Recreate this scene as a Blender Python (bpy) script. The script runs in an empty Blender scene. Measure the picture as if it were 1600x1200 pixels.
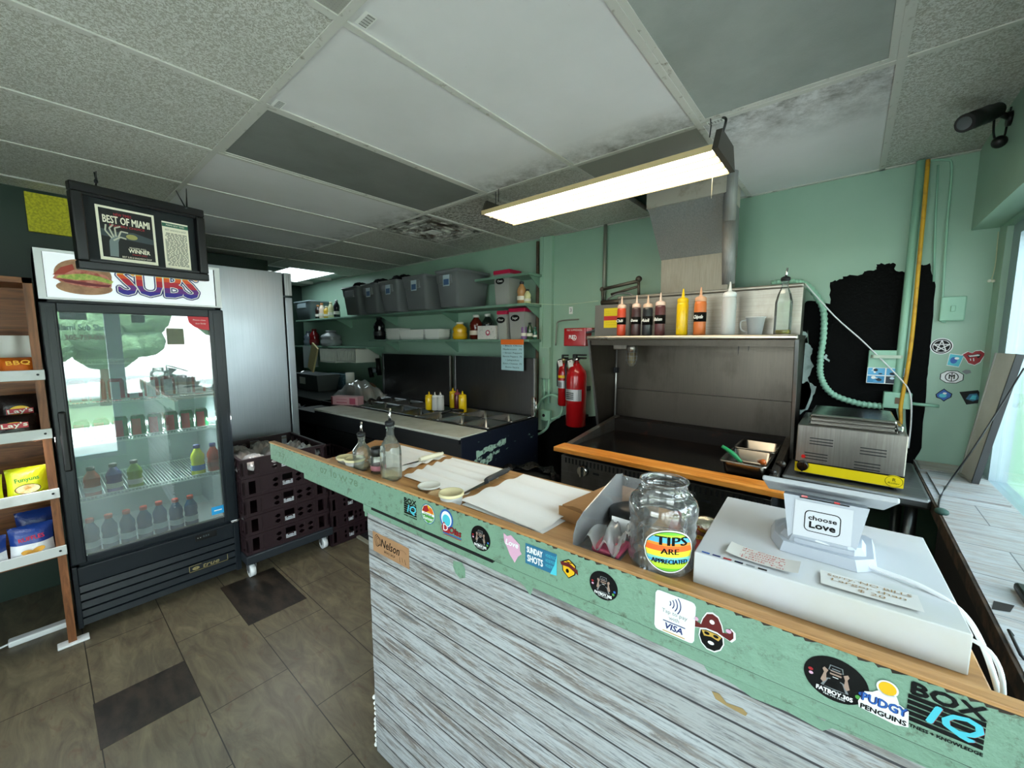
import bpy, bmesh, math, random
from mathutils import Vector, Matrix
R = math.radians
random.seed(7)
sc = bpy.context.scene
C = sc.collection

# ---------------------------------------------------------------- camera
F = 626.0; PITCH = R(6.2); YAW = R(40.1); EYE = 1.55
cd = bpy.data.cameras.new('camera'); cam = bpy.data.objects.new('camera', cd); C.objects.link(cam)
cd.sensor_width = 36.0; cd.lens = F/1600*36.0; cd.clip_start = 0.02; cd.clip_end = 200
cam.location = (0, 0, EYE); cam.rotation_euler = (R(90)-PITCH, 0, YAW)
sc.camera = cam

# ---------------------------------------------------------------- world, sun, exposure
w = bpy.data.worlds.new('World'); sc.world = w; w.use_nodes = True
wt = w.node_tree; wt.nodes.clear()
wo = wt.nodes.new('ShaderNodeOutputWorld'); wb = wt.nodes.new('ShaderNodeBackground')
tc = wt.nodes.new('ShaderNodeTexCoord'); sp = wt.nodes.new('ShaderNodeSeparateXYZ'); rp = wt.nodes.new('ShaderNodeValToRGB')
rp.color_ramp.elements[0].position = 0.0; rp.color_ramp.elements[0].color = (1.0, 0.94, 0.965, 1)
rp.color_ramp.elements[1].position = 0.7; rp.color_ramp.elements[1].color = (0.80, 0.88, 1.0, 1)
wt.links.new(tc.outputs['Generated'], sp.inputs[0]); wt.links.new(sp.outputs['Z'], rp.inputs[0])
wt.links.new(rp.outputs[0], wb.inputs[0]); wt.links.new(wb.outputs[0], wo.inputs[0])
wb.inputs[1].default_value = 3.4
sd = bpy.data.lights.new('sun', 'SUN'); sun = bpy.data.objects.new('sun', sd); C.objects.link(sun)
sd.energy = 7.0; sd.angle = R(2); sd.color = (1, .96, .9)
sun.rotation_euler = (R(12), R(-32), 0)      # high, from behind the building: it lights the pavement outside only
def portal(loc, rot, sx, sy):
    d = bpy.data.lights.new('window_daylight', 'AREA'); d.shape = 'RECTANGLE'; d.size = sx; d.size_y = sy
    d.cycles.is_portal = True
    o = bpy.data.objects.new('window_daylight', d); C.objects.link(o); o.location = loc; o.rotation_euler = rot
portal((0.56, 1.7, 1.49), (0, R(90), 0), 1.12, 2.2)
portal((0.56, -0.9, 1.14), (0, R(90), 0), 1.84, 2.7)
portal((-.65, -2.66, 1.2), (R(90), 0, 0), 1.7, 1.8)
sc.view_settings.view_transform = 'Standard'; sc.view_settings.look = 'None'
sc.view_settings.gamma = 1.0; sc.view_settings.use_curve_mapping = False
sc.view_settings.exposure = 1.85
sc.cycles.use_denoising = True
sc.cycles.max_bounces = 12; sc.cycles.diffuse_bounces = 6; sc.cycles.glossy_bounces = 5
sc.cycles.transmission_bounces = 10; sc.cycles.transparent_max_bounces = 16
sc.cycles.sample_clamp_indirect = 6.0; sc.cycles.caustics_reflective = False; sc.cycles.caustics_refractive = False

# ---------------------------------------------------------------- measuring: a point of the photograph onto a known plane
_f = Vector((-math.sin(YAW)*math.cos(PITCH), math.cos(YAW)*math.cos(PITCH), -math.sin(PITCH)))
_r = Vector((math.cos(YAW), math.sin(YAW), 0)); _u = _r.cross(_f); _c = Vector((0, 0, EYE))
def ray(x, y): return _f + _r*((x-800)/F) - _u*((y-600)/F)
def PX(x, y, X): d = ray(x, y); return _c + d*(X/d.x)
def PY(x, y, Y): d = ray(x, y); return _c + d*(Y/d.y)
def PZ(x, y, Z): d = ray(x, y); return _c + d*((Z-EYE)/d.z)

# ---------------------------------------------------------------- materials
def lin(h):
    if isinstance(h, (tuple, list)): return tuple(h)
    h = h.lstrip('#'); v = [int(h[i:i+2], 16)/255 for i in (0, 2, 4)]
    return tuple(x/12.92 if x <= .04045 else ((x+.055)/1.055)**2.4 for x in v)
MC = {}
def N(t, k, **kw):
    n = t.nodes.new(k)
    for a, b in kw.items():
        if a.startswith('_'): setattr(n, a[1:], b)
        else: n.inputs[a.replace('__', ' ')].default_value = b
    return n
def ramp(t, fac, stops):
    r = t.nodes.new('ShaderNodeValToRGB'); e = r.color_ramp.elements
    while len(e) < len(stops): e.new(0.5)
    for i, (p, c) in enumerate(stops): e[i].position = p; e[i].color = (*lin(c), 1) if not isinstance(c, float) else (c, c, c, 1)
    t.links.new(fac, r.inputs[0]); return r.outputs[0]
def mixc(t, a, b, fac, blend='MIX'):
    m = t.nodes.new('ShaderNodeMix'); m.data_type = 'RGBA'; m.blend_type = blend
    for s, v in ((6, a), (7, b), (0, fac)):
        if hasattr(v, 'links'): t.links.new(v, m.inputs[s])
        else: m.inputs[s].default_value = v if s == 0 else (*lin(v), 1)
    return m.outputs[2]
def coords(t, scale=(1, 1, 1), loc=(0, 0, 0), rot=(0, 0, 0), kind='Object'):
    c = t.nodes.new('ShaderNodeTexCoord'); m = t.nodes.new('ShaderNodeMapping')
    m.inputs['Scale'].default_value = scale; m.inputs['Location'].default_value = loc; m.inputs['Rotation'].default_value = rot
    t.links.new(c.outputs[kind], m.inputs[0]); return m.outputs[0]
def noise(t, vec, scale, detail=4, rough=.6, dist=0):
    n = N(t, 'ShaderNodeTexNoise', Scale=scale, Detail=detail, Roughness=rough, Distortion=dist); t.links.new(vec, n.inputs['Vector']); return n.outputs['Fac']
def base(name):
    m = bpy.data.materials.new(name); m.use_nodes = True; t = m.node_tree; b = t.nodes['Principled BSDF']; return m, t, b
def bump(t, b, h, strength=.3, dist=.01):
    n = N(t, 'ShaderNodeBump', Strength=strength, Distance=dist); t.links.new(h, n.inputs['Height']); t.links.new(n.outputs[0], b.inputs['Normal'])
def mat(name, col='808080', rough=.5, metal=0., var=None, bmp=None, emit=None, alpha=None, trans=None, ior=1.45, coat=0., spec=None):
    if name in MC: return MC[name]
    m, t, b = base(name); b.inputs['Roughness'].default_value = rough; b.inputs['Metallic'].default_value = metal
    b.inputs['Base Color'].default_value = (*lin(col), 1); b.inputs['IOR'].default_value = ior
    if var:                                     # (scale, second colour, low, high)
        v = coords(t, var[4] if len(var) > 4 else (1, 1, 1))
        r = ramp(t, noise(t, v, var[0], 6), [(var[2], col), (var[3], var[1])]); t.links.new(r, b.inputs['Base Color'])
    if bmp: bump(t, b, noise(t, coords(t), bmp[0], 5), bmp[1], bmp[2] if len(bmp) > 2 else .005)
    if emit: b.inputs['Emission Color'].default_value = (*lin(emit[0]), 1); b.inputs['Emission Strength'].default_value = emit[1]
    if alpha is not None: b.inputs['Alpha'].default_value = alpha
    if trans: b.inputs['Transmission Weight'].default_value = trans
    if coat: b.inputs['Coat Weight'].default_value = coat; b.inputs['Coat Roughness'].default_value = .1
    if spec is not None: b.inputs['Specular IOR Level'].default_value = spec
    MC[name] = m; return m
def thinglass(name, tint='ffffff', rough=0., refl=1.0, film=0.):
    """clear sheet: light goes straight through, the surface mirrors by Fresnel"""
    if name in MC: return MC[name]
    m = bpy.data.materials.new(name); m.use_nodes = True; t = m.node_tree; t.nodes.clear()
    o = N(t, 'ShaderNodeOutputMaterial'); tr = N(t, 'ShaderNodeBsdfTransparent', Color=(*lin(tint), 1)); gl = N(t, 'ShaderNodeBsdfGlossy', Roughness=rough)
    fr = N(t, 'ShaderNodeFresnel', IOR=1.5); mx = N(t, 'ShaderNodeMixShader'); k = N(t, 'ShaderNodeMath', _operation='MULTIPLY'); k.inputs[1].default_value = refl
    t.links.new(fr.outputs[0], k.inputs[0]); t.links.new(k.outputs[0], mx.inputs[0]); t.links.new(tr.outputs[0], mx.inputs[1]); t.links.new(gl.outputs[0], mx.inputs[2])
    last = mx.outputs[0]
    if film:
        df = N(t, 'ShaderNodeBsdfDiffuse', Color=(.8, .8, .8, 1)); m2 = N(t, 'ShaderNodeMixShader', Fac=film); t.links.new(last, m2.inputs[1]); t.links.new(df.outputs[0], m2.inputs[2]); last = m2.outputs[0]
    t.links.new(last, o.inputs[0]); MC[name] = m; return m
def steel(name, col='b4b6b8', rough=.3, axis='z', streak='8e9092', stain=None, metal=1.0):
    if name in MC: return MC[name]
    m, t, b = base(name); b.inputs['Metallic'].default_value = metal
    s = {'z': (60, 60, 1.2), 'x': (1.2, 60, 60), 'y': (60, 1.2, 60)}[axis]
    n = noise(t, coords(t, s), 3.0, 4); n2 = noise(t, coords(t), 2.2, 5)
    c = ramp(t, n, [(.25, streak), (.75, col)]); c = mixc(t, c, streak, ramp(t, n2, [(.45, 0.), (.8, .7)]))
    if stain: c = mixc(t, c, stain, ramp(t, noise(t, coords(t, (1, 1, .4)), 5, 6, .7), [(.5, 0.), (.75, .75)]))
    t.links.new(c, b.inputs['Base Color'])
    r = N(t, 'ShaderNodeMapRange'); r.inputs[3].default_value = rough-.08; r.inputs[4].default_value = rough+.16
    t.links.new(n2, r.inputs[0]); t.links.new(r.outputs[0], b.inputs['Roughness']); bump(t, b, n, .06, .002)
    MC[name] = m; return m
def wood(name, a, b_, c, axis='x', rough=.5, scale=1.0):
    if name in MC: return MC[name]
    m, t, b = base(name); s = {'x': (1.2, 14, 14), 'y': (14, 1.2, 14), 'z': (14, 14, 1.2)}[axis]
    n = noise(t, coords(t, tuple(q*scale for q in s)), 3, 7, .65, 1.0)
    col = ramp(t, n, [(.3, a), (.5, b_), (.72, c)]); t.links.new(col, b.inputs['Base Color'])
    b.inputs['Roughness'].default_value = rough; bump(t, b, n, .15, .003); MC[name] = m; return m
def planks(name, w_, h_, rot=(0, 0, 0), joint='4a4a4c', dark='83858a', warm='a99a8c', light='e2e8ea', kind='Object', mortar=.0016):
    """distressed whitewashed plank laminate; joints run along the mapped x axis"""
    if name in MC: return MC[name]
    m, t, b = base(name); v = coords(t, rot=rot, kind=kind)
    br = N(t, 'ShaderNodeTexBrick', _offset=.37, Scale=1.0, Mortar__Size=mortar, Mortar__Smooth=.1, Bias=0.0, Brick__Width=w_, Row__Height=h_)
    br.inputs['Color1'].default_value = (.2, .2, .2, 1); br.inputs['Color2'].default_value = (.8, .8, .8, 1); br.inputs['Mortar'].default_value = (.5, .5, .5, 1)
    t.links.new(v, br.inputs['Vector'])
    n1 = noise(t, coords(t, (3, 26, 26) if kind == 'Object' else (3, 26, 1), rot=(0, 0, 0)) if False else _st(t, v, (3.0, 34, 34)), 1.5, 10, .74, .5)
    n2 = noise(t, _st(t, v, (1.6, 5, 5)), 2.0, 6, .7); n3 = noise(t, _st(t, v, (9, 110, 110)), 1.6, 6, .75)
    c = ramp(t, n1, [(.34, dark), (.45, warm), (.52, 'b3b7ba'), (.64, light)])
    c = mixc(t, c, light, ramp(t, n2, [(.38, 0.), (.62, .75)]))
    c = mixc(t, c, dark, ramp(t, n3, [(.5, 0.), (.64, .75)]))
    tone = mixc(t, 'cfc9c2', 'ffffff', br.outputs['Color']); c = mixc(t, c, tone, .8, 'MULTIPLY')
    c = mixc(t, c, joint, br.outputs['Fac']); t.links.new(c, b.inputs['Base Color']); b.inputs['Roughness'].default_value = .5
    MC[name] = m; return m
def _st(t, v, s):
    m = t.nodes.new('ShaderNodeMapping'); m.inputs['Scale'].default_value = s; t.links.new(v, m.inputs[0]); return m.outputs[0]

# ---------------------------------------------------------------- mesh building
def frame(o, x, y=None, n=None):
    """matrix with origin o, local x along x, local y near y, local z the normal"""
    x = Vector(x).normalized()
    if y is not None: z = x.cross(Vector(y)).normalized()
    else: z = Vector(n).normalized()
    y = z.cross(x)
    return Matrix(((x.x, y.x, z.x, o[0]), (x.y, y.y, z.y, o[1]), (x.z, y.z, z.z, o[2]), (0, 0, 0, 1)))
_tx = {}
def text_mesh(s, spacing=1.0):
    k = (s, spacing)
    if k not in _tx:
        c = bpy.data.curves.new('t', 'FONT'); c.body = s; c.size = 1.0; c.resolution_u = 2; c.space_character = spacing; c.align_x = 'CENTER'; c.align_y = 'CENTER'
        o = bpy.data.objects.new('t', c); me = bpy.data.meshes.new_from_object(o)
        vs = [v.co.copy() for v in me.vertices]; fs = [tuple(p.vertices) for p in me.polygons]
        bpy.data.objects.remove(o); bpy.data.meshes.remove(me); bpy.data.curves.remove(c)
        if vs:
            w_ = max(v.x for v in vs)-min(v.x for v in vs)
        else: w_ = 1
        _tx[k] = (vs, fs, w_)
    return _tx[k]
class MB:
    def __init__(s): s.v = []; s.f = []; s.m = []; s.sm = []
    def add(s, vs, fs, mi=0, smooth=False, M=None):
        n = len(s.v)
        for p in vs:
            p = Vector(p); s.v.append(M @ p if M is not None else p)
        for f in fs: s.f.append([i+n for i in f]); s.m.append(mi); s.sm.append(smooth)
        return s
    def box(s, a, b, mi=0, M=None, bev=0):
        x0, y0, z0 = a; x1, y1, z1 = b
        if x1 < x0: x0, x1 = x1, x0
        if y1 < y0: y0, y1 = y1, y0
        if z1 < z0: z0, z1 = z1, z0
        if bev:
            bm = bmesh.new(); bmesh.ops.create_cube(bm, size=1)
            for v in bm.verts: v.co = Vector(((x0+x1)/2+v.co.x*(x1-x0), (y0+y1)/2+v.co.y*(y1-y0), (z0+z1)/2+v.co.z*(z1-z0)))
            bmesh.ops.bevel(bm, geom=bm.edges[:], offset=bev, segments=2, affect='EDGES', profile=.5); bm.verts.index_update()
            s.add([v.co.copy() for v in bm.verts], [[v.index for v in f.verts] for f in bm.faces], mi, False, M); bm.free(); return s
        return s.add([(x0, y0, z0), (x1, y0, z0), (x1, y1, z0), (x0, y1, z0), (x0, y0, z1), (x1, y0, z1), (x1, y1, z1), (x0, y1, z1)],
                     [(0, 3, 2, 1), (4, 5, 6, 7), (0, 1, 5, 4), (1, 2, 6, 5), (2, 3, 7, 6), (3, 0, 4, 7)], mi, False, M)
    def hexa(s, lo, hi, mi=0, M=None, smooth=False):
        """two matching loops joined into a closed solid"""
        n = len(lo); fs = [tuple(range(n))[::-1], tuple(range(n, 2*n))] + [(i, (i+1) % n, n+(i+1) % n, n+i) for i in range(n)]
        return s.add(list(lo)+list(hi), fs, mi, smooth, M)
    def prism(s, pts, d, mi=0, M=None):
        """outline in local xy, extruded to local z = d"""
        return s.hexa([(p[0], p[1], 0) for p in pts], [(p[0], p[1], d) for p in pts], mi, M)
    def lathe(s, prof, o=(0, 0, 0), n=20, mi=0, M=None, smooth=True, cap=True, sx=1, sy=1):
        vs = []; fs = []
        for r, z in prof:
            for k in range(n): a = 2*math.pi*k/n; vs.append((o[0]+r*sx*math.cos(a), o[1]+r*sy*math.sin(a), o[2]+z))
        for i in range(len(prof)-1):
            for k in range(n): q = (k+1) % n; fs.append((i*n+k, i*n+q, (i+1)*n+q, (i+1)*n+k))
        if cap: fs.append(tuple(range(n))[::-1]); fs.append(tuple(range((len(prof)-1)*n, len(prof)*n)))
        return s.add(vs, fs, mi, smooth, M)
    def cyl(s, a, b, r, n=12, mi=0, r2=None, smooth=True):
        a = Vector(a); b = Vector(b); d = b-a; z = d.normalized(); x = z.orthogonal().normalized(); y = z.cross(x); r2 = r if r2 is None else r2; vs = []
        for q, rr in ((a, r), (b, r2)):
            for k in range(n): t = 2*math.pi*k/n; vs.append(q+x*rr*math.cos(t)+y*rr*math.sin(t))
        fs = [(k, (k+1) % n, n+(k+1) % n, n+k) for k in range(n)]
        s.add(vs, fs, mi, smooth); return s.add([], [], mi)._caps(len(s.v)-2*n, n, mi)
    def _caps(s, i, n, mi):
        s.f.append([i+k for k in range(n)][::-1]); s.m.append(mi); s.sm.append(False)
        s.f.append([i+n+k for k in range(n)]); s.m.append(mi); s.sm.append(False); return s
    def tube(s, pts, r, n=8, mi=0, sub=0):
        P = [Vector(p) for p in pts]
        if sub:
            Q = []
            for i in range(len(P)-1):
                p0 = P[max(i-1, 0)]; p1 = P[i]; p2 = P[i+1]; p3 = P[min(i+2, len(P)-1)]
                for k in range(sub):
                    t = k/sub; Q.append(.5*((2*p1)+(p2-p0)*t+(2*p0-5*p1+4*p2-p3)*t*t+(3*p1-p0-3*p2+p3)*t**3))
            if isinstance(r, list) and len(r) == len(P): r = [r[min(i//sub, len(r)-1)]+(r[min(i//sub+1, len(r)-1)]-r[min(i//sub, len(r)-1)])*(i % sub)/sub for i in range(len(Q)+1)]
            P = Q+[P[-1]]
        vs = []; fs = []; x = None
        for i, p in enumerate(P):
            d = (P[min(i+1, len(P)-1)]-P[max(i-1, 0)]).normalized()
            x = d.orthogonal().normalized() if x is None else (x-d*x.dot(d)).normalized()
            y = d.cross(x); rr = r[i] if isinstance(r, list) else r
            for k in range(n): t = 2*math.pi*k/n; vs.append(p+x*rr*math.cos(t)+y*rr*math.sin(t))
        L = len(P)
        for i in range(L-1):
            for k in range(n): q = (k+1) % n; fs.append((i*n+k, i*n+q, (i+1)*n+q, (i+1)*n+k))
        fs.append(tuple(range(n))[::-1]); fs.append(tuple(range((L-1)*n, L*n)))
        return s.add(vs, fs, mi, True)
    def poly(s, pts, mi=0, M=None, z=0.):
        return s.add([(p[0], p[1], z) for p in pts], [tuple(range(len(pts)))], mi, False, M)
    def rect(s, x0, y0, x1, y1, mi=0, M=None, z=0.): return s.poly([(x0, y0), (x1, y0), (x1, y1), (x0, y1)], mi, M, z)
    def disc(s, x, y, rx, ry=None, mi=0, M=None, z=0., n=32, a=0.):
        ry = ry or rx; ca, sa = math.cos(a), math.sin(a)
        return s.poly([(x+rx*math.cos(2*math.pi*k/n)*ca-ry*math.sin(2*math.pi*k/n)*sa, y+rx*math.cos(2*math.pi*k/n)*sa+ry*math.sin(2*math.pi*k/n)*ca) for k in range(n)], mi, M, z)
    def ring(s, x, y, r0, r1, mi=0, M=None, z=0., n=32, a0=0, a1=2*math.pi, k=1.0):
        vs = []; fs = []; m = n+1
        for i in range(m):
            a = a0+(a1-a0)*i/n; vs += [(x+r0*math.cos(a), y+k*r0*math.sin(a), z), (x+r1*math.cos(a), y+k*r1*math.sin(a), z)]
        for i in range(n): fs.append((2*i, 2*i+1, 2*i+3, 2*i+2))
        return s.add(vs, fs, mi, False, M)
    def line(s, pts, wd, mi=0, M=None, z=0.):
        for (x0, y0), (x1, y1) in zip(pts[:-1], pts[1:]):
            L = math.hypot(x1-x0, y1-y0) or 1e-6; nx, ny = -(y1-y0)/L*wd/2, (x1-x0)/L*wd/2
            s.poly([(x0-nx, y0-ny), (x1-nx, y1-ny), (x1+nx, y1+ny), (x0+nx, y0+ny)], mi, M, z)
        return s
    def text(s, body, x, y, h, mi=0, M=None, z=0., width=None, rot=0., shear=0., bold=0., spacing=1.0, wrap=None):
        vs, fs, w_ = text_mesh(body, spacing); k = h/.72; kx = k if width is None else width/w_
        ca, sa = math.cos(rot), math.sin(rot)
        for dx, dy in ([(0, 0)] if not bold else [(0, 0), (bold, 0), (-bold, 0), (0, bold), (0, -bold)]):
            q = []
            for v in vs:
                a, b = v.x*kx+shear*v.y*k+dx, v.y*k+dy; q.append((x+a*ca-b*sa, y+a*sa+b*ca, z))
                z += 0
            s.add(q, fs, mi, False, M); z += 2e-5
        return s
    def grid(s, fn, nu, nv, mi=0, smooth=True, M=None):
        vs = [fn(i/nu, j/nv) for j in range(nv+1) for i in range(nu+1)]
        fs = [(j*(nu+1)+i, j*(nu+1)+i+1, (j+1)*(nu+1)+i+1, (j+1)*(nu+1)+i) for j in range(nv) for i in range(nu)]
        return s.add(vs, fs, mi, smooth, M)
    def ball(s, c, r, n=12, mi=0, s3=(1, 1, 1), M=None):
        prof = [(max(r*math.sin(math.pi*i/n), 1e-4), -r*math.cos(math.pi*i/n)) for i in range(n+1)]
        vs = []; fs = []; m = 2*n
        for rr, z in prof:
            for k in range(m): a = 2*math.pi*k/m; vs.append((c[0]+rr*math.cos(a)*s3[0], c[1]+rr*math.sin(a)*s3[1], c[2]+z*s3[2]))
        for i in range(n):
            for k in range(m): q = (k+1) % m; fs.append((i*m+k, i*m+q, (i+1)*m+q, (i+1)*m+k))
        return s.add(vs, fs, mi, True, M)
    def build(s, name, mats, parent=None, world=False, origin=None, inv=None):
        if not isinstance(mats, (list, tuple)): mats = [mats]
        V = s.v
        if world and parent is not None:
            I = WM(parent).inverted(); V = [I @ p for p in V]
        elif origin is not None:
            o_ = Vector(origin); V = [p-o_ for p in V]
        me = bpy.data.meshes.new(name); me.from_pydata([tuple(p) for p in V], [], s.f)
        for m in mats: me.materials.append(m)
        me.polygons.foreach_set('material_index', s.m); me.polygons.foreach_set('use_smooth', s.sm)
        me.update()
        bm = bmesh.new(); bm.from_mesh(me)
        closed = [f for f in bm.faces]
        bmesh.ops.recalc_face_normals(bm, faces=closed) if inv is None else None
        bm.to_mesh(me); bm.free()
        o = bpy.data.objects.new(name, me); C.objects.link(o)
        if parent is not None: o.parent = parent
        elif origin is not None: o.location = origin
        return o
def WM(o):
    M = Matrix.LocRotScale(o.location, o.rotation_euler, o.scale)
    return WM(o.parent) @ M if o.parent else M
def tag(o, label, cat, group=None):
    o['label'] = label; o['category'] = cat
    if group: o['group'] = group
    return o
def thing(name, label, cat, loc=(0, 0, 0), rz=0., group=None, rot=None):
    o = bpy.data.objects.new(name, None); C.objects.link(o); o.location = loc; o.rotation_euler = rot or (0, 0, rz); o.empty_display_size = .05
    return tag(o, label, cat, group)
def struct(o): o['kind'] = 'structure'; return o
def dup(src, loc, label, rz=None, group=None):
    kids = [c for c in ALLKIDS(src)]
    n = src.copy(); C.objects.link(n); n.location = loc; n['label'] = label
    if rz is not None: n.rotation_euler = (0, 0, rz)
    if group: n['group'] = group
    for c in kids:
        k = c.copy(); C.objects.link(k); k.parent = n
        for g in ALLKIDS(c): h = g.copy(); C.objects.link(h); h.parent = k
    return n
def ALLKIDS(o): return [c for c in list(C.objects) if c.parent == o]
def wob(a=.002): return random.uniform(-a, a)
# ================================================================ shared materials
STEEL = steel('brushed_steel', streak='a5a7a9'); STEELX = steel('brushed_steel_x', axis='x', rough=.28)
DSTEEL = steel('dull_steel', 'a19c94', .34, 'z', '7b766f', '6e675e')
HOODST = steel('hood_steel', '625c54', .36, 'z', '5b564f', '463f38')
GALV = steel('galvanised', '9c9d9c', .55, 'z', '7f8284', '8a857b', .45)
BLACK = mat('black_plastic', '090a0b', .4); BLACKM = mat('black_matt', '0b0c0d', .85)
CHROME = mat('chrome', 'd8d8d8', .15, 1.0); WHITE = mat('white_plastic', 'e8eaec', .35); WHITEM = mat('white_matt', 'e9e9e6', .7)
DARK = mat('dark_metal', '2b2d30', .5, .6); RUBBER = mat('rubber', '17181a', .7); GREYM = mat('grey_metal', '8a8c8e', .45, .7)
RED = mat('red_paint', 'b01318', .25, coat=.4); YEL = mat('yellow_plastic', 'f2c40c', .35); BRASS = mat('gold_trim', 'cfc08a', .3, .8)
PAPER = mat('white_paper', 'f6f5f4', .8, bmp=(9, .25, .01)); KRAFT = mat('kraft_paper', 'b98a5c', .8, var=(14, 'a67a50', .35, .7)); INK = mat('black_ink', '070707', .6, spec=.2)
WINK = mat('white_ink', 'f3f3f0', .6)
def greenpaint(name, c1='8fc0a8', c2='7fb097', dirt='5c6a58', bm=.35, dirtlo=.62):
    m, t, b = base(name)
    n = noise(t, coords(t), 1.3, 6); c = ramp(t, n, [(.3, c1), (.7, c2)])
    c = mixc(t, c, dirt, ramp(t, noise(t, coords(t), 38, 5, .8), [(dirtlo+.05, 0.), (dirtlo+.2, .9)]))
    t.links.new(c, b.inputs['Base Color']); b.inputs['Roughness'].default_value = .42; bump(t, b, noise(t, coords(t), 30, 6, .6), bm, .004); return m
GREEN = greenpaint('green_wall_paint', '9fbfac', '93b5a1', bm=.15, dirtlo=.68)
GREENT = greenpaint('green_trim_paint', '7fa390', '74987f', '55604f', 1.2, .50)
BLKPAINT = mat('black_wall_paint', '020303', .8, bmp=(60, .5, .003), spec=.15)

# ================================================================ the room
CE = 2.43; WB = 2.92; WL = -3.76; WF = -7.0; WR = .49; WN = -2.66
# floor: slate-look vinyl tiles, two odd dark ones
m, t, b = base('slate_vinyl_tiles'); v = coords(t, loc=(.11, -.04, 0))
br = N(t, 'ShaderNodeTexBrick', _offset=.5, Scale=1.0, Mortar__Size=.0022, Mortar__Smooth=.2, Bias=0., Brick__Width=.61, Row__Height=.305)
br.inputs['Color1'].default_value = (.3, .3, .3, 1); br.inputs['Color2'].default_value = (.7, .7, .7, 1); t.links.new(v, br.inputs['Vector'])
n1 = noise(t, _st(t, v, (2.2, 7, 1)), 1.6, 9, .66, 1.5); n2 = noise(t, v, 2.6, 5); n3 = noise(t, _st(t, v, (3, 6, 1)), 3, 4, .5, 2)
c = ramp(t, n1, [(.25, '483f33'), (.45, '5e5545'), (.6, '6c634f'), (.78, '7f7660')])
c = mixc(t, c, '5d4636', ramp(t, n3, [(.6, 0.), (.72, .55)])); c = mixc(t, c, '4c4a40', ramp(t, n2, [(.5, 0.), (.8, .5)]))
c = mixc(t, c, '26221c', br.outputs['Fac']); t.links.new(c, b.inputs['Base Color']); b.inputs['Roughness'].default_value = .42; b.inputs['Specular IOR Level'].default_value = .35
bump(t, b, n1, .25, .004); FLOORM = m
o = MB().box((WF-.1, WN-.1, -.06), (WR+.1, WB+.1, 0)).build('floor', FLOORM); struct(o)
SLATE = mat('dark_slate_tile', '201d1a', .38, var=(6, '382f28', .4, .62, (1.2, 3, 1)), bmp=(9, .4, .004))
fm = MB().box((-2.375, .035, 0), (-2.075, .345, .0015), bev=.0005).box((-2.93, .628, 0), (-2.41, .935, .0015), bev=.0005).build('dark_tiles', SLATE, o)
fm['label'] = 'two darker slate tiles among the olive ones'
# ceiling
m, t, b = base('acoustic_tile'); v = coords(t)
n1 = noise(t, v, 120, 3, .6, 1.2); n2 = noise(t, v, 2.3, 4)
c = ramp(t, n1, [(.45, 'b5b2a8'), (.55, 'dfdeda')]); c = mixc(t, c, '8d805f', ramp(t, n2, [(.62, 0.), (.85, .5)]))
sxyz = N(t, 'ShaderNodeSeparateXYZ'); t.links.new(v, sxyz.inputs[0])
ng = noise(t, v, 46, 4, .8)
gr = N(t, 'ShaderNodeVectorMath', _operation='DISTANCE'); t.links.new(v, gr.inputs[0]); gr.inputs[1].default_value = (-2.35, 2.2, CE)
g1 = ramp(t, gr.outputs['Value'], [(.25, .85), (1.0, 0.)]); g2 = mixc(t, '000000', g1, ramp(t, ng, [(.42, 0.), (.62, 1.)]))
c = mixc(t, c, '3c2a1a', g2)
t.links.new(c, b.inputs['Base Color']); b.inputs['Roughness'].default_value = .9; bump(t, b, n1, .7, .004); ACOU = m
m, t, b = base('smooth_ceiling_tile'); v = coords(t); n2 = noise(t, v, 1.6, 5); ns = noise(t, _st(t, v, (60, 25, 1)), 1.2, 4, .7)
c = ramp(t, n2, [(.3, 'eceaec'), (.8, 'dddbdc')]); c = mixc(t, c, '6b6558', ramp(t, ns, [(.7, 0.), (.8, .6)]))
gx = N(t, 'ShaderNodeSeparateXYZ'); t.links.new(v, gx.inputs[0])
ed = N(t, 'ShaderNodeMapRange'); ed.inputs[1].default_value = 1.62; ed.inputs[2].default_value = 1.86; t.links.new(gx.outputs['Y'], ed.inputs[0])
ed2 = N(t, 'ShaderNodeMapRange'); ed2.inputs[1].default_value = 2.3; ed2.inputs[2].default_value = 1.86; t.links.new(gx.outputs['Y'], ed2.inputs[0])
em = N(t, 'ShaderNodeMath', _operation='MULTIPLY'); t.links.new(ed.outputs[0], em.inputs[0]); t.links.new(ed2.outputs[0], em.inputs[1])
em2 = N(t, 'ShaderNodeMath', _operation='MULTIPLY'); t.links.new(em.outputs[0], em2.inputs[0]); t.links.new(ramp(t, noise(t, v, 9, 8, .8), [(.4, 0.), (.7, 1.)]), em2.inputs[1])
c = mixc(t, c, '4a3e2c', em2.outputs[0])
t.links.new(c, b.inputs['Base Color']); b.inputs['Roughness'].default_value = .7; SMOOTHT = m
TBAR = mat('ceiling_grid_metal', 'd2d0ca', .5, var=(30, '7d7363', .6, .75))
VOID = mat('void_dark', '0d0b0a', 1.)
XL = [.06-.602*k for k in range(0, 13)]; YL = [-3.04+1.22*k for k in range(0, 5)]+[WB+.02]   # -3.04 -1.82 -.6 .62 1.84 2.94
cb = MB(); HOLES = []
def ctile(x0, x1, y0, y1, mi, z=CE): cb.box((x0, y0, z), (x1, y1, z+.015), mi)
xs = [.62]+XL
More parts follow.
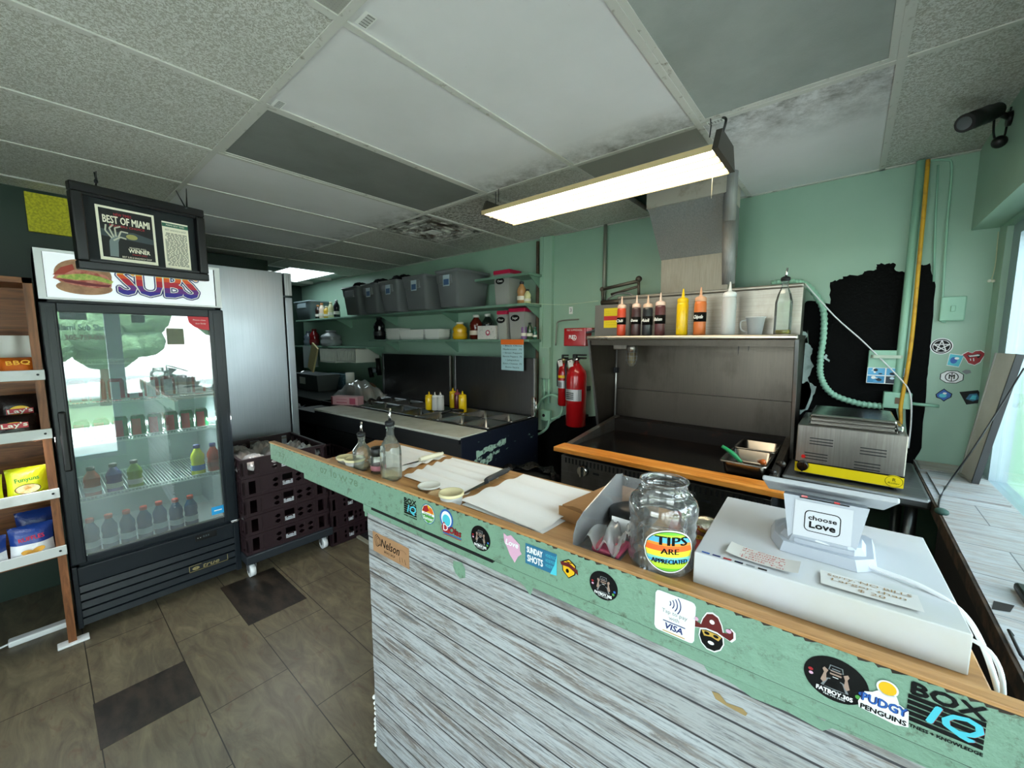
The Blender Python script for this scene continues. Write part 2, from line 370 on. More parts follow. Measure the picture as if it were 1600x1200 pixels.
for i in range(len(xs)-1):
    for j in range(len(YL)-1):
        x1, x0 = xs[i], xs[i+1]; y0, y1 = YL[j], YL[j+1]
        mi = 0
        if j == 3 and 1 <= i <= 7: mi = 1
        if j == 4 and i == 1: mi = 1
        if j == 3 and i in (1, 4): continue                      # light panels
        if j == 4 and i == 5: ctile(x0, x1, 2.45, y1, 0); continue  # the diffuser stands here
        if j == 4 and i == 2:                                   # over the duct: grille, stained strip, open gap
            continue
        if j == 2 and i == 2: continue
        if j == 4 and i in (10, 11): continue
        dz = random.uniform(0, .006)
        ctile(x0+.004, x1-.004, y0+.004, y1-.004, mi, CE+.004+dz)
gx0, gx1 = XL[2], XL[1]      # -1.144 .. -.542
cb.box((gx0, 2.14, CE+.004), (gx1, 2.40, CE+.018), 1)
cb.box((gx0, 2.40, CE+.004), (-1.05, 2.47, CE+.02), 1)
cb.box((gx0-.02, 2.78, CE+.004), (gx1, WB, CE+.018), 1)
for x in xs[1:]: cb.box((x-.012, WN, CE-.001), (x+.012, WB, CE+.004), 2); cb.box((x-.0015, WN, CE), (x+.0015, WB, CE+.04), 2)
for y in YL[1:5]: cb.box((WF, y-.012, CE-.0012), (.6, y+.012, CE+.003), 2)
cb.box((XL[5], 2.44, CE-.001), (XL[4], 2.46, CE+.004), 2)
cb.box((WF, WB-.02, CE-.001), (.45, WB, CE+.004), 2)
# curled tape and dark warped edge beside the duct
cl = struct(cb.build('ceiling', [ACOU, SMOOTHT, TBAR]))
struct(MB().box((WF-.1, WN-.1, 2.75), (WR+.35, WB+.1, 2.85)).build('sun_block_roof', VOID))  # unseen slab added to keep the sun out of the room
# acoustic tiles' sticker bar codes
for (px, py) in ((572, 32), (435, 163), (1118, 190)):
    p = PZ(px, py, CE-.002); M_ = frame(p, (1, 0, 0), (0, -1, 0)); q = MB().rect(-.03, -.018, .03, .018, 0, M_)
    for k in range(14): q.rect(-.026+k*.0038, -.014, -.026+k*.0038+(.001 if k % 3 else .0022), .008, 1, M_, .0004)
    s_ = q.build('barcode_label', [WINK, INK], cl)
# walls
def wallbox(name, a, b_, mt=GREEN): return struct(MB().box(a, b_).build(name, mt))
wback = wallbox('wall_back', (WF-.1, WB, 0), (1.0, WB+.1, 2.75))
GREEN_SHADE = greenpaint('shaded_green_wall_paint', '22382f', '1c3026', bm=.15, dirtlo=.68)  # wall green darkened, the dim left side's shade put into the colour
wallbox('wall_left', (WL-.12, WN, 0), (WL, .85, 2.75), GREEN_SHADE)
wallbox('wall_left_recess', (-5.22, .85, 0), (-5.10, 1.74, 2.75), GREEN_SHADE)
wallbox('wall_left_return', (-5.22, .73, 0), (WL-.12, .85, 2.75), GREEN_SHADE)
wallbox('wall_far_left', (WF-.1, 1.6, 0), (WF, WB, 2.75), GREEN_SHADE)
wallbox('wall_far_left_return', (WF, 1.60, 0), (-5.22, 1.74, 2.75), GREEN_SHADE)
# window side (right)
rw = MB().box((WR, WN, 2.05), (WR+.1, WB, 2.75)).box((WR, 2.80, 0), (WR+.1, WB, 2.05)).box((WR, WN, 0), (WR+.1, -2.2, 2.05))
rw.box((WR, .6, 0), (WR+.1, 2.8, .89)).box((.4, .75, 2.07), (WR, WB, 2.75)).box((WR, -2.2, 0), (WR+.1, .6, .22))
struct(rw.build('wall_right', GREEN))
# wall behind the camera, with an unseen window added and sized for the room light
bw = MB().box((WL, WN-.1, 0), (-1.5, WN, 2.75)).box((.2, WN-.1, 0), (WR+.1, WN, 2.75)).box((-1.5, WN-.1, 2.1), (.2, WN, 2.75)).box((-1.5, WN-.1, 0), (.2, WN, .3))
struct(bw.build('wall_front', mat('off_white_wall', 'd2d0ca', .7)))
ALU = mat('aluminium_frame', '9fb0b8', .4, .6); GLS = thinglass('window_glass', 'f2fbfa', refl=.6)
def wframe(name, pts_box, glass):
    f = MB()
    for a, b_ in pts_box: f.box(a, b_)
    o = struct(f.build(name, ALU)); g = MB().box(*glass).build('pane', GLS, o); return o
X0, X1 = WR+.02, WR+.075
wframe('window_1', [((X0, .6, .89), (X1, 2.8, .93)), ((X0, .6, 2.0), (X1, 2.8, 2.05)), ((X0, .6, .93), (X1, .66, 2.)), ((X0, 2.69, .93), (X1, 2.8, 2.)), ((X0, 1.60, .93), (X1, 1.66, 2.))], ((X0+.02, .62, .9), (X0+.026, 2.76, 2.03)))
wframe('window_2', [((X0, -2.2, .22), (X1, .6, .27)), ((X0, -2.2, 2.0), (X1, .6, 2.05)), ((X0, .53, .22), (X1, .6, 2.)), ((X0, -2.2, .22), (X1, -2.13, 2.)), ((X0, -.85, .22), (X1, -.78, 2.))], ((X0+.02, -2.15, .25), (X0+.026, .58, 2.03)))
wframe('unseen_window', [((-1.5, WN-.07, .3), (.2, WN-.02, .35)), ((-1.5, WN-.07, 2.05), (.2, WN-.02, 2.1)), ((-1.5, WN-.07, .3), (-1.44, WN-.02, 2.1)), ((.14, WN-.07, .3), (.2, WN-.02, 2.1)), ((-.7, WN-.07, .3), (-.64, WN-.02, 2.1))], ((-1.47, WN-.045, .32), (.17, WN-.039, 2.08)))  # added out of view, narrowed to let less light reach the left side
# lettering and posters stuck on the shop windows behind the viewer (they show mirrored in the fridge door)
def wposter(label, y, z, w_, h_, fn, cat='poster', nm='window_poster'):
    q = MB(); M_ = frame((X0+.019, y, z), (0, 1, 0), (0, 0, 1)); mats = fn(q, M_, w_, h_); tag(q.build(nm, mats, inv=1), label, cat)
def p_yel(q, M_, w_, h_): q.rect(-w_/2, -h_/2, w_/2, h_/2, 0, M_); return [mat('poster_yellow', 'd0b81e', .6)]
def p_dark(q, M_, w_, h_): q.rect(-w_/2, -h_/2, w_/2, h_/2, 0, M_).rect(-w_*.3, -h_*.3, w_*.1, h_*.3, 1, M_, -.0006); return [mat('poster_dark', '3a3c3c', .6), mat('poster_mid', '6a6460', .6)]
def p_txt(q, M_, w_, h_): q.text('Miami Sub Shop', 0, .05, .065, 0, M_, 0, width=w_, bold=.002).text('305-759-0000', .03, -.06, .055, 1, M_, 0, width=w_*.8, bold=.002); return [mat('vinyl_blue', '2a6a8a', .5), mat('vinyl_red', 'a03038', .5)]
wposter('yellow square poster on the shop window beside the ledge', 1.15, 1.60, .17, .20, p_yel)
wposter('dark rectangular poster high on the shop window', .30, 1.84, .20, .13, p_dark)
wposter('small dark poster on the window right of the lettering', .82, 1.82, .12, .12, p_dark)
wposter('blue and red window lettering with a phone number', .36, 1.64, .42, .2, p_txt, 'lettering', 'window_lettering')
# exterior
PAVE = mat('pavement', 'b9b7b0', .9, var=(3, 'a5a39c', .4, .7)); GRASS = mat('grass', '5d6f50', .95, var=(9, '7b8c6a', .35, .7), bmp=(60, .6, .02))
struct(MB().box((WR+.1, -30, -.12), (30, 30, -.02)).box((-12, -30, -.12), (WR+.1, WN-.1, -.02)).build('ground', PAVE))
struct(MB().box((4.6, -25, -.02), (9.5, 30, .0)).box((1.5, 4.3, -.02), (2.4, 9, .04)).build('lawn', GRASS))
LEAF = mat('tree_leaves', '3c5238', .9, var=(5, '74906a', .35, .65), bmp=(12, 1., .05)); BARK = mat('bark', '6b5848', .9)
for k, (x, y, s_, lb) in enumerate(((10.2, -4.6, 1.0, 'broad green street tree on the lawn outside, southernmost of the three'), (10.0, 5.0, 1.0, 'tallest green street tree on the lawn outside, middle of the three'), (9.6, 9.5, 1.1, 'smaller green street tree on the lawn outside, northernmost of the three'))):
    tr = thing('street_tree', lb, 'tree', (x, y, 0), group='trees across the street')
    MB().tube([(0, 0, 0), (.05, 0, 1.2), (0, .1, 2.4*s_)], [.16, .12, .08]).build('trunk', BARK, tr)
    q = MB()
    for _ in range(26):
        a = random.uniform(0, 6.28); rr = random.uniform(0, 1.6); q.ball((rr*math.cos(a), rr*math.sin(a), random.uniform(2.2, 4.3)*s_), random.uniform(.5, .95), 6)
    q.build('crown', LEAF, tr)
src_ = [o for o in C.objects if o.name.startswith('street_tree')][0]
for x, y, s_, lb in ((14.5, -1.5, 1.3, 'big street tree outside facing the near shop window'), (7.6, 1.0, .62, 'low round tree outside, closest to the shop window'), (12.5, -9.0, .9, 'low round tree outside beyond the near window, left of the big one')):
    n_ = dup(src_, (x, y, 0), lb, random.uniform(0, 6)); n_.scale = (s_*1.1, s_*1.1, s_)
# white van parked outside
vn = thing('parked_van', 'white van with dark rounded windows parked beyond the shop window', 'van', (3.2, 4.9, 0), R(4))
VW = mat('van_white', 'f0f2f4', .3, coat=.5); VG = mat('van_window', '10161c', .08)
MB().box((-.9, -2.4, .35), (.9, 2.2, 2.2), bev=.12).build('body', VW, vn)
q = MB()
for y0, y1 in ((-2.1, -1.0), (-.85, .35), (.5, 1.8)): q.box((-.93, y0, 1.25), (-.89, y1, 1.92), bev=.018)
q.build('window', VG, vn)
for y in (-1.7, 1.4):
    for x in (-.85, .75): MB().cyl((x-.02, y, .34), (x+.18, y, .34), .34, 20).build('wheel', RUBBER, vn)
MB().box((-.5, -2.44, .7), (.5, -2.38, .82)).build('bumper', BLACK, vn)
# ================================================================ snack shelf at the left edge
WOODB = wood('shelf_wood', '4c2a15', '7a4a28', '9a6238', 'y'); WOODV = wood('shelf_wood_upright', '4c2a15', '7a4a28', '99603a', 'z')
WSTRIP = mat('white_strip', 'cdd0d1', .5, var=(8, 'b9bbb9', .55, .75))
sh = thing('snack_shelf', 'brown wooden shelving unit with white front strips, left of the black drinks fridge', 'shelf', (-3.12, -.36, 0))
SY0, SY1 = -.74, .018
for y0, y1 in ((SY0, SY0+.03), (SY1-.03, SY1)): MB().box((-3.28, y0, 0), (-2.95, y1, 1.84)).build('side_panel', WOODV, sh, world=True)
MB().box((-3.30, SY0, .48), (-3.28, SY1, 1.84)).build('back_panel', WOODB, sh, world=True)
MB().box((-3.28, SY0, 1.815), (-2.95, SY1, 1.84)).build('top_board', WOODB, sh, world=True)
ZS = (1.385, 1.10, .80, .505)
for z in ZS:
    MB().box((-3.28, SY0+.03, z-.03), (-2.95, SY1-.03, z-.012)).build('shelf_board', WOODB, sh, world=True)
    q = MB().box((-2.95, SY0, z-.022), (-2.938, SY1+.004, z+.026), bev=.002); q.cyl((-2.938, SY1-.018, z+.004), (-2.935, SY1-.018, z+.004), .005, 8, 1)
    q.build('front_strip', [WSTRIP, DARK], sh, world=True)
# bags of chips
def bag(name, label, loc, w_, h_, colA, colB, split, words, wcol, chip, rz=0, dep=.045, group='chip bags on the wooden shelf', logo=None):
    MA = mat('bag_'+colA, colA, .28, spec=.7, bmp=(22, .6, .01)); MBm = mat('bag_'+colB, colB, .28, spec=.7, bmp=(22, .6, .01)); MT = mat('bagink_'+wcol, wcol, .5); MC_ = mat('chip_'+chip, chip, .6, var=(40, 'c98f3e', .4, .6))
    t_ = thing(name, label, 'bag', loc, rz, group)
    def surf(sg):
        def fn(u, v):
            x = (u-.5)*w_; z = v*h_; e = (1-abs(2*u-1)**3)*(1-abs(2*v-1)**4)
            x *= 1-.06*math.sin(math.pi*v); d = sg*dep*e*(.8+.25*math.sin(9*u+3*v)*.3)
            lean = -.03*v
            return (d+lean+.004*math.sin(40*u)*(abs(2*v-1)**8), x, z)
        return fn
    q = MB()
    for sg in (1, -1):
        n0 = len(q.f); q.grid(surf(sg), 14, 16)
        for k in range(n0, len(q.f)):
            if ((k-n0)//14)/16 < split: q.m[k] = 1
    bb_ = q.build('bag_body', [MA, MBm], t_, inv=1)
    MM = frame((dep*.82-.012, 0, h_*.62), (0, 1, 0), (-.05, 0, 1)); pr = MB()
    if logo == 'oval': pr.disc(0, -.035, w_*.30, h_*.15, 3, MM, .0075).disc(0, -.035, w_*.28, h_*.135, 2, MM, .008); 
    else:
        for dx, dy in ((-.015, -.055), (.018, -.05), (.0, -.062)): pr.disc(dx, dy, .022, .013, 2, MM, .009, a=dx*20)
    if logo == 'lays': pr.disc(0, .0, w_*.25, h_*.13, 4, MM, .0078).rect(-w_*.3, -.014, w_*.3, .012, 1, MM, .0082)
    pr.text(words, 0, 0 if logo == 'lays' else .012, .02, 0, MM, .0095, width=w_*.55, rot=.08, bold=.0006)
    pr.build('bag_print', [MT, mat('bag_red', 'b3122a', .4), MC_, INK, mat('bag_sun', 'f0c020', .4)], bb_)
    return t_
bag('chip_bag', 'yellow-green chip bag with onion ring picture, beside the right upright of the wooden shelf', (-2.99, -.075, .785), .135, .155, 'c9cf1d', 'b7bd15', .1, 'Funyuns', '2c7a2c', 'e6d7a8', logo='oval')
bag('chip_bag', 'yellow-green chip bag cut by the photo edge, left of the matching bag', (-2.985, -.215, .785), .135, .14, 'c9cf1d', 'b7bd15', .1, 'Funyuns', '2c7a2c', 'e6d7a8', logo='oval')
bag('chip_bag', 'blue and white ridged chip bag on the lowest snack shelf, beside the right upright', (-2.985, -.085, .49), .145, .165, '1f3f8f', 'e4e7ee', .48, 'RUFFLES', 'c41230', 'e0a53c')
bag('chip_bag', 'blue and white ridged chip bag cut by the photo edge on the lowest snack shelf', (-2.98, -.23, .49), .14, .145, '1f3f8f', 'e4e7ee', .48, 'RUFFLES', 'c41230', 'e0a53c')
bag('chip_bag', 'dark blue chip bag standing behind the blue and white one on the lowest shelf', (-3.09, -.06, .49), .15, .205, '1a3272', '1a3272', .0, 'RUFFLES', '21407c', '1a3272')
bag('chip_bag', 'black barbecue chip bag with red oval logo leaning in the second shelf, front one', (-2.985, -.09, 1.085), .14, .115, '1b1413', '2a1b17', .2, "Lay's", 'f4efe2', 'd99a3a', logo='lays')
bag('chip_bag', 'black barbecue chip bag standing behind the front one on the second shelf', (-3.10, -.07, 1.085), .14, .20, '1b1413', '6b3420', .5, "Lay's", 'f4efe2', 'd99a3a', logo='lays')
bag('chip_bag', 'orange chip bag below white paper ruffle on the top snack shelf', (-2.99, -.055, 1.375), .13, .095, 'd2691e', 'c25a18', .2, 'BBQ', 'f0b030', '7a2c14')
bag('chip_bag', 'red chip bag cut by the photo edge on the top snack shelf', (-2.99, -.185, 1.375), .10, .12, 'b01c22', 'a3161c', .2, 'HOT', 'f4efe2', 'b01c22')
q = MB().grid(lambda u, v: (-3.12+.03*math.sin(26*u)*(v)*.35+.06*(1-v), -.30+.30*u, 1.374+.2*v-.04*math.exp(-((u-.72)/.08)**2)*(1-v)*-1), 60, 8)
tag(q.build('coffee_filter_stack', mat('white_fluted_paper', 'd9d9d6', .8), origin=None), 'white fluted paper liner pack standing at the back of the top snack shelf', 'filters')
# power strip on the floor
ps = thing('power_strip', 'white power strip with cord lying on the floor under the wooden shelf', 'power strip', (-3.15, -.12, .0))
MB().box((-3.2, -.21, .0), (-3.15, -.0, .03), bev=.006).build('housing', WHITE, ps, world=True)
MB().tube([(-3.17, -.21, .015), (-3.14, -.3, .008), (-3.0, -.42, .008), (-2.98, -.55, .008)], .005, 8, sub=6).build('cord', WHITE, ps, world=True)
tag(MB().box((-2.99, -.05, .001), (-2.93, .062, .012), bev=.003).build('white_floor_strip', WHITE, origin=(-2.96, 0, 0)), 'short white plastic strip on the floor at the black fridge corner', 'strip')

# ================================================================ black drinks fridge
FBLK = mat('fridge_black', '141b22', .35, bmp=(200, .1, .001)); FIN = mat('fridge_interior', 'b4bcc0', .5); SHW = mat('shelf_wire_white', 'e6efe9', .4)
fr = thing('drinks_fridge', 'black upright glass-door drinks fridge with a white sandwich sign on top', 'fridge', (-3.32, .395, 0))
FX = -2.965; FY0, FY1 = .028, .765
q = MB().box((-3.70, FY0, .05), (-3.67, FY1, 1.985)).box((-3.67, FY0, .05), (FX-.045, FY0+.03, 1.985)).box((-3.67, FY1-.03, .05), (FX-.045, FY1, 1.985))
q.box((-3.67, FY0, 1.73), (FX-.045, FY1, 1.985)).box((-3.67, FY0, .05), (FX-.045, FY1, .385))
q.build('cabinet', FBLK, fr, world=True)
q = MB().box((-3.67, FY0+.03, .385), (-3.64, FY1-.03, 1.73)).box((-3.64, FY0+.03, .385), (FX-.05, FY0+.045, 1.73)).box((-3.64, FY1-.045, .385), (FX-.05, FY1-.03, 1.73)).box((-3.64, FY0+.045, .385), (FX-.05, FY1-.045, .40)).box((-3.64, FY0+.045, 1.715), (FX-.05, FY1-.045, 1.73))
q.build('liner', FIN, fr, world=True)
# door
gy0, gy1, gz0, gz1 = FY0+.058, FY1-.075, .435, 1.69
q = MB().box((FX-.04, FY0, .40), (FX, gy0, 1.735), bev=.006).box((FX-.04, gy1, .40), (FX, FY1, 1.735), bev=.006).box((FX-.04, gy0, .40), (FX, gy1, gz0), bev=.004).box((FX-.04, gy0, gz1), (FX, gy1, 1.735), bev=.004)
q.box((FX-.0, FY0+.02, .42), (FX+.004, gy0-.012, 1.715), bev=.001).box((FX-.0, gy1+.02, .42), (FX+.004, FY1-.02, 1.715), bev=.001)
door = q.build('door', FBLK, fr, world=True)
MB().box((FX-.014, gy0, gz0), (FX-.009, gy1, gz1)).build('glass_pane', thinglass('fridge_glass', 'e6f2f2', refl=5.2, film=.07), door, world=True)
MB().box((FX+.002, FY0+.018, .90), (FX+.03, FY0+.046, 1.2), bev=.008).build('handle', BLACK, door, world=True)
q = MB(); M_ = frame((FX-.008, gy1, gz1), (0, 1, 0), (0, 0, 1)); q.poly([(0, 0), (-.10, 0), (-.095, -.035), (-.07, -.06), (-.035, -.075), (0, -.078)], 0, M_).text('Please close', -.045, -.02, .008, 1, M_, .0005, width=.06).text('door firmly', -.04, -.04, .008, 1, M_, .0005, width=.05)
q.build('red_sticker', [mat('sticker_red', 'd33a44', .5), WINK], door, world=True)
q = MB(); M_ = frame((FX-.008, gy1-.03, gz0+.055), (0, 1, 0), (0, 0, 1)); q.rect(-.033, -.025, .033, .025, 0, M_).rect(-.02, -.003, .02, .003, 1, M_, .0005); q.build('blue_sticker', [mat('sticker_blue', '2a9fe0', .5), WINK], door, world=True)
# kick panel
q = MB().box((FX-.045, FY0, .05), (FX-.012, FY0+.02, .385), bev=.003).box((FX-.045, FY1-.03, .05), (FX-.012, FY1, .385), bev=.003).box((FX-.04, FY0+.02, .28), (FX-.016, FY1-.03, .375), bev=.003)
for k in range(5):
    z = .055+.045*k; q.hexa([(FX-.045, FY0+.02, z), (FX-.014, FY0+.02, z+.006), (FX-.02, FY0+.02, z+.038), (FX-.045, FY0+.02, z+.038)], [(FX-.045, FY1-.03, z), (FX-.014, FY1-.03, z+.006), (FX-.02, FY1-.03, z+.038), (FX-.045, FY1-.03, z+.038)])
q.build('louvre_panel', FBLK, fr, world=True)
q = MB(); M_ = frame((FX-.012, .59, .345), (0, 1, 0), (0, 0, 1)); q.box((-.055, -.018, -.003), (.055, .02, .002), 0, M_, bev=.002).text('8.8.8', 0, .003, .012, 1, M_, .0025).text('o  o', -.035, .002, .008, 2, M_, .0025)
q.build('temperature_display', [BLACK, mat('display_grey', '5f6d74', .4), WINK], fr, world=True)
q = MB(); M_ = frame((FX-.010, .585, .165), (0, 1, 0), (0, 0, 1)); q.text('true', .02, 0, .028, 0, M_, 0, width=.085, shear=.35, bold=.0008).line([(-.09, -.018), (-.09, .018), (-.03, .018)], .003, 0, M_).line([(-.09, -.018), (.105, -.018), (.105, .02)], .003, 0, M_)
q.disc(-.058, -.002, .018, .01, 0, M_).text('T', -.058, -.002, .01, 1, M_, .0005); q.build('maker_badge', [BRASS, BLACK], fr, world=True)
MB().box((FX-.03, FY1-.045, .385), (FX+.006, FY1+.004, .40), bev=.002).build('hinge', CHROME, fr, world=True)
# lit sign
q = MB().box((FX-.05, FY0+.002, 1.748), (FX-.004, FY1-.002, 1.985), bev=.004); q.box((FX-.004, FY0+.004, 1.972), (FX+.004, FY1-.004, 1.985), 1).box((FX-.004, FY0+.004, 1.748), (FX+.004, FY1-.004, 1.757), 1).box((FX-.004, FY0+.004, 1.757), (FX+.002, FY0+.03, 1.972), 1).box((FX-.004, FY1-.03, 1.757), (FX+.002, FY1-.004, 1.972), 1)
sg = q.build('sign_box', [FBLK, WHITE], fr, world=True)
SM = frame((FX-.003, .395, 1.865), (0, 1, 0), (0, 0, 1)); q = MB().rect(-.335, -.107, .335, .107, 0, SM)
# sandwich picture
q.disc(-.205, .012, .10, .075, 1, SM, .0004); q.disc(-.205, -.052, .098, .034, 1, SM, .0005)
pts = [(-.30, .005), (-.26, .03), (-.2, .035), (-.13, .02), (-.105, -.005), (-.11, -.04), (-.17, -.05), (-.25, -.04), (-.31, -.015)]
q.poly(pts, 2, SM, .0006)
q.poly([(-.29, .0), (-.24, .012), (-.2, .018), (-.15, .01), (-.10, -.01), (-.11, -.024), (-.17, -.01), (-.23, -.016), (-.3, -.012)], 3, SM, .0008)
q.poly([(-.29, -.016), (-.22, -.022), (-.15, -.03), (-.11, -.028), (-.12, -.042), (-.2, -.04), (-.27, -.03)], 4, SM, .0009)
q.poly([(-.31, .0), (-.28, .04), (-.24, .06), (-.235, .035), (-.27, .01)], 5, SM, .0009)
# SUBS lettering: outline, halo, and a three-colour face
vs, fs, w_ = text_mesh('SUBS', .92)
kx, ky = .335/w_, .135/.72
def halo(rad, z, mi, n=14):
    for a in range(n): q.add([(v.x*kx+.085+rad*math.cos(6.2832*a/n), v.y*ky-.012+rad*math.sin(6.2832*a/n), z+a*2e-5) for v in vs], fs, mi, False, SM)
halo(.0135, .0008, 6, 18); halo(.0085, .0014, 7)
bm = bmesh.new()
for a in range(9):
    rad = .0045 if a else 0; bv = [bm.verts.new((v.x*kx+.085+rad*math.cos(6.2832*a/8), v.y*ky-.012+rad*math.sin(6.2832*a/8), .0020+a*2e-5)) for v in vs]
    for f in fs:
        try: bm.faces.new([bv[i_] for i_ in f])
        except ValueError: pass
cuts = (-.05, -.022, .01, .03)
for yc in cuts: bmesh.ops.bisect_plane(bm, geom=bm.verts[:]+bm.edges[:]+bm.faces[:], plane_co=(0, yc, 0), plane_no=(0, 1, 0))
bm.verts.index_update(); n0 = len(q.v)
for v in bm.verts: q.v.append(SM @ v.co)
for f in bm.faces:
    yc = f.calc_center_median().y; mi = 8+sum(1 for c_ in cuts if yc > c_); q.f.append([v.index+n0 for v in f.verts]); q.m.append(mi); q.sm.append(False)
bm.free()
q.build('sign_face', [mat('sign_white', 'eceef2', .3, emit=('dfe6ee', .12)), mat('bread', 'b98d6c', .6, var=(20, '9f7558', .4, .6)), mat('ham', 'b0564a', .6, var=(30, 'd38a78', .4, .6)), mat('lettuce', '93b050', .6, var=(60, 'c5c76a', .4, .6)), mat('meat', '7a3138', .6), mat('tomato', 'a8402e', .5),
  mat('sub_navy', '26246e', .4), WINK, mat('sub1', '33269a', .4), mat('sub2', '6a2a8e', .4), mat('sub3', 'c9223c', .4), mat('sub4', 'ee5a22', .4), mat('sub5', 'f8b32a', .4)], sg, world=True, inv=1)
# interior shelves
ZF = (1.435, 1.222, 1.01, .712)
for z in ZF:
    q = MB().box((FX-.075, FY0+.05, z-.012), (FX-.068, FY1-.05, z-.004)).box((FX-.075, FY0+.05, z+.008), (FX-.068, FY1-.05, z+.014)).box((-3.6, FY0+.05, z-.008), (-3.594, FY1-.05, z))
    for k in range(44): y = FY0+.055+k*(FY1-FY0-.11)/43; q.box((-3.6, y-.0012, z-.004), (FX-.07, y+.0012, z)); q.box((FX-.075, y-.001, z-.01), (FX-.072, y+.001, z+.012))
    q.build('wire_shelf', SHW, fr, world=True)
ld = bpy.data.lights.new('fridge_lamp', 'AREA'); ld.shape = 'RECTANGLE'; ld.size = .03; ld.size_y = 1.2; ld.energy = 3.2; ld.color = (.95, 1, .99)
lo = bpy.data.objects.new('fridge_lamp', ld); C.objects.link(lo); lo.location = (FX-.075, FY0+.075, 1.06); lo.rotation_euler = (0, R(55), R(180+30))
lo2 = lo.copy(); C.objects.link(lo2); lo2.location = (FX-.075, FY1-.08, 1.06); lo2.rotation_euler = (0, R(55), R(180-30))
# drinks
def can(label, loc, colA, colB, group):
    t_ = thing('drink_can', label, 'can', loc, random.uniform(-.4, .4), group)
    q = MB().lathe([(.022, 0), (.029, .004), (.033, .012), (.033, .103), (.026, .118), (.026, .121)], n=20)
    q.m = [1 if (20*2 <= i < 20*3 and (i % 20) in (18, 19, 0, 1)) else 0 for i in range(len(q.m))]
    b_ = q.build('can_body', [mat('can_'+colA, colA, .3, .15), mat('canB_'+colB, colB, .35)], t_)
    MB().lathe([(.024, .1195), (.0255, .122), (.001, .122)], n=16).build('can_lid', CHROME, t_); return t_
def bottle(name, label, loc, h_, r, liquid, cap, band, group, glass=False):
    t_ = thing(name, label, 'bottle', loc, 0, group)
    MB().lathe([(r*.8, 0), (r, .008), (r, h_*.35), (r*.9, h_*.45), (r, h_*.55), (r*.95, h_*.68), (r*.45, h_*.86), (r*.42, h_*.92)], n=20).build('bottle_body', mat('liq_'+liquid, liquid, .12, coat=.4), t_)
    MB().lathe([(r*.5, h_*.90), (r*.5, h_), (r*.45, h_+.002)], n=16).build('cap', mat('cap_'+cap, cap, .4), t_)
    MB().lathe([(r*1.012, h_*.18), (r*1.015, h_*.36)], n=20, cap=False).build('label_band', mat('band_'+band, band, .5), t_); return t_
first = None
names = ('leftmost', 'second from the left', 'third from the left', 'fourth from the left', 'fifth from the left', 'sixth from the left', 'seventh from the left', 'rightmost')
cols = ['c4202a']*5+['8f1d22', 'aab0b4', 'b84048']; proto = {}
for k in range(8):
    c_ = cols[k]; y = .125+k*.073
    tone = {'c4202a': 'red soda can', '8f1d22': 'dark red soda can', 'aab0b4': 'silver soda can', 'b84048': 'red and silver soda can'}[c_]
    lb = f'{tone} on the upper loaded fridge shelf, {names[k]}'
    if c_ in proto: dup(proto[c_], (FX-.105, y, 1.223), lb)
    else: proto[c_] = can(lb, (FX-.105, y, 1.223), c_, 'e8e8e8', 'cans on the upper loaded fridge shelf')
pg = None
for k in range(8):
    y = .125+k*.073; lb = f'green soda can on the middle fridge shelf, {names[k]}'
    if pg: dup(pg, (FX-.105, y, 1.011), lb)
    else: pg = can(lb, (FX-.105, y, 1.011), '1f7a45', 'c9403a', 'green cans on the middle fridge shelf')
for k, (c_, nm) in enumerate((('a8482a', 'brown'), ('4a3a88', 'purple'), ('7c9a30', 'green'))):
    bottle('drink_bottle', f'{nm} drink bottle at the left of the lower wire shelf in the fridge', (FX-.11, .14+k*.085, .713), .16, .034, c_, '3a3230', 'c8c6be', 'bottles on the lower wire shelf')
bottle('drink_bottle', 'yellow sports drink bottle with dark blue cap near the fridge hinge side', (FX-.11, .60, .713), .19, .036, 'c5cf2a', '1c2a70', '3a78b8', 'bottles on the lower wire shelf')
bottle('drink_bottle', 'orange-red drink bottle behind the fridge door frame, right of the yellow one', (FX-.13, .685, .713), .18, .034, 'b03a22', '1c2a70', '8a2a1c', 'bottles on the lower wire shelf')
pb = None
for k in range(7):
    y = .115+k*.072; lb = f'blue sports drink bottle with orange cap on the fridge floor, {names[k] if k < 6 else "nearest the hinge side"}'
    if pb: dup(pb, (FX-.12-(.0 if k != 4 else .02), y, .401), lb)
    else: pb = bottle('sports_drink', lb, (FX-.12, y, .401), .19, .034, '17618f', 'd8442a', 'dfe6ea', 'blue sports drinks on the fridge floor')

# ================================================================ stainless reach-in fridge
sf = thing('steel_fridge', 'tall stainless steel fridge seen from its side, behind the bread crates', 'fridge', (-4.1, 1.1, 0))
BRUSH = steel('fridge_steel', 'adb4bb', .30, 'z', 'a2a9b0'); 
MB().box((-4.44, .87, .12), (-3.72, 1.40, 2.12), bev=.004).build('cabinet', BRUSH, sf, world=True)
MB().box((-4.44, 1.412, 1.93), (-3.715, 1.47, 2.12), bev=.004).build('header', steel('header_steel', 'e0e4e8', .4), sf, world=True)
MB().box((-4.43, 1.412, .2), (-3.72, 1.47, 1.915), bev=.004).build('door', BRUSH, sf, world=True)
MB().box((-4.42, 1.40, .2), (-3.74, 1.412, 1.92)).build('gasket', BLACKM, sf, world=True)
MB().box((-4.44, .87, .70), (-3.716, 1.40, .72)).build('lower_rail', DSTEEL, sf, world=True)
for x in (-4.38, -3.78):
    for y in (.92, 1.35): MB().cyl((x, y, 0), (x, y, .125), .025, 12).build('foot', DARK, sf, world=True)

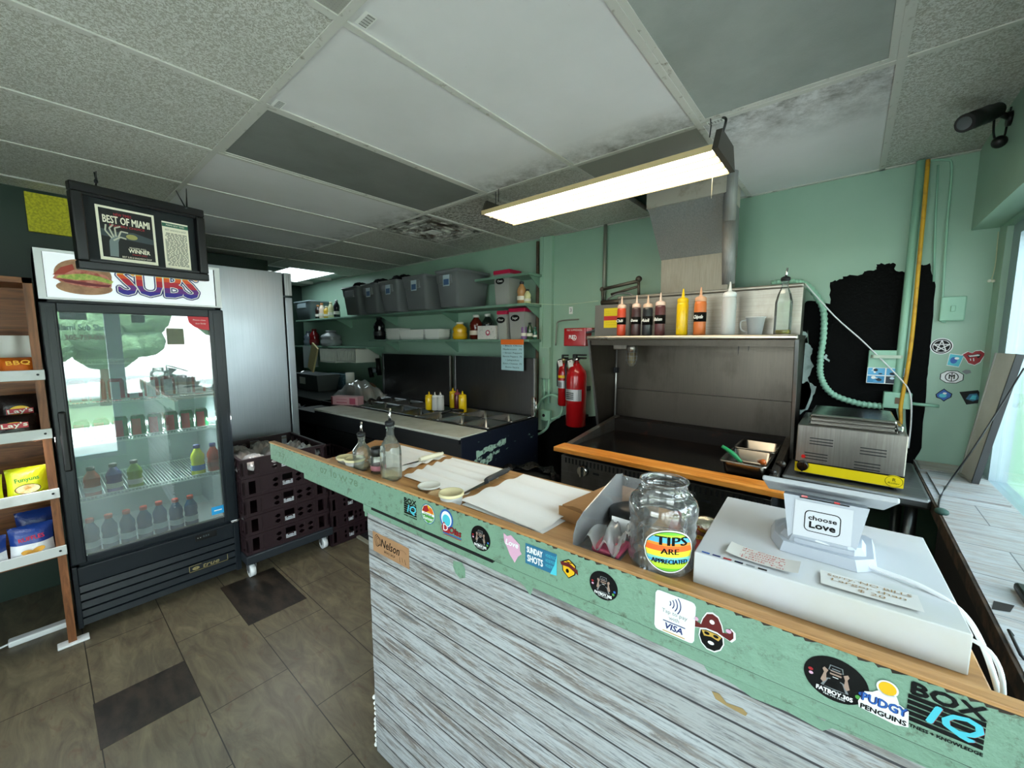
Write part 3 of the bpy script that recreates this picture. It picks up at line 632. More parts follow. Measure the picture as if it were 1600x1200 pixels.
# ================================================================ bread crates on a dolly
CRM = mat('crate_maroon', '26161b', .45); CRW = mat('crate_white_print', 'c9cdd4', .5)
CX0, CX1, CY0, CY1 = -3.50, -2.885, .775, 1.31; CP = .127
def crate(loc, label):
    t_ = thing('bread_crate', label, 'crate', loc, 0, 'maroon bread crates')
    L, D_, H_ = (CX1-CX0), (CY1-CY0), CP-.002; hx, hy = L/2, D_/2
    q = MB().box((-hx+.01, -hy+.01, .0), (hx-.01, hy-.01, .006))
    q.box((-hx, -hy, H_-.014), (-hx+.014, hy, H_)).box((hx-.014, -hy, H_-.014), (hx, hy, H_)).box((-hx, -hy, H_-.014), (hx, -hy+.014, H_)).box((-hx, hy-.014, H_-.014), (hx, hy, H_))
    q.box((-hx+.006, -hy+.006, 0), (hx-.006, hy-.006, .016)) if False else None
    q.build('crate_base', CRM, t_)
    # the four lattice walls: panels left between the openings
    def wall(name, n, half, depth, length):
        q = MB(); M_ = frame((0, 0, 0), *n)
        segs = [(-half, -half+.035), (-half+.075, -half+.175), (-half+.215, -half+.235), (half-.235, half-.215), (half-.175, half-.155), (half-.11, half-.075), (half-.035, half)]
        for a, b_ in segs: q.box((a, .0, -depth-.004), (b_, H_, -depth+.006), 0, M_)
        q.box((-half, 0, -depth-.004), (half, .02, -depth+.008), 0, M_); q.box((-half, H_-.02, -depth-.004), (half, H_, -depth+.010), 0, M_)
        for cx in (-half+.195, half-.195, half-.132):       # strips with two diamonds each
            for z0, z1 in ((.02, .03), (.056, .066), (.092, .106)): q.box((cx-.021, z0, -depth-.004), (cx+.021, z1, -depth+.003), 0, M_)
            for sx in (-1, 1):
                for zc in (.043, .079):
                    for sy in (-1, 1): q.prism([(cx+sx*.021, zc+sy*.014), (cx+sx*.004, zc+sy*.014), (cx+sx*.021, zc)], .006, 0, M_ @ Matrix.Translation((0, 0, -depth-.003)))
        # handle panel
        q.box((-.058, .015, -depth-.004), (.05, .062, -depth+.004), 0, M_); q.box((-.058, .062, -depth-.004), (-.05, .11, -depth+.004), 0, M_); q.box((.045, .062, -depth-.004), (.052, .11, -depth+.004), 0, M_)
        for k in range(9): q.box((-.04+k*.01, H_-.02, -depth+.010), (-.037+k*.01, H_-.005, -depth+.012), 0, M_)
        for a in (-half+.018, -half+.1, half-.1, half-.018, -half+.22, half-.22): q.box((a-.002, 0, -depth+.006), (a+.002, H_, -depth+.010), 0, M_)
        q.rect(-.04, .03, .04, .036, 1, M_, -depth+.0052).rect(-.034, .04, .034, .046, 1, M_, -depth+.0052).rect(-.04, .05, -.02, .056, 1, M_, -depth+.0052).rect(.02, .05, .04, .056, 1, M_, -depth+.0052).rect(-.012, .034, .012, .052, 1, M_, -depth+.0052)
        q.build(name, [CRM, CRW], t_)
    wall('side_wall', ((0, 1, 0), (0, 0, 1)), hy, -hx+.006, 0)       # facing +x
    wall('side_wall', ((0, -1, 0), (0, 0, 1)), hy, -hx+.006, 0)
    wall('end_wall', ((1, 0, 0), (0, 0, 1)), hx, -hy+.006, 0)
    wall('end_wall', ((-1, 0, 0), (0, 0, 1)), hx, -hy+.006, 0)
    return t_
# depth sign: walls sit at +hx / +hy along their own normals
names5 = ('lowest', 'second from the bottom', 'middle', 'second from the top', 'topmost')
cc = ((CX0+CX1)/2, (CY0+CY1)/2)
c0 = crate((*cc, .165), 'maroon plastic bread crate on the dolly, lowest of the front stack')
for k in range(1, 5): dup(c0, (*cc, .165+CP*k), f'maroon plastic bread crate, {names5[k]} of the front stack'+(' and filled with wrapped rolls' if k == 4 else ''))
for k in range(0, 5):
    r_ = dup(c0, (cc[0], cc[1]+.272+.165, .004+CP*(k)), f'maroon plastic bread crate, {names5[k]} of the rear stack behind the counter', group='maroon bread crates in the rear stack'); r_.scale = (1, .6, 1)
dl = thing('crate_dolly', 'black plastic dolly on white casters carrying the bread crates', 'dolly', (*cc, 0))
MB().box((CX0-.01, CY0-.01, .105), (CX1+.015, CY1+.02, .163), bev=.006).build('platform', mat('dolly_plastic', '20262c', .5), dl, world=True)
for x in (CX0+.05, CX1-.045):
    for y in (CY0+.03, CY1-.03):
        cs = MB().cyl((x, y-.016, .04), (x, y+.016, .04), .04, 24).cyl((x, y-.019, .04), (x, y+.019, .04), .014, 12, 1).build('caster', [WHITE, GREYM], dl, world=True)
        MB().box((x-.018, y-.024, .045), (x+.018, y-.020, .106)).box((x-.018, y+.020, .045), (x+.018, y+.024, .106)).box((x-.018, y-.024, .10), (x+.018, y+.024, .106)).build('fork', GREYM, cs, world=True)
# wrapped rolls in the top crate
BR = mat('bread_roll', 'b5794c', .6, var=(18, '8f5a34', .4, .65)); FILM = thinglass('plastic_film', 'f4f6f8', .12, 3.0, .28)
pos = ('near corner', 'front middle', 'front right', 'rear left', 'rear middle', 'rear right', 'centre', 'far corner')
for k in range(8):
    x = CX1-.10-.16*(k // 3)-.02*(k % 2); y = CY0+.10+.165*(k % 3)
    t_ = thing('wrapped_roll', f'bread roll in clear wrap in the top crate, {pos[k]}', 'bread', (x, y, .165+CP*4+.045), random.uniform(0, 3), 'wrapped rolls in the top crate')
    MB().ball((0, 0, .025), .05, 8, 0, (1.35, .85, .7)).build('roll', BR, t_)
    q = MB().grid(lambda u, v: ((u-.5)*.19+.004*math.sin(23*v+k), (v-.5)*.14+.004*math.sin(19*u), .072*(1-abs(2*u-1)**3)*(1-abs(2*v-1)**3)+.012*math.sin(31*u+17*v*v)), 16, 14); q.build('wrapper', FILM, t_)

# ================================================================ hanging award frame, yellow panel
pf = thing('award_frame', 'black framed award poster hanging from the ceiling in front of the fridge sign', 'picture', (-1.9, .27, 1.9))
a_ = PX(115, 283, -1.88); b_ = PX(323, 331, -1.955); c_ = PX(122, 420, -1.885)
xd = (b_-a_); W_ = xd.length; yd = (a_-c_); H_ = yd.length
M_ = frame(c_, xd, yd); q = MB()
fw = .028
q.box((0, 0, -.02), (W_, fw, .012), 0, M_, .004).box((0, H_-fw, -.02), (W_, H_, .012), 0, M_, .004).box((0, fw, -.02), (fw, H_-fw, .012), 0, M_, .004).box((W_-fw, fw, -.02), (W_, H_-fw, .012), 0, M_, .004)
q.box((fw, fw, -.012), (W_-fw, fw+.007, .004), 0, M_).box((fw, H_-fw-.007, -.012), (W_-fw, H_-fw, .004), 0, M_)
q.build('frame', mat('frame_black', '050506', .3), pf, world=True)
MAT1 = mat('mount_board', '12171a', .8)
MB().box((fw*.5, fw*.5, -.016), (W_-fw*.5, H_-fw*.5, -.012), 0, M_).build('mount', MAT1, pf, world=True)
q = MB(); px0, px1, py0, py1 = W_*.165, W_*.585, H_*.15, H_*.80
q.rect(px0, py0, px1, py1, 0, M_, -.0115); q.rect(px0+.007, py0+.01, px1-.007, py1-.007, 1, M_, -.011)
cx = (px0+px1)/2; pw = px1-px0; ph = py1-py0
q.text('BEST OF MIAMI', cx, py1-ph*.24, .024, 0, M_, -.0105, width=pw*.8, bold=.0006).text('NEW TIMES', cx-.01, py1-ph*.13, .009, 2, M_, -.0105, width=pw*.3).text('READERS CHOICE', cx, py1-ph*.34, .007, 2, M_, -.0105, width=pw*.6)
q.text('WINNER', cx+pw*.17, py0+ph*.22, .013, 0, M_, -.0105, width=pw*.38, bold=.0004).text('READERS POLL', cx+pw*.15, py0+ph*.28, .005, 0, M_, -.0105, width=pw*.3).text('BEST SUB & SANDWICH SHOP', cx+pw*.12, py0+ph*.09, .006, 0, M_, -.0105, width=pw*.52).text('MIAMI 2023', cx+pw*.17, py0+ph*.155, .005, 2, M_, -.0105, width=pw*.26)
# a generic pale hand reaching over a dark landscape
def hp(a, b): return (px0+pw*a, py0+ph*b)
q.poly([hp(.05, .45), hp(.95, .40), hp(.95, .50), hp(.6, .58), hp(.3, .55), hp(.05, .58)], 5, M_, -.0109)
for k, pp in enumerate((((.22, .42), (.12, .55), (.14, .66)), ((.25, .44), (.19, .60), (.26, .68)), ((.29, .46), (.28, .62), (.38, .66)), ((.33, .46), (.38, .57), (.50, .56)), ((.24, .38), (.36, .46), (.46, .44)))): q.line([hp(*p) for p in pp], .0042, 3, M_, -.0106+k*.0001)
q.poly([hp(.16, .08), hp(.30, .08), hp(.32, .36), hp(.36, .46), hp(.24, .50), hp(.17, .36)], 6, M_, -.0107).disc(*hp(.56, .49), pw*.10, ph*.05, 4, M_, -.0104)
q.build('poster', [mat('ivory_paper', 'e6e0cc', .7), mat('poster_black', '0b0c0e', .6), mat('poster_red', 'b02a34', .6), mat('poster_bone', 'b9b7a6', .7), mat('poster_gold', '9a9458', .7), mat('poster_steel', '3a4448', .7), mat('poster_mist', '6f7a7c', .7)], pf, world=True, inv=1)
q = MB(); ax0, ax1, ay0, ay1 = W_*.645, W_*.865, H_*.135, H_*.755
q.rect(ax0, ay0, ax1, ay1, 0, M_, -.0115).rect(ax0, ay1-.018, ax1, ay1-.005, 1, M_, -.011).text('MIAMI NEW TIMES', (ax0+ax1)/2, ay1-.0115, .006, 0, M_, -.0105, width=(ax1-ax0)*.7).text('BEST SANDWICH SHOP', (ax0+ax1)/2, ay1-.029, .006, 2, M_, -.0105, width=(ax1-ax0)*.8)
n_ = 26
for k in range(n_):
    y = ay1-.04-k*(ay1-ay0-.048)/n_; xa = ax0+.006+random.uniform(0, .008)*(k < 5 or k > 22); 
    while xa < ax1-.008:
        xb = min(xa+random.uniform(.004, .014), ax1-.006); q.rect(xa, y-.0015, xb, y+.001, 2, M_, -.011); xa = xb+.0025
q.build('article', [MC['ivory_paper'], mat('article_green', '1f5a48', .6), mat('print_grey', '4a4a46', .7)], pf, world=True, inv=1)
for (px, py), (qx, qy) in (((150, 293), (150, 268)), ((290, 325), (275, 298)), ((292, 325), (291, 295))):
    MB().cyl(PX(px, py, -1.9), PZ(qx, qy, CE), .0025, 6).build('hanging_wire', DARK, pf, world=True)
MB().tube([PZ(148, 268, CE)+Vector((0, 0, -.005)), PZ(149, 272, CE)+Vector((.01, 0, -.03)), PX(150, 284, -1.95)], .006, 6).build('wire_knot', DARK, pf, world=True)
tag(MB().box((WL+.001, .035, 2.19), (WL+.02, .52, 2.415), bev=.002).build('yellow_board', mat('yellow_panel_paint', 'd8cf2a', .6, var=(90, 'b3ab20', .4, .6)), origin=(WL, .27, 2.3)), 'bright yellow panel high on the dark left wall behind the framed award', 'panel')
struct(MB().box((-5.10, .85, 2.14), (-5.0, 1.74, 2.43)).build('trim_1', GREEN_SHADE))
# ================================================================ the order counter
CA = R(2.6); CO = Vector((-1.27, .712, 0)); CU = Vector((math.cos(CA), math.sin(CA), 0)); CV = Vector((-math.sin(CA), math.cos(CA), 0)); UP = Vector((0, 0, 1))
def CL(u, v, z): return CO+CU*u+CV*v+UP*z
def PV(px, py, v):
    d = ray(px, py); n = CV; tt = ((CO+CV*v-_c).dot(n))/d.dot(n); p = _c+d*tt-CO; return (p.dot(CU), p.z)
def PL(px, py, z):
    p = PZ(px, py, z)-CO; return (p.dot(CU), p.dot(CV))
ct = thing('service_counter', 'long green-trimmed order counter with whitewashed plank front and wooden top', 'counter', CO, CA)
ZT = 1.072
CLAD = planks('counter_planks', 6.0, .066, (R(90), 0, 0), joint='3c3c40', dark='62666c', warm='857b72', light='b9c0c4', mortar=.0024)
clad = MB().box((0, 0, .0), (1.74, .014, .949)).build('plank_cladding', CLAD, ct)
MB().box((.012, .014, .0), (1.44, .30, 1.05)).build('carcass', greenpaint('counter_carcass', '3a4a42', '2f3d36'), ct)
q = MB().box((-.01, -.010, .949), (1.74, .014, .979), bev=.003).box((-.01, -.004, .93), (-.002, .014, .949)); q.build('ledge_trim', GREENT, ct)
q = MB().hexa([(-.735, -.020, 1.008), (-.735, .0, 1.008), (-.735, .0, 1.083), (-.735, -.020, 1.083)], [(-.42, -.020, 1.006), (-.42, .0, 1.006), (-.42, .0, 1.083), (-.42, -.020, 1.083)])
q.box((-.42, -.020, .985), (1.74, .0, 1.083)); EM_ = frame((0, -.0205, 0), (1, 0, 0), (0, 0, 1))
for k in range(150):                                   # chipped dark line where the wood meets the paint
    u = -.7+k*.0163+random.uniform(-.01, .01); h_ = random.uniform(.0008, .0045)*(1.6 if u > .3 else 1)
    q.poly([(u, 1.0832), (u+random.uniform(.002, .006), 1.0832-h_), (u+random.uniform(.008, .014), 1.0832-h_*.7), (u+random.uniform(.016, .026), 1.0832)], 1, EM_)
fascia = q.build('fascia_board', [GREENT, mat('bare_dark_wood', '3a3128', .8)], ct)
WTOP = wood('counter_top_wood', '94683c', 'b58652', 'cc9f68', 'x', .4, .8)
q = MB().box((-.74, -.023, 1.083), (1.74, .002, 1.090), bev=.0015); q.build('wood_edge', WTOP, ct)
q = MB().box((-.33, .0, 1.048), (1.455, .372, ZT), bev=.003); q.build('worktop', WTOP, ct)
MB().box((.06, -.0225, .978), (.60, -.006, .9855)).build('black_shade_strip', BLACKM, ct); MB().box((-.4, -.012, .978), (1.74, -.004, .9855)).build('gap_shade_strip', mat('crease_shade', '3d4f45', .9), ct)  # solid dark strips stand in for the shade of the gap under the fascia
# torn laminate: green paint shows through
G2 = frame((0, -.0012, 0), (1, 0, 0), (0, 0, 1)); q = MB()
def cpoly(pp, mi=0, z=0.): MB().poly([PV(x, y, -.0012) for x, y in pp], mi, G2, z).build('bare_paint_patch', GREENT, clad, inv=1)
cpoly([(708, 876), (722, 879), (727, 890), (727, 903), (719, 904), (712, 896), (708, 886)])
cpoly([(803, 899), (835, 912), (830, 928), (828, 930), (820, 917), (810, 908)])
cpoly([(1060, 1012), (1095, 1032), (1106, 1050), (1125, 1058), (1150, 1072), (1175, 1090), (1230, 1112), (1285, 1142), (1290, 1128), (1200, 1075), (1100, 1030)])
cpoly([(1285, 1142), (1290, 1125), (1310, 1133), (1500, 1205), (1600, 1245), (1600, 1262), (1480, 1214), (1330, 1148), (1300, 1138)])
q = MB(); 
q.poly([PV(x, y, -.0012) for x, y in [(1112, 1080), (1124, 1084), (1135, 1098), (1160, 1107), (1168, 1115), (1165, 1119), (1135, 1103), (1118, 1092)]], 0, G2)
q.build('tape_residue', mat('tape_brown', '9c8458', .6), ct, inv=1)
q = MB()
for k in range(10):                                    # peeled white laminate end at the floor corner
    q.ball((-.004+random.uniform(-.006, .003), .004, .02+.022*k+random.uniform(-.006, .006)), random.uniform(.004, .009), 4)
q.build('peeled_corner', WHITEM, ct)

# ---- stickers: parts of the counter
SI = [mat('st_black', '070708', .5, spec=.25), mat('st_white', 'eef1f2', .45), mat('st_cyan', '4fc3d6', .4), mat('st_red', 'a3222a', .45), mat('st_yellow', 'eab81c', .45), mat('st_blue', '2b62b5', .45), mat('st_skin', 'a58a7c', .5), mat('st_grey', '7f8488', .5), mat('st_orange', 'e2662c', .45), mat('st_green', '55a04c', .45), mat('st_pink', 'd9a9c4', .5), mat('st_maroon', '5e1718', .45), mat('st_teal', '2d6f92', .45), mat('st_kraft', 'a77f5c', .7), mat('st_navy', '1d2c6b', .45), mat('st_gold', 'c8a24a', .5)]
def stick(px, py, s_=1.0, v=-.0205): u, z = PV(px, py, v); return frame((u, v-.0006, z), (1, 0, 0), (0, 0, 1)) @ Matrix.Diagonal((s_, s_, 1, 1))
def sdone(q, label, name='sticker'): o = q.build(name, SI, fascia if name == 'sticker' else clad, inv=1); o['label'] = label; return o
def box_iq(M, w, h):
    q = MB(); q.text('BOX', 0, h*.33, h*.25, 0, M, 0, width=w*.92, bold=.0012*w/.07)
    for k in range(5): y = h*.15-k*h*.115; q.rect(-w*.48, y-h*.045, w*.48, y+h*.045, 0, M, 0)
    q.text('IQ', w*.14, -h*.06, h*.38, 3, M, .0003, width=w*.62, shear=.3, bold=.001*w/.07); q.text('IQ', w*.13, -h*.055, h*.38, 2, M, .0006, width=w*.62, shear=.3, bold=.0012*w/.07)
    q.text('FITNESS + KNOWLEDGE', 0, -h*.45, h*.065, 0, M, 0, width=w*.97, bold=.0003); return q
def fatboy(M, w, h, n='305'):
    q = MB(); rx, ry = w/2, h/2
    q.disc(0, 0, rx, ry, 0, M, 0, 40); s = min(w, h)
    q.poly([(-s*.24, -s*.22), (-s*.15, -s*.02), (0, s*.03), (s*.15, -s*.02), (s*.24, -s*.22), (0, -s*.25)], 7, M, .0002).poly([(-s*.19, -s*.22), (-s*.12, -s*.03), (0, .01*s), (s*.12, -s*.03), (s*.19, -s*.22)], 0, M, .0004)
    q.disc(0, s*.13, s*.10, s*.13, 6, M, .0005).poly([(-s*.10, s*.10), (s*.10, s*.10), (s*.08, -s*.02), (0, -s*.09), (-s*.08, -s*.02)], 0, M, .0007).rect(-s*.05, s*.05, s*.05, s*.065, 1, M, .0008)
    q.rect(-s*.11, s*.14, s*.11, s*.175, 0, M, .0009).poly([(-s*.13, s*.2), (s*.13, s*.2), (s*.11, s*.32), (-s*.11, s*.32)], 7, M, .0009).poly([(-s*.115, s*.21), (s*.115, s*.21), (s*.095, s*.305), (-s*.095, s*.305)], 0, M, .001).rect(-s*.07, s*.235, s*.07, s*.255, 7, M, .0011)
    for sx in (-1, 1):
        q.poly([(sx*s*.13, s*.17), (sx*s*.2, s*.22), (sx*s*.23, s*.17), (sx*s*.2, s*.1), (sx*s*.25, -s*.1), (sx*s*.2, -s*.15), (sx*s*.15, -s*.08), (sx*s*.16, s*.08)], 6, M, .0006)
    q.text('FATBOY.305', 0, -s*.31, s*.095, 1, M, .0011, width=s*.62, bold=.0004).text('786.705.5600', 0, -s*.39, s*.04, 1, M, .0011, width=s*.38)
    q.disc(-rx*.78, ry*.1, s*.045, s*.035, 3, M, .0006).disc(-rx*.76, -ry*.08, s*.04, s*.035, 10, M, .0006).disc(rx*.78, -ry*.15, s*.04, s*.04, 5, M, .0006).disc(rx*.7, -ry*.36, s*.045, s*.045, 9, M, .0006); return q
sdone(box_iq(stick(641, 794), .062, .062), 'small black and cyan gym sticker at the left end of the row')
M_ = stick(669, 803, .9); q = MB().disc(0, 0, .034, .034, 12, M_).disc(0, 0, .031, .031, 1, M_, .0002).poly([(-.03, .004), (-.022, .022), (0, .031), (.022, .022), (.03, .004)], 4, M_, .0004).poly([(-.028, .006), (-.018, .024), (-.002, .029), (.006, .012), (-.01, .004)], 3, M_, .0006).poly([(.0, .014), (.012, .026), (.027, .012), (.02, .004)], 8, M_, .0006).poly([(-.03, -.004), (.03, -.004), (.022, -.022), (0, -.031), (-.022, -.022)], 9, M_, .0004).text('Sunset', 0, -.015, .012, 1, M_, .0008, width=.046, shear=.2, bold=.0004).text('Original', 0, -.001, .008, 0, M_, .0008, width=.04)
sdone(q, 'small round sunset-coloured sticker beside the small gym sticker')
M_ = stick(703, 821, .95); q = MB().disc(-.014, .016, .028, .030, 5, M_).disc(-.014, .016, .022, .024, 1, M_, .0002).disc(-.014, .012, .017, .018, 2, M_, .0004).poly([(-.035, -.012), (-.026, .006), (-.006, -.008), (.0, -.026), (-.03, -.026)], 3, M_, .0006).text('D', -.018, -.012, .022, 1, M_, .0008).text('Olas', .022, -.014, .020, 0, M_, .0004, width=.05, shear=.2, bold=.0014).text('Olas', .022, -.014, .020, 3, M_, .0009, width=.05, shear=.2, bold=.0005).rect(-.03, -.030, .048, -.027, 5, M_, .0005).rect(-.024, -.034, .046, -.032, 3, M_, .0005)
sdone(q, 'blue and red wave-shaped script sticker')
sdone(fatboy(stick(751, 841), .068, .068), 'smaller black oval sticker with bearded figure, left of the blue sign sticker')
M_ = stick(801, 856, .85); q = MB().poly([(-.034, .036), (-.02, .030), (-.006, .037), (.010, .028), (.026, .018), (.027, .0), (.033, -.008), (.02, -.02), (.008, -.043), (.002, -.036), (-.010, -.024), (-.020, -.004), (-.03, .008)], 10, M_).text('Love', -.002, .012, .017, 1, M_, .0004, width=.045, shear=.2, bold=.0008)
sdone(q, 'faded pink and white cut-out sticker')
M_ = stick(845, 873, .88); q = MB().rect(-.05, -.029, .05, .029, 12, M_).text('SUNDAY', -.020, .012, .017, 1, M_, .0004, width=.05, bold=.0007).text('SHOTS', -.018, -.012, .019, 1, M_, .0004, width=.05, bold=.0007)
for y in (.016, .002, -.012): q.text('HOUSE MUSIC', .031, y, .009, 2, M_, .0004, width=.03)
q.poly([(.05, .029), (.05, -.029), (.03, -.031), (.044, 0)], 2, M_, .0005)
sdone(q, 'blue rectangular sticker with white block letters and worn corner')
M_ = stick(889, 888, .82); q = MB().poly([(-.022, .014), (0, .027), (.022, .014), (.02, -.012), (0, -.029), (-.02, -.012)], 0, M_).poly([(-.019, .012), (0, .024), (.019, .012), (.017, -.011), (0, -.026), (-.017, -.011)], 4, M_, .0003).poly([(-.027, .012), (.0, .016), (.027, .004), (.029, -.01), (.022, -.006), (0, .004), (-.024, .003)], 11, M_, .0006).disc(-.004, -.008, .005, .006, 0, M_, .0006).rect(-.009, .016, .009, .0185, 0, M_, .0006)
sdone(q, 'yellow shield sticker with brown ribbon')
sdone(fatboy(stick(943, 915), .064, .062), 'middle black oval sticker with bearded figure, left of the card payment sticker')
M_ = stick(1054, 962, .92)
w2, h2 = .079, .088
q = MB().prism([(-w2/2, -h2/2+.008), (-w2/2+.003, -h2/2+.002), (-w2/2+.008, -h2/2), (w2/2-.008, -h2/2), (w2/2-.003, -h2/2+.002), (w2/2, -h2/2+.008), (w2/2, h2/2-.008), (w2/2-.003, h2/2-.002), (w2/2-.008, h2/2), (-w2/2+.008, h2/2), (-w2/2+.003, h2/2-.002), (-w2/2, h2/2-.008)], .0007, 1, M_)
for k in range(4): q.ring(-.016, .024, .007+.0065*k, .009+.0065*k, 14, M_, .0012, 10, R(-38), R(38))
q.text('Tap to pay', 0, .004, .0085, 7, M_, .0012, width=.05).text('with', 0, -.008, .0085, 7, M_, .0012, width=.02).rect(-.022, -.0185, .022, -.0165, 14, M_, .0012).text('VISA', 0, -.028, .013, 14, M_, .0012, width=.036, shear=.2, bold=.0006).rect(-.022, -.041, .022, -.039, 15, M_, .0012)
sdone(q, 'white rounded tap-to-pay card sticker')
M_ = stick(1112, 986, .74)
hat = [(-.026, -.002), (-.040, -.006), (-.047, .004), (-.046, .018), (-.038, .024), (-.030, .018), (-.034, .010), (-.024, .008), (-.020, .024), (-.012, .040), (0, .045), (.012, .040), (.020, .024), (.024, .008), (.034, .010), (.030, .018), (.038, .024), (.046, .018), (.047, .004), (.040, -.006), (.026, -.002), (.012, .003), (-.012, .003)]
beard = [(-.024, -.006), (-.012, -.001), (.012, -.001), (.024, -.006), (.026, -.022), (.020, -.038), (.008, -.048), (-.008, -.048), (-.020, -.038), (-.026, -.022)]
q = MB()
for k, P_ in enumerate((hat, beard)): cx = sum(p[0] for p in P_)/len(P_); cy = sum(p[1] for p in P_)/len(P_); q.poly([(cx+(p[0]-cx)*1.1, cy+(p[1]-cy)*1.13) for p in P_], 1, M_, .0001*k)
q.poly(hat, 11, M_, .0004).poly(beard, 0, M_, .0005).poly([(-.022, -.006), (-.010, -.003), (.010, -.003), (.022, -.006), (.016, -.018), (0, -.014), (-.016, -.018)], 15, M_, .0007).disc(0, .024, .0055, .0055, 1, M_, .0007).disc(-.036, .017, .006, .005, 10, M_, .0007).disc(.036, .017, .006, .005, 10, M_, .0007).disc(.0, -.030, .007, .0045, 1, M_, .0008).disc(-.010, -.009, .006, .004, 0, M_, .0008).disc(.010, -.009, .006, .004, 0, M_, .0008)
sdone(q, 'maroon pirate hat and black beard cut-out sticker')
sdone(fatboy(stick(1305, 1062), .078, .070), 'largest black oval sticker with bearded figure, near the right end')
M_ = stick(1382, 1094, .74) @ Matrix.Translation((0, 0, .0014)); q = MB().poly([(-.038, -.022), (-.03, .004), (-.012, .012), (.014, .008), (.034, -.002), (.036, -.034), (.018, -.040), (-.036, -.034)], 1, M_).disc(.002, .028, .016, .016, 1, M_, .0001).disc(.002, .028, .013, .013, 4, M_, .0004).poly([(-.018, .010), (-.008, .02), (.016, .018), (.02, .006)], 1, M_, .0001).text('PUDGY', -.001, -.008, .017, 14, M_, .0005, width=.066, bold=.0012).text('PUDGY', -.001, -.0075, .017, 5, M_, .0009, width=.063, bold=.0003).text('PENGUINS', -.001, -.029, .010, 0, M_, .0005, width=.066, bold=.0006)
sdone(q, 'white lettered sticker with a yellow disc')
sdone(box_iq(stick(1476, 1120), .076, .072), 'large black and cyan gym sticker at the right end of the row')
M_ = frame((.13, -.0012, .85), (1, 0, 0), (0, 0, 1)); q = MB().rect(-.10, -.036, .10, .036, 13, M_)
q.text('Nelson', .0, .006, .030, 0, M_, .0004, width=.10, shear=.25, bold=.0006).text('BREAD SHOP', -.005, -.020, .009, 0, M_, .0004, width=.06)
for k in range(3): q.ring(-.074+.006*k, .008, .013, .0145, 0, M_, .0004, 18, k=1.5-.3*k)
q.ring(.066, .008, .018, .0192, 0, M_, .0004, 14, R(10), R(190), .5).line([(.05, -.01), (.052, -.028)], .0015, 0, M_, .0004).line([(.062, -.008), (.066, -.024)], .0015, 0, M_, .0004).line([(.076, -.01), (.082, -.028)], .0015, 0, M_, .0004)
sdone(q, 'brown kraft sticker with handwritten lettering on the plank front')
q = MB(); M_ = frame((0, -.0207, 0), (1, 0, 0), (0, 0, 1))
for s_, (px, py), w_ in (('07 10 W 78', (528, 745), .26), ('7 7', (440, 712), .06)): u, z = PV(px, py, -.0207); q.text(s_, u, z, .022, 0, M_, .0, width=w_, bold=.0008)
q.build('scratched_lettering', mat('scratched_paint', '6f8a72', .8), ct, inv=1)

# ================================================================ things lying on the counter
GLASSB = thinglass('bottle_glass', 'eef4f2', refl=1.6, film=.05); GLASSD = mat('solid_glass', 'ffffff', .02, trans=1.0, ior=1.45)
def sheet(name, label, corners, z, amp=.004, waves=5, m=PAPER, group=None, phase=0, th=.0012, dirn=0):
    P = [CL(u, v, 0) for u, v in corners]; cx = sum(P, Vector())/4
    def pt(a, b): return (P[0]*(1-a)+P[1]*a)*(1-b)+(P[3]*(1-a)+P[2]*a)*b-cx
    def fn(s):
        def g(u, v):
            p = pt(u, v); k = u if dirn else v; o = v if dirn else u
            w_ = amp*(.5+.5*math.sin(k*waves*2*math.pi+o*1.2+phase))*(.4+.6*math.sin(math.pi*min(max(k, 0), 1)))
            return (p.x, p.y, max(w_+.0004*math.sin(9*o+20*k), 0)+(th if s else 0))
        return g
    q = MB(); nu, nv = 30, 30; q.grid(fn(1), nu, nv); q.grid(fn(0), nu, nv)
    o = q.build(name, m, origin=None); o.location = (cx.x, cx.y, z); return tag(o, label, 'paper', group)
sheet('sandwich_paper', 'white sandwich wrap paper nearest the tip jar, under the wavy top one', [(.435, .035), (.72, .028), (.748, .352), (.45, .356)], ZT+.0005, .0012, 2, group='white wrap papers on the counter')
sheet('sandwich_paper', 'slightly turned top sheet of white wrap paper nearest the tip jar', [(.42, .045), (.712, .022), (.742, .33), (.432, .345)], ZT+.0045, .008, 3, group='white wrap papers on the counter', phase=1)
sheet('sandwich_paper', 'long pleated white wrap paper in the middle, between the two knives', [(.10, .085), (.395, .075), (.365, .352), (.075, .345)], ZT+.0005, .010, 5, group='white wrap papers on the counter', dirn=0)
sheet('sandwich_paper', 'white wrap paper farthest left, behind the oil bottles', [(-.17, .11), (.05, .10), (.045, .345), (-.245, .335)], ZT+.0005, .009, 4, group='white wrap papers on the counter', phase=2)
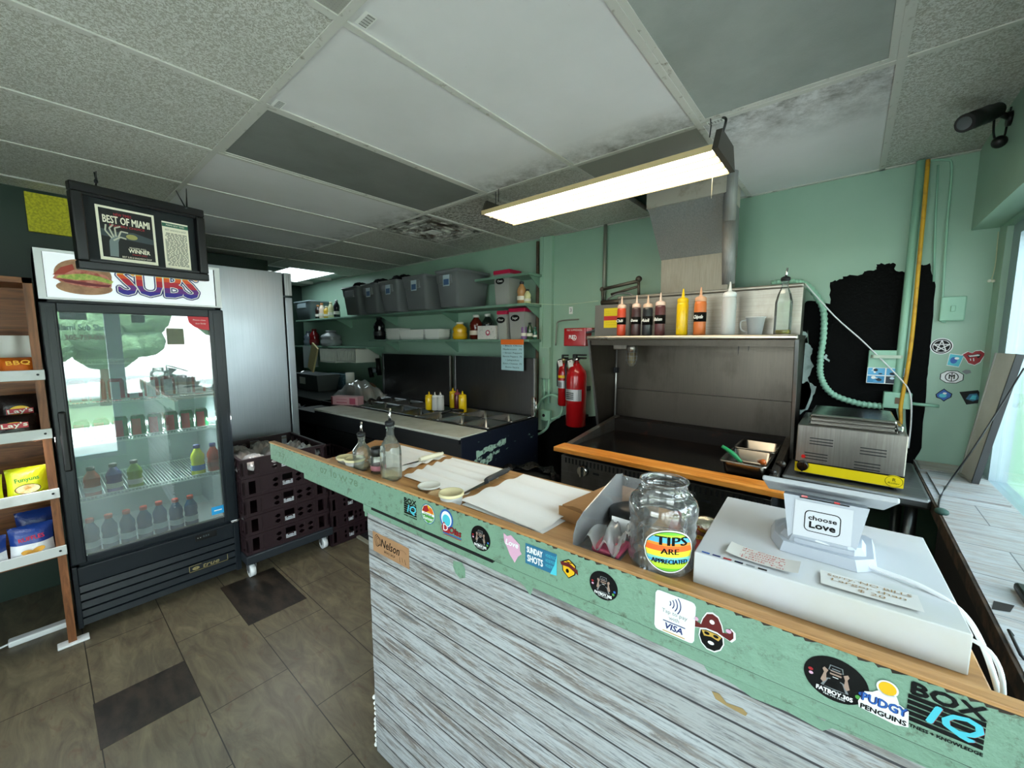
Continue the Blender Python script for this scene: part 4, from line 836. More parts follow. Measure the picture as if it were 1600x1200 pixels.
# kraft bags
def kraft(label, u, v, L, W_, H_, rz, n=3):
    t_ = thing('kraft_bag', label, 'paper bag', CL(u, v, ZT+.0008), CA+rz, 'brown kraft bags on the counter')
    q = MB()
    for k in range(n):
        o = .004*k; z0 = H_*k/n; z1 = H_*(k+1)/n-.0006
        q.hexa([(-L/2+o, -W_/2, z0), (L/2+o, -W_/2, z0), (L/2+o, W_/2, z0), (-L/2+o, W_/2, z0)], [(-L/2+o, -W_/2+.002, z1), (L/2+o, -W_/2+.004, z1*.7+z0*.3), (L/2+o, W_/2-.004, z1*.7+z0*.3), (-L/2+o, W_/2-.002, z1)])
    q.build('folded_paper', KRAFT, t_)
    q = MB().hexa([(-L/2-.002, -W_/2, 0), (-L/2+.02, -W_/2*.5, H_*.2), (-L/2+.02, W_/2*.5, H_*.2), (-L/2-.002, W_/2, 0)], [(-L/2-.002, -W_/2, H_), (-L/2+.02, -W_/2*.3, H_), (-L/2+.02, W_/2*.3, H_), (-L/2-.002, W_/2, H_)]); q.build('gusset', mat('kraft_dark', '8a6238', .85), t_); return t_
kraft('flat stack of brown kraft bags left of the glass bottles', -.30, .20, .26, .09, .012, R(118))
kraft('folded brown kraft bag leaning beside the clear acrylic holder', .765, .25, .25, .085, .036, R(82), 4)
# oil bottles
def oil(label, u, v, r, h_, hn, square=False):
    t_ = thing('oil_bottle', label, 'bottle', CL(u, v, ZT), CA, 'glass pour bottles'); n = 8 if square else 24
    prof = [(r*.9, 0), (r, .006), (r, h_*.52), (r*.93, h_*.62), (r*.40, h_*.80), (r*.34, h_*.93), (r*.42, h_*.94), (r*.42, h_)]
    MB().lathe(prof, n=n, smooth=not square).build('glass', GLASSB, t_)
    MB().lathe([(r*.84, .004), (r*.94, .01), (r*.94, .032 if square else .02)], n=n).build('oil', mat('oil_pale', 'e8d8a8', .1, alpha=.35), t_)
    MB().lathe([(r*.36, h_-.002), (r*.46, h_+.002), (r*.46, h_+.012), (r*.30, h_+.016)], n=16).build('stopper', DARK, t_)
    MB().cyl((0, 0, h_+.012), (.004, 0, h_+hn), .0055, 10, r2=.0035).build('spout', CHROME, t_); return t_
oil('shorter glass pour bottle with thin tilted spout, left of the taller one', -.092, .045, .033, .125, .055)
oil('taller eight-sided glass pour bottle with a metal spout', .085, .045, .036, .19, .058, True)
t_ = thing('spice_shaker', 'small glass shaker with black lid between the two pour bottles', 'shaker', CL(-.013, .06, ZT), CA)
MB().lathe([(.024, 0), (.027, .004), (.027, .055), (.022, .066)], n=20).build('glass', GLASSB, t_); MB().lathe([(.024, .064), (.026, .066), (.026, .09), (.023, .094), (.001, .094)], n=20).build('lid', BLACK, t_)
MB().lathe([(.0275, .012), (.0275, .03)], n=20, cap=False).build('label_band', mat('shaker_label', 'a56a72', .6), t_)
CUP = thinglass('deli_cup', 'f3ead2', .1, 1.4, .45)
for u, v, r, h_, lb in ((-.205, .045, .034, .026, 'low translucent deli cup farthest left on the counter'), (-.125, .035, .037, .036, 'translucent deli cup just left of the shorter pour bottle'), (.405, .022, .036, .034, 'lidded translucent deli cup next to the black-handled knife')):
    t_ = thing('deli_cup', lb, 'cup', CL(u, v, ZT), 0, 'translucent deli cups'); MB().lathe([(r*.8, 0), (r*.84, .002), (r*.97, h_)], n=28).build('cup', CUP, t_); MB().lathe([(r*1.03, h_-.005), (r*1.05, h_), (r*1.03, h_+.003), (r*.9, h_+.003), (r*.88, h_+.001), (.001, h_+.001)], n=28, cap=False).build('lid', mat('cream_lid', 'd9cfa4', .4), t_)
tag(MB().lathe([(.036, 0), (.038, .004), (.036, .006), (.033, .003), (.001, .003)], n=28).build('plastic_disc', mat('clear_lid', 'e6e6e0', .3)), 'whitish loose deli lid lying on the pleated paper', 'lid', 'loose deli lids').location = CL(.262, .062, ZT+.009)
tag(MB().lathe([(.034, 0), (.036, .004), (.034, .010), (.031, .006), (.001, .006)], n=28).build('plastic_disc', mat('tan_lid', 'b99d74', .5)), 'tan deli lid lying beside the lidded cup', 'lid', 'loose deli lids').location = CL(.335, .035, ZT+.002)
def knife(label, p0, p1, split, hm, z, w_=.022):
    a = CL(*p0, z); b = CL(*p1, z); d = (b-a); L = d.length; t_ = thing('knife', label, 'knife', a, math.atan2(d.y, d.x), 'knives on the counter'); s = split*L
    MB().prism([(0, 0), (s, -w_*.45), (s, w_*.45), (s*.2, w_*.35)], .002, 0).build('blade', CHROME, t_)
    q = MB().grid(lambda u, v: (s-.005+(L-s)*u, (.012+.003*math.cos(6.28*u))*(1-.5*abs(2*u-1)**6)*math.cos(6.283*v), .009+.009*(1-.5*abs(2*u-1)**6)*math.sin(6.283*v)), 16, 12); q.cyl((s-.005, 0, .007), (s, 0, .007), .009, 10).cyl((L-.006, 0, .009), (L, 0, .009), .007, 10); q.build('handle', hm, t_)
knife('knife with cream handle lying behind the pour bottles', (.02, .135), (.035, .33), .45, mat('cream_handle', 'ddd7bf', .4), ZT+.009)
knife('bread knife with dark grey handle on the counter edge of the paper', (.40, .068), (.375, .335), .50, mat('dark_handle', '2e3236', .45), ZT+.009)
# acrylic holder
AC = thinglass('acrylic', 'ececee', .08, 1.8, .20); ah = thing('acrylic_holder', 'clear acrylic tray holder with rounded side panels left of the tip jar', 'holder', CL(.86, .15, ZT), CA)
def sidep(u): 
    pts = [(-.14, 0), (.14, 0), (.14, .105), (.10, .115), (-.09, .075), (-.125, .06), (-.14, .035)]
    return MB().prism(pts, .003, 0, frame((u, 0, 0), (0, 1, 0), (0, 0, 1)))
sidep(-.045).build('side_panel', AC, ah); MB().box((-.045, -.14, 0), (.06, .14, .003)).build('base', AC, ah); MB().box((-.045, .137, 0), (.06, .14, .10)).build('back_panel', AC, ah)
t_ = thing('plastic_pack', 'crumpled clear plastic pack with pink label inside the acrylic holder', 'package', CL(.885, .065, ZT+.004), CA)
MB().grid(lambda u, v: ((u-.5)*.08, (v-.5)*.12, .03+.014*math.sin(13*u+4*v)+.010*math.sin(27*v*u+3)), 18, 18).build('film', FILM, t_); MB().box((-.03, -.045, .002), (.035, .03, .014), bev=.005).build('pink_content', mat('pink_label', 'c2506a', .4), t_)
tag(MB().lathe([(.045, 0), (.05, .01), (.05, .035), (.03, .045), (.001, .045)], n=24).build('black_tape_roll', BLACK), 'glossy black round lid behind the acrylic holder contents', 'lid').location = CL(.868, .215, ZT+.004)
tag(MB().box((-.04, -.001, 0), (.04, .0, .05)).build('receipt_slip', PAPER), 'small white slip standing between acrylic holder and jar', 'paper').location = CL(.90, .12, ZT+.004)
# tip jar
JAR = thinglass('jar_plastic', 'f7f8f7', .03, 3.0, .06); jr = .067
jt = thing('tip_jar', 'large clear ribbed plastic tip jar with a rainbow oval sticker', 'jar', CL(.992, .078, ZT), CA)
prof = [(jr*.86, 0), (jr*.97, .008), (jr, .02)]
for k in range(12): z = .024+.0085*k; prof += [(jr*(1.0 if k % 2 else .965), z)]
prof += [(jr*1.02, .126), (jr*1.02, .140), (jr*.97, .152), (jr*.86, .160), (jr*.72, .164), (jr*.68, .168), (jr*.75, .170), (jr*.75, .174), (jr*.69, .176), (jr*.69, .190), (jr*.72, .193), (jr*.72, .196), (jr*.67, .196), (jr*.66, .19)]
prof = [(r*1.02, z*.95) for r, z in prof]
MB().lathe(prof, n=48, cap=False).lathe([(.001, .002), (jr*.86, .001)], n=48, cap=False).build('jar_body', JAR, jt)
MB().lathe([(jr*.99, .048), (jr*1.0, .05), (jr*.99, .052)], n=40, cap=False).lathe([(jr*.94, .10), (jr*.95, .102), (jr*.94, .104)], n=40, cap=False).build('rib_ring', thinglass('jar_rib', 'e8eaea', .05, 3, .12), jt)
# oval sticker wrapped on the jar, facing the customers
MJ = Matrix.Identity(4); RJ = jr*1.035; A0 = R(-60)
def wrapj(pts): return [(RJ_*math.cos(A0+x/RJ), RJ_*math.sin(A0+x/RJ), y) for x, y in pts]
q = MB(); RJ_ = RJ
def jdisc(rx, ry, mi, lift, x0=0, y0=.062, strips=28, bands=None):
    global RJ_
    RJ_ = RJ+lift
    for i in range(strips):
        xa = -rx+2*rx*i/strips; xb = -rx+2*rx*(i+1)/strips; ha = ry*math.sqrt(max(0, 1-(xa/rx)**2)); hb = ry*math.sqrt(max(0, 1-(xb/rx)**2))
        n_ = len(bands) if bands else 1
        for j in range(n_):
            ylo = -ry+2*ry*j/n_; yhi = -ry+2*ry*(j+1)/n_
            cl_ = lambda h, y: max(-h, min(h, y))
            p = [(x0+xa, y0+cl_(ha, ylo)), (x0+xb, y0+cl_(hb, ylo)), (x0+xb, y0+cl_(hb, yhi)), (x0+xa, y0+cl_(ha, yhi))]
            if abs(p[0][1]-p[3][1]) < 1e-5 and abs(p[1][1]-p[2][1]) < 1e-5: continue
            q.add(wrapj(p), [(0, 1, 2, 3)], bands[j] if bands else mi, True)
jdisc(.051, .044, 0, 0); jdisc(.0485, .0415, 1, .0004); jdisc(.0473, .0403, 1, .0008, bands=(2, 3, 3, 4, 5, 6, 6, 7, 7, 8, 9, 9, 3, 2))
def jtext(s, x, y, h, wd, bold=0):
    global RJ_
    RJ_ = RJ+.0013; vs, fs, w_ = text_mesh(s); kx = wd/w_; ky = h/.72
    bm = bmesh.new(); bv = [bm.verts.new((v.x*kx+x, v.y*ky+y, 0)) for v in vs]
    for f in fs:
        try: bm.faces.new([bv[i] for i in f])
        except ValueError: pass
    for k in range(-10, 11): bmesh.ops.bisect_plane(bm, geom=bm.verts[:]+bm.edges[:]+bm.faces[:], plane_co=(k*.006, 0, 0), plane_no=(1, 0, 0))
    bm.verts.index_update()
    for dx in ((0,) if not bold else (-bold, 0, bold)):
        q.add(wrapj([(v.co.x+dx, v.co.y) for v in bm.verts]), [[v.index for v in f.verts] for f in bm.faces], 1)
    bm.free()
jtext('TIPS', .003, .083, .019, .062, .0012); jtext('ARE', .0, .062, .012, .034, .0006); jtext('APPRECIATED', .001, .041, .010, .070, .0006)
q.build('rainbow_sticker', [WINK, INK, mat('rb_green', '6fbf3a', .4), mat('rb_lime', 'b8d83a', .4), mat('rb_blue', '4aa8dc', .4), mat('rb_cyan', '7fd0c0', .4), mat('rb_yellow', 'f2dc3a', .4), mat('rb_orange', 'f2692a', .4), mat('rb_orange2', 'f59432', .4), mat('rb_sky', '5fb8d8', .4)], jt, inv=1)
# red booklet and chrome ball behind the jar
t_ = thing('red_menu', 'red and brown booklet lying behind the tip jar', 'booklet', CL(1.03, .285, ZT), CA+R(8))
MB().box((-.075, -.11, 0), (.05, .085, .006)).build('cover', mat('menu_red', '9c1f22', .4, var=(14, '6b3a2c', .5, .65)), t_); M_ = frame((-.01, -.05, .0065), (1, 0, 0), (0, 1, 0)); MB().disc(0, 0, .02, .012, 0, M_).text('eat', 0, 0, .01, 1, M_, .0005).build('printing', [mat('menu_gold', 'd8a83a', .5), INK], t_)
tag(MB().ball((0, 0, .024), .026, 10, 0, (1.3, .9, .8)).build('foil_pack', mat('foil', 'd8d2c0', .12, 1., bmp=(40, .6, .01))), 'crumpled shiny foil pack on the red booklet behind the jar', 'pack').location = CL(1.045, .26, ZT+.007)
# white cash drawer box with notes
bx = thing('cash_box', 'big glossy white cash drawer box on the right end of the counter', 'box', CL(1.25, .222, ZT), CA)
GWH = mat('glossy_white', 'cfd1d6', .22, var=(3.2, 'c8c8ba', .5, .8), coat=.3)
MB().box((-.185, -.177, .0), (.185, .178, .064), bev=.002).build('housing', GWH, bx)
M_ = frame((-.185, -.177, .0645), (1, 0, 0), (0, 1, 0)); q = MB()
for k, c_ in enumerate((5, 14, 3, 0, 7, 0)): q.rect(.012+k*.019, .006, .026+k*.019, .012, c_, M_)
q.text('VISA', .076, .009, .004, 14, M_, .0003); q.build('card_logo_strip', SI, bx, inv=1)
RINK = mat('red_ink', 'b8322c', .6); BINK = mat('brown_ink', '9a7a52', .6)
def note(label, u, v, w_, h_, rz, rows, ink, curl):
    t_ = thing('handwritten_note', label, 'note', CL(u, v, ZT+.0665), CA+rz)
    MB().grid(lambda a, b: ((a-.5)*w_, (b-.5)*h_, curl*(abs(2*a-1)**3)*.8+.001), 12, 6).build('paper', mat('note_paper', 'd2d0cc', .7), t_, inv=1)
    M_ = frame((0, 0, .0022), (1, 0, 0), (0, 1, 0)); q = MB(); n_ = len(rows)
    for k, s_ in enumerate(rows): q.text(s_, random.uniform(-.003, .003), h_*(.5-(k+.7)/(n_+.4)), h_/(n_+.4)*.62, 0, M_, 0, width=min(w_*.86, .0085*len(s_)), rot=random.uniform(-.03, .03), shear=.15)
    q.build('handwriting', ink, t_, inv=1)
note('curled white note with red handwriting in front of the tablet stand', 1.175, .09, .115, .05, R(-3), ('No Coins !', 'Everything will', 'be rounded up', 'or down 5¢', 'Thank You'), RINK, .006)
note('pale taped note with brown handwriting at the right front of the white box', 1.325, .085, .125, .05, R(1), ('Sorry, NO BILLS', 'Larger than', '$ 20'), BINK, .001)
# tablet stand
ts = thing('tablet_stand', 'white point-of-sale tablet stand with a love slogan sticker on its back', 'tablet stand', CL(1.262, .232, ZT+.0645), CA)
ts.scale = (1.06, 1.06, 1.0)
TW = mat('tablet_white', 'b0b6c0', .4)
base_pts = [(-.078, -.03), (-.06, -.075), (.05, -.082), (.078, -.055), (.082, .05), (.05, .07), (-.06, .07), (-.082, .03)]
q = MB().hexa([(x, y, 0) for x, y in base_pts], [(x*.93, y*.9, .018) for x, y in base_pts]); q.hexa([(x*.8, y*.5-.02, .018) for x, y in base_pts], [(x*.72, y*.4-.02, .03) for x, y in base_pts]); q.build('base', TW, ts)
q = MB(); lo = [(-.050, -.050, .022), (.048, -.050, .022), (.048, -.030, .022), (-.050, -.030, .022)]; hi = [(-.062, -.038, .105), (.062, -.038, .105), (.062, .03, .088), (-.062, .03, .088)]
q.hexa(lo, hi).box((-.04, -.06, .018), (.046, -.046, .026)); q.build('neck', TW, ts)
MT_ = Matrix.Translation((0, .035, .092)) @ Matrix.Rotation(R(-24), 4, 'X'); 
MB().box((-.098, -.085, 0), (.098, .085, .010), 0, MT_, .003).build('tablet', mat('tablet_shell', 'b3b6bb', .35), ts); MB().box((-.085, -.072, .010), (.085, .072, .0108), 0, MT_).build('screen', mat('tablet_glass', '0c1014', .1), ts)
nrm = Vector((0, -.083, -.012)); yax = Vector((0, .012, .083)); M_ = frame((-.001, -.0447, .062), (1, 0, 0), yax) @ Matrix.Diagonal((1.2, 1.2, 1, 1)); 
q = MB().rect(-.035, -.030, .035, .030, 1, M_, .0012)
def rr(x0, y0, x1, y1, r_): 
    o = []
    for cx, cy, a0 in ((x1-r_, y1-r_, 0), (x0+r_, y1-r_, 90), (x0+r_, y0+r_, 180), (x1-r_, y0+r_, 270)): o += [(cx+r_*math.cos(R(a0+k*22.5)), cy+r_*math.sin(R(a0+k*22.5))) for k in range(5)]
    return o
q.poly(rr(-.022, -.017, .022, .017, .007), 0, M_, .0016).poly(rr(-.0207, -.0157, .0207, .0157, .006), 1, M_, .002).text('choose', 0, .0055, .007, 0, M_, .0024, width=.034, bold=.0003).text('Love', 0, -.006, .010, 0, M_, .0024, width=.031, bold=.0006).rect(-.03, .034, .03, .036, 0, M_, .0012).rect(-.028, .036, -.02, .039, 2, M_, .0014).rect(.012, .035, .019, .038, 2, M_, .0014)
q.build('slogan_sticker', [INK, mat('sticker_white', 'c8cbd1', .4), RED], ts, inv=1)
# cable of the stand over the box edge
tag(MB().tube([CL(1.235, .185, ZT+.09), CL(1.27, .175, ZT+.088), CL(1.33, .17, ZT+.072), CL(1.40, .145, ZT+.069), CL(1.445, .115, ZT+.05), CL(1.47, .07, ZT-.02), CL(1.475, .04, ZT-.10), CL(1.47, .02, ZT-.25)], .0038, 10, sub=8).build('white_cable', WHITE), 'white cable running from the tablet stand over the box edge', 'cable')
tag(MB().tube([CL(1.44, .1, ZT+.03), CL(1.462, .07, ZT+.028), CL(1.468, .04, ZT-.02), CL(1.466, .03, ZT-.2)], .003, 8, sub=6).build('white_cable', WHITE), 'thinner white cable leaving the right side of the cash box', 'cable')
# ================================================================ griddle line: hood, griddle, warmer table
HX0, HX1 = -1.325, -.198
hd = thing('stainless_hood', 'stainless steel backshelf hood with slanted sides over the griddle', 'hood', (-.76, 2.6, 1.4))
def sidewall(x0, x1):
    P = [(2.36, 1.55), (2.52, .93), (2.80, .93), (2.80, 1.55)]
    return MB().hexa([(x0, y, z) for y, z in P], [(x1, y, z) for y, z in P])
sidewall(HX0, HX0+.012).build('side_wall', HOODST, hd, world=True); sidewall(HX1-.012, HX1).build('side_wall', HOODST, hd, world=True)
for x in (HX0-.006, HX1-.008): MB().hexa([(x, 2.352, 1.555), (x+.014, 2.352, 1.555), (x+.014, 2.372, 1.555), (x, 2.372, 1.555)], [(x, 2.512, .93), (x+.014, 2.512, .93), (x+.014, 2.532, .93), (x, 2.532, .93)]).build('edge_strip', STEEL, hd, world=True)
q = MB().box((HX0, 2.75, .90), (HX1, 2.80, 1.20)).box((HX0, 2.752, 1.203), (HX1, 2.80, 1.56)); q.build('back_wall', HOODST, hd, world=True)
q = MB().box((HX0+.0, 2.36, 1.545), (HX1, 2.80, 1.56)).box((HX0+.01, 2.36, 1.553), (HX1-.01, 2.38, 1.575)).box((HX0+.01, 2.375, 1.56), (HX1, 2.80, 1.578)).box((HX0+.008, 2.372, 1.52), (HX1-.006, 2.385, 1.553)); q.build('shelf', HOODST, hd, world=True); MB().box((HX0-.008, 2.335, 1.553), (HX1+.004, 2.375, 1.58), bev=.010).build('rolled_edge', steel('edge_steel', 'cfc9bd', .25, 'x', 'b0a99d'), hd, world=True)
q = MB().box((-1.265, 2.66, 1.578), (-.214, 2.80, 1.835)).box((-1.272, 2.645, 1.832), (-.210, 2.80, 1.855), bev=.008); q.build('upper_box', steel('hood_upper', 'bdb8ae', .33, 'x', '9c968c', '8d8578'), hd, world=True)
# vapour-proof lamp under the shelf
q = MB().box((-1.21, 2.48, 1.49), (-1.08, 2.56, 1.535), bev=.006); q.build('junction_box', DSTEEL, hd, world=True)
lp = PY(987, 555, 2.50); lx = lp.x
q = MB().lathe([(.034, .06), (.034, .005), (.028, 0)], (lx, 2.50, 1.475)).build('lamp_socket', DSTEEL, hd, world=True)
MB().lathe([(.024, .0), (.026, -.03), (.024, -.07), (.012, -.088), (.001, -.09)], (lx, 2.50, 1.475)).build('lamp_globe', mat('dirty_globe', '8a7a5c', .3, alpha=.75), hd, world=True)
q = MB()
for z in (.0, -.025, -.05, -.075): 
    rr_ = .034*(1 if z > -.06 else .75); q.tube([(lx+rr_*math.cos(a*math.pi/8), 2.50+rr_*math.sin(a*math.pi/8), 1.475+z) for a in range(17)], .0018, 5)
for k in range(4): a = k*math.pi/4; q.tube([(lx+.034*math.cos(a), 2.5+.034*math.sin(a), 1.5), (lx+.034*math.cos(a), 2.5+.034*math.sin(a), 1.42), (lx+.012*math.cos(a), 2.5+.012*math.sin(a), 1.385), (lx-.012*math.cos(a), 2.5-.012*math.sin(a), 1.385), (lx-.034*math.cos(a), 2.5-.034*math.sin(a), 1.42), (lx-.034*math.cos(a), 2.5-.034*math.sin(a), 1.5)], .0018, 5)
q.build('lamp_cage', GREYM, hd, world=True)
pp = PY(963, 570, 2.72); MB().cyl((pp.x, 2.72, 1.53), (pp.x, 2.72, .96), .006, 8).build('thin_pipe', mat('pipe_bright', 'c8c8c4', .3, .8), hd, world=True)
MB().box((pp.x-.055, 2.71, 1.315), (pp.x+.01, 2.745, 1.355), bev=.004).build('control_block', DARK, hd, world=True)
q = MB(); 
for px, py, h_ in ((1153, 538, 16), (1169, 536, 12)):
    p = PY(px, py, 2.748); q.poly([(0, 0), (.009, 0), (.006, -h_*.0035), (.003, -h_*.0045)], 0, frame(p, (1, 0, 0), (0, 0, 1)))
q.build('grease_drip', mat('grease', '1c1712', .3), hd, world=True, inv=1)
# yellow and red notice and its grey backing box at the left of the shelf
bb = PY(942, 475, 2.70); tag(MB().box((bb.x-.02, 2.62, 1.58), (bb.x+.24, 2.655, 1.80), bev=.004).build('grey_control_cover', mat('cover_grey', '7c7a76', .5, .5), origin=(bb.x, 2.64, 1.6)), 'dull grey metal cover standing at the left end of the hood shelf', 'cover')
ns = thing('notice_sign', 'yellow and red notice on the grey cover left of the sauce bottles', 'sign', (bb.x+.06, 2.6, 1.7))
a_ = PY(944, 482, 2.616); b_ = PY(963, 512, 2.616); M_ = frame((a_.x, 2.616, b_.z), (1, 0, 0), (0, 0, 1)); W_, H_ = b_.x-a_.x+.018, a_.z-b_.z
q = MB().rect(0, 0, W_, H_, 0, M_).rect(0, H_*.38, W_, H_*.60, 1, M_, .0004)
for k, y in enumerate((.85, .75, .66, .52, .44, .28, .16)): q.text(('NO PARKING', 'EMPLOYEES', 'ONLY', 'DANGER HOT', 'KEEP CLEAR', 'CAUTION', 'HOT OIL')[k] if False else '-'*12, W_/2, H_*y, H_*.05, 2, M_, .0008, width=W_*.7)
q.build('panel', [mat('notice_yellow', 'e8cf1e', .5), mat('notice_red', 'c03030', .5), INK], ns, world=True, inv=1)
# duct and riser
dt = thing('exhaust_duct', 'dented galvanised exhaust duct rising from the hood through the ceiling', 'duct', (-.78, 2.6, 1.9))
q = MB().hexa([(-.965, 2.64, 1.85), (-.575, 2.64, 1.85), (-.575, 2.82, 1.85), (-.965, 2.82, 1.85)], [(-.965, 2.63, 2.06), (-.572, 2.63, 2.06), (-.572, 2.82, 2.06), (-.965, 2.82, 2.06)]); q.build('lower_section', steel('duct_low', 'a19d92', .55, 'z', '8a867c', '7a7264', .4), dt, world=True)
q = MB().hexa([(-.968, 2.626, 2.06), (-.570, 2.626, 2.06), (-.570, 2.82, 2.06), (-.968, 2.82, 2.06)], [(-.985, 2.43, 2.335), (-.563, 2.43, 2.335), (-.563, 2.76, 2.335), (-.985, 2.76, 2.335)]); q.build('slanted_section', GALV, dt, world=True)
q = MB().box((-.99, 2.42, 2.33), (-.560, 2.76, 2.62)); q.build('top_collar', mat('collar_white', 'b5b0a6', .7, var=(9, '8d7c68', .5, .7)), dt, world=True)
tag(MB().cyl((-.545, 2.45, 2.18), (-.545, 2.45, 2.62), .032, 20).cyl((-.542, 2.50, 1.86), (-.545, 2.45, 2.19), .032, 20).build('vent_pipe', GALV, origin=(-.545, 2.5, 2.2)), 'round grey pipe running up beside the exhaust duct', 'pipe')
# griddle
gd = thing('griddle', 'wide black flat-top griddle with steel front panel and dial knobs', 'griddle', (-.8, 2.3, 0)); GX0, GX1 = -1.285, -.215
MB().box((GX0, 1.985, .62), (GX1, 2.03, .868), bev=.003).build('front_panel', steel('griddle_front', '6a6866', .35, 'x', '5a5856', '4a4640'), gd, world=True)
MB().box((GX0, 2.03, .30), (GX1, 2.72, .90)).build('body', DARK, gd, world=True)
MB().box((GX0+.04, 2.04, .90), (GX1-.03, 2.62, .915)).build('hot_plate', mat('griddle_plate', '14110f', .22, .6, var=(5, '3a2a1e', .5, .75)), gd, world=True)
SP = steel('splash_steel', 'aaa49c', .35, 'y', '857f77', '6a4a34')
for x0, x1 in ((GX0, GX0+.035), (GX1-.03, GX1)): MB().hexa([(x0, 2.04, .88), (x1, 2.04, .88), (x1, 2.70, .88), (x0, 2.70, .88)], [(x0, 2.04, .93), (x1, 2.04, .93), (x1, 2.70, 1.01), (x0, 2.70, 1.01)]).build('side_splash', SP, gd, world=True)
MB().box((GX0, 2.62, .90), (GX1, 2.74, 1.0)).build('rear_splash', mat('burnt_steel', '1a1512', .5, .5, var=(4, '5a2c14', .6, .8)), gd, world=True)
q = MB()
for k in range(44): x = GX0+.03+k*.0235; q.box((x, 1.982, .828), (x+.008, 1.986, .858))
q.build('vent_slot', BLACKM, gd, world=True)
for k, (px, py) in enumerate(((910, 736), (974, 750), (1074, 776))):
    p = PY(px, py, 1.97); kn = MB().cyl((p.x, 1.985, p.z), (p.x, 1.957, p.z), .034, 24, r2=.028).box((p.x-.007, 1.942, p.z-.030), (p.x+.007, 1.958, p.z+.030), bev=.003).build('knob', CHROME, gd, world=True)
    MB().box((p.x+.06, 1.983, p.z-.012), (p.x+.098, 1.9855, p.z+.0), bev=.001).build('slot_plate', BLACKM, gd, world=True)
for x in (GX0+.04, GX1-.04):
    for y in (2.06, 2.66): MB().cyl((x, y, 0), (x, y, .31), .022, 12).build('leg', GREYM, gd, world=True)
MB().box((GX0+.02, 2.0, .14), (GX1-.02, 2.7, .16)).build('under_shelf', DARK, gd, world=True)
WB_ = wood('board_orange', 'b4621a', 'dd8a34', 'f0aa58', 'x', .35, .9)
tag(MB().box((GX0-.01, 1.915, .905), (GX1+.10, 2.035, .932), bev=.004).build('wooden_cutting_board', WB_, origin=(-.75, 1.97, .9)), 'long orange-brown wooden board along the front of the griddle', 'board')
# drop-in pans right of the griddle plate
def pan(name, label, x0, y0, x1, y1, z, d, parent=None, m=STEEL, tap=.012, group=None, cat='pan', r=.012, local=False):
    def lp(g, z_, c=.022, n=4):
        o = []
        for cx, cy, a0 in ((x1-g, y1-g, 0), (x0+g, y1-g, 90), (x0+g, y0+g, 180), (x1-g, y0+g, 270)):
            sx = 1 if a0 in (0, 270) else -1; sy = 1 if a0 in (0, 90) else -1
            o += [(cx-sx*c+c*math.cos(R(a0+k*90/n)), cy-sy*c+c*math.sin(R(a0+k*90/n)), z_) for k in range(n+1)]
        return o
    L_ = [lp(0, z-.006), lp(0, z), lp(r*.5, z+.001), lp(r, z-.002), lp(r+tap*.7, z-d*.9), lp(r+tap*1.6, z-d)]
    n = len(L_[0]); vs = sum(L_, []); fs = []
    for a in range(len(L_)-1):
        for k in range(n): q_ = (k+1) % n; fs.append((a*n+k, a*n+q_, (a+1)*n+q_, (a+1)*n+k))
    fs.append(tuple(range((len(L_)-1)*n, len(L_)*n)))
    O_ = [lp(r*.9, z-.004), lp(r*.9+tap*.7, z-d*.95), lp(r*.9+tap*1.6, z-d-.002)]; b0 = len(vs); vs += sum(O_, [])
    for a in range(2):
        for k in range(n): q_ = (k+1) % n; fs.append((b0+a*n+k, b0+a*n+q_, b0+(a+1)*n+q_, b0+(a+1)*n+k))
    fs.append(tuple(range(b0+2*n, b0+3*n)))
    t_ = MB().add(vs, fs, 0, True); o = t_.build(name, m, parent, world=(parent is not None and not local), origin=None if parent else ((x0+x1)/2, (y0+y1)/2, z), inv=1)
    if label: tag(o, label, cat, group)
    return o
PANG = mat('pan_steel', '8f8b84', .26, 1.0)
pan('steel_pan', 'rear stainless pan standing on the right end of the griddle', -.445, 2.37, -.250, 2.60, .985, .065, None, PANG, group='steel pans on the griddle end')
pan('steel_pan', 'front stainless pan with utensils on the right end of the griddle', -.445, 2.06, -.250, 2.355, .985, .065, None, PANG, group='steel pans on the griddle end')
t_ = thing('green_handled_scraper', 'green-handled scraper leaning on the front pan beside the griddle', 'scraper', (-.47, 2.15, .96))
a_, b_, c_ = PY(1128, 697, 2.17), PY(1158, 722, 2.17), PY(1172, 733, 2.17)
MB().tube([a_, (a_+b_)/2+Vector((.004, 0, .004)), b_], [.008, .011, .009], 10, sub=4).build('handle', mat('tool_green', '1f8a52', .4), t_, world=True); MB().cyl(b_, c_, .003, 8).build('shaft', CHROME, t_, world=True)
for px, py, c__, rr_, lb in ((1192, 722, 'b8581c', .014, 'orange-ended tool knob in the front pan'), (1208, 738, '1c1a1a', .016, 'black tool handle end at the front of the pan'), (1222, 725, '26221f', .015, 'dark tool handle end near the warmer table')):
    p = PY(px, py, 2.14); t_ = thing('tongs', lb, 'utensil', p, 0, 'tool ends in the front pan'); MB().cyl((-.02, .05, -.012), (0, 0, 0), rr_*.7, 12).ball((0, 0, 0), rr_, 8).build('grip', mat('grip_'+c__, c__, .3), t_); MB().cyl((-.022, .055, -.013), (-.03, .10, -.02), .003, 8).build('rod', CHROME, t_)
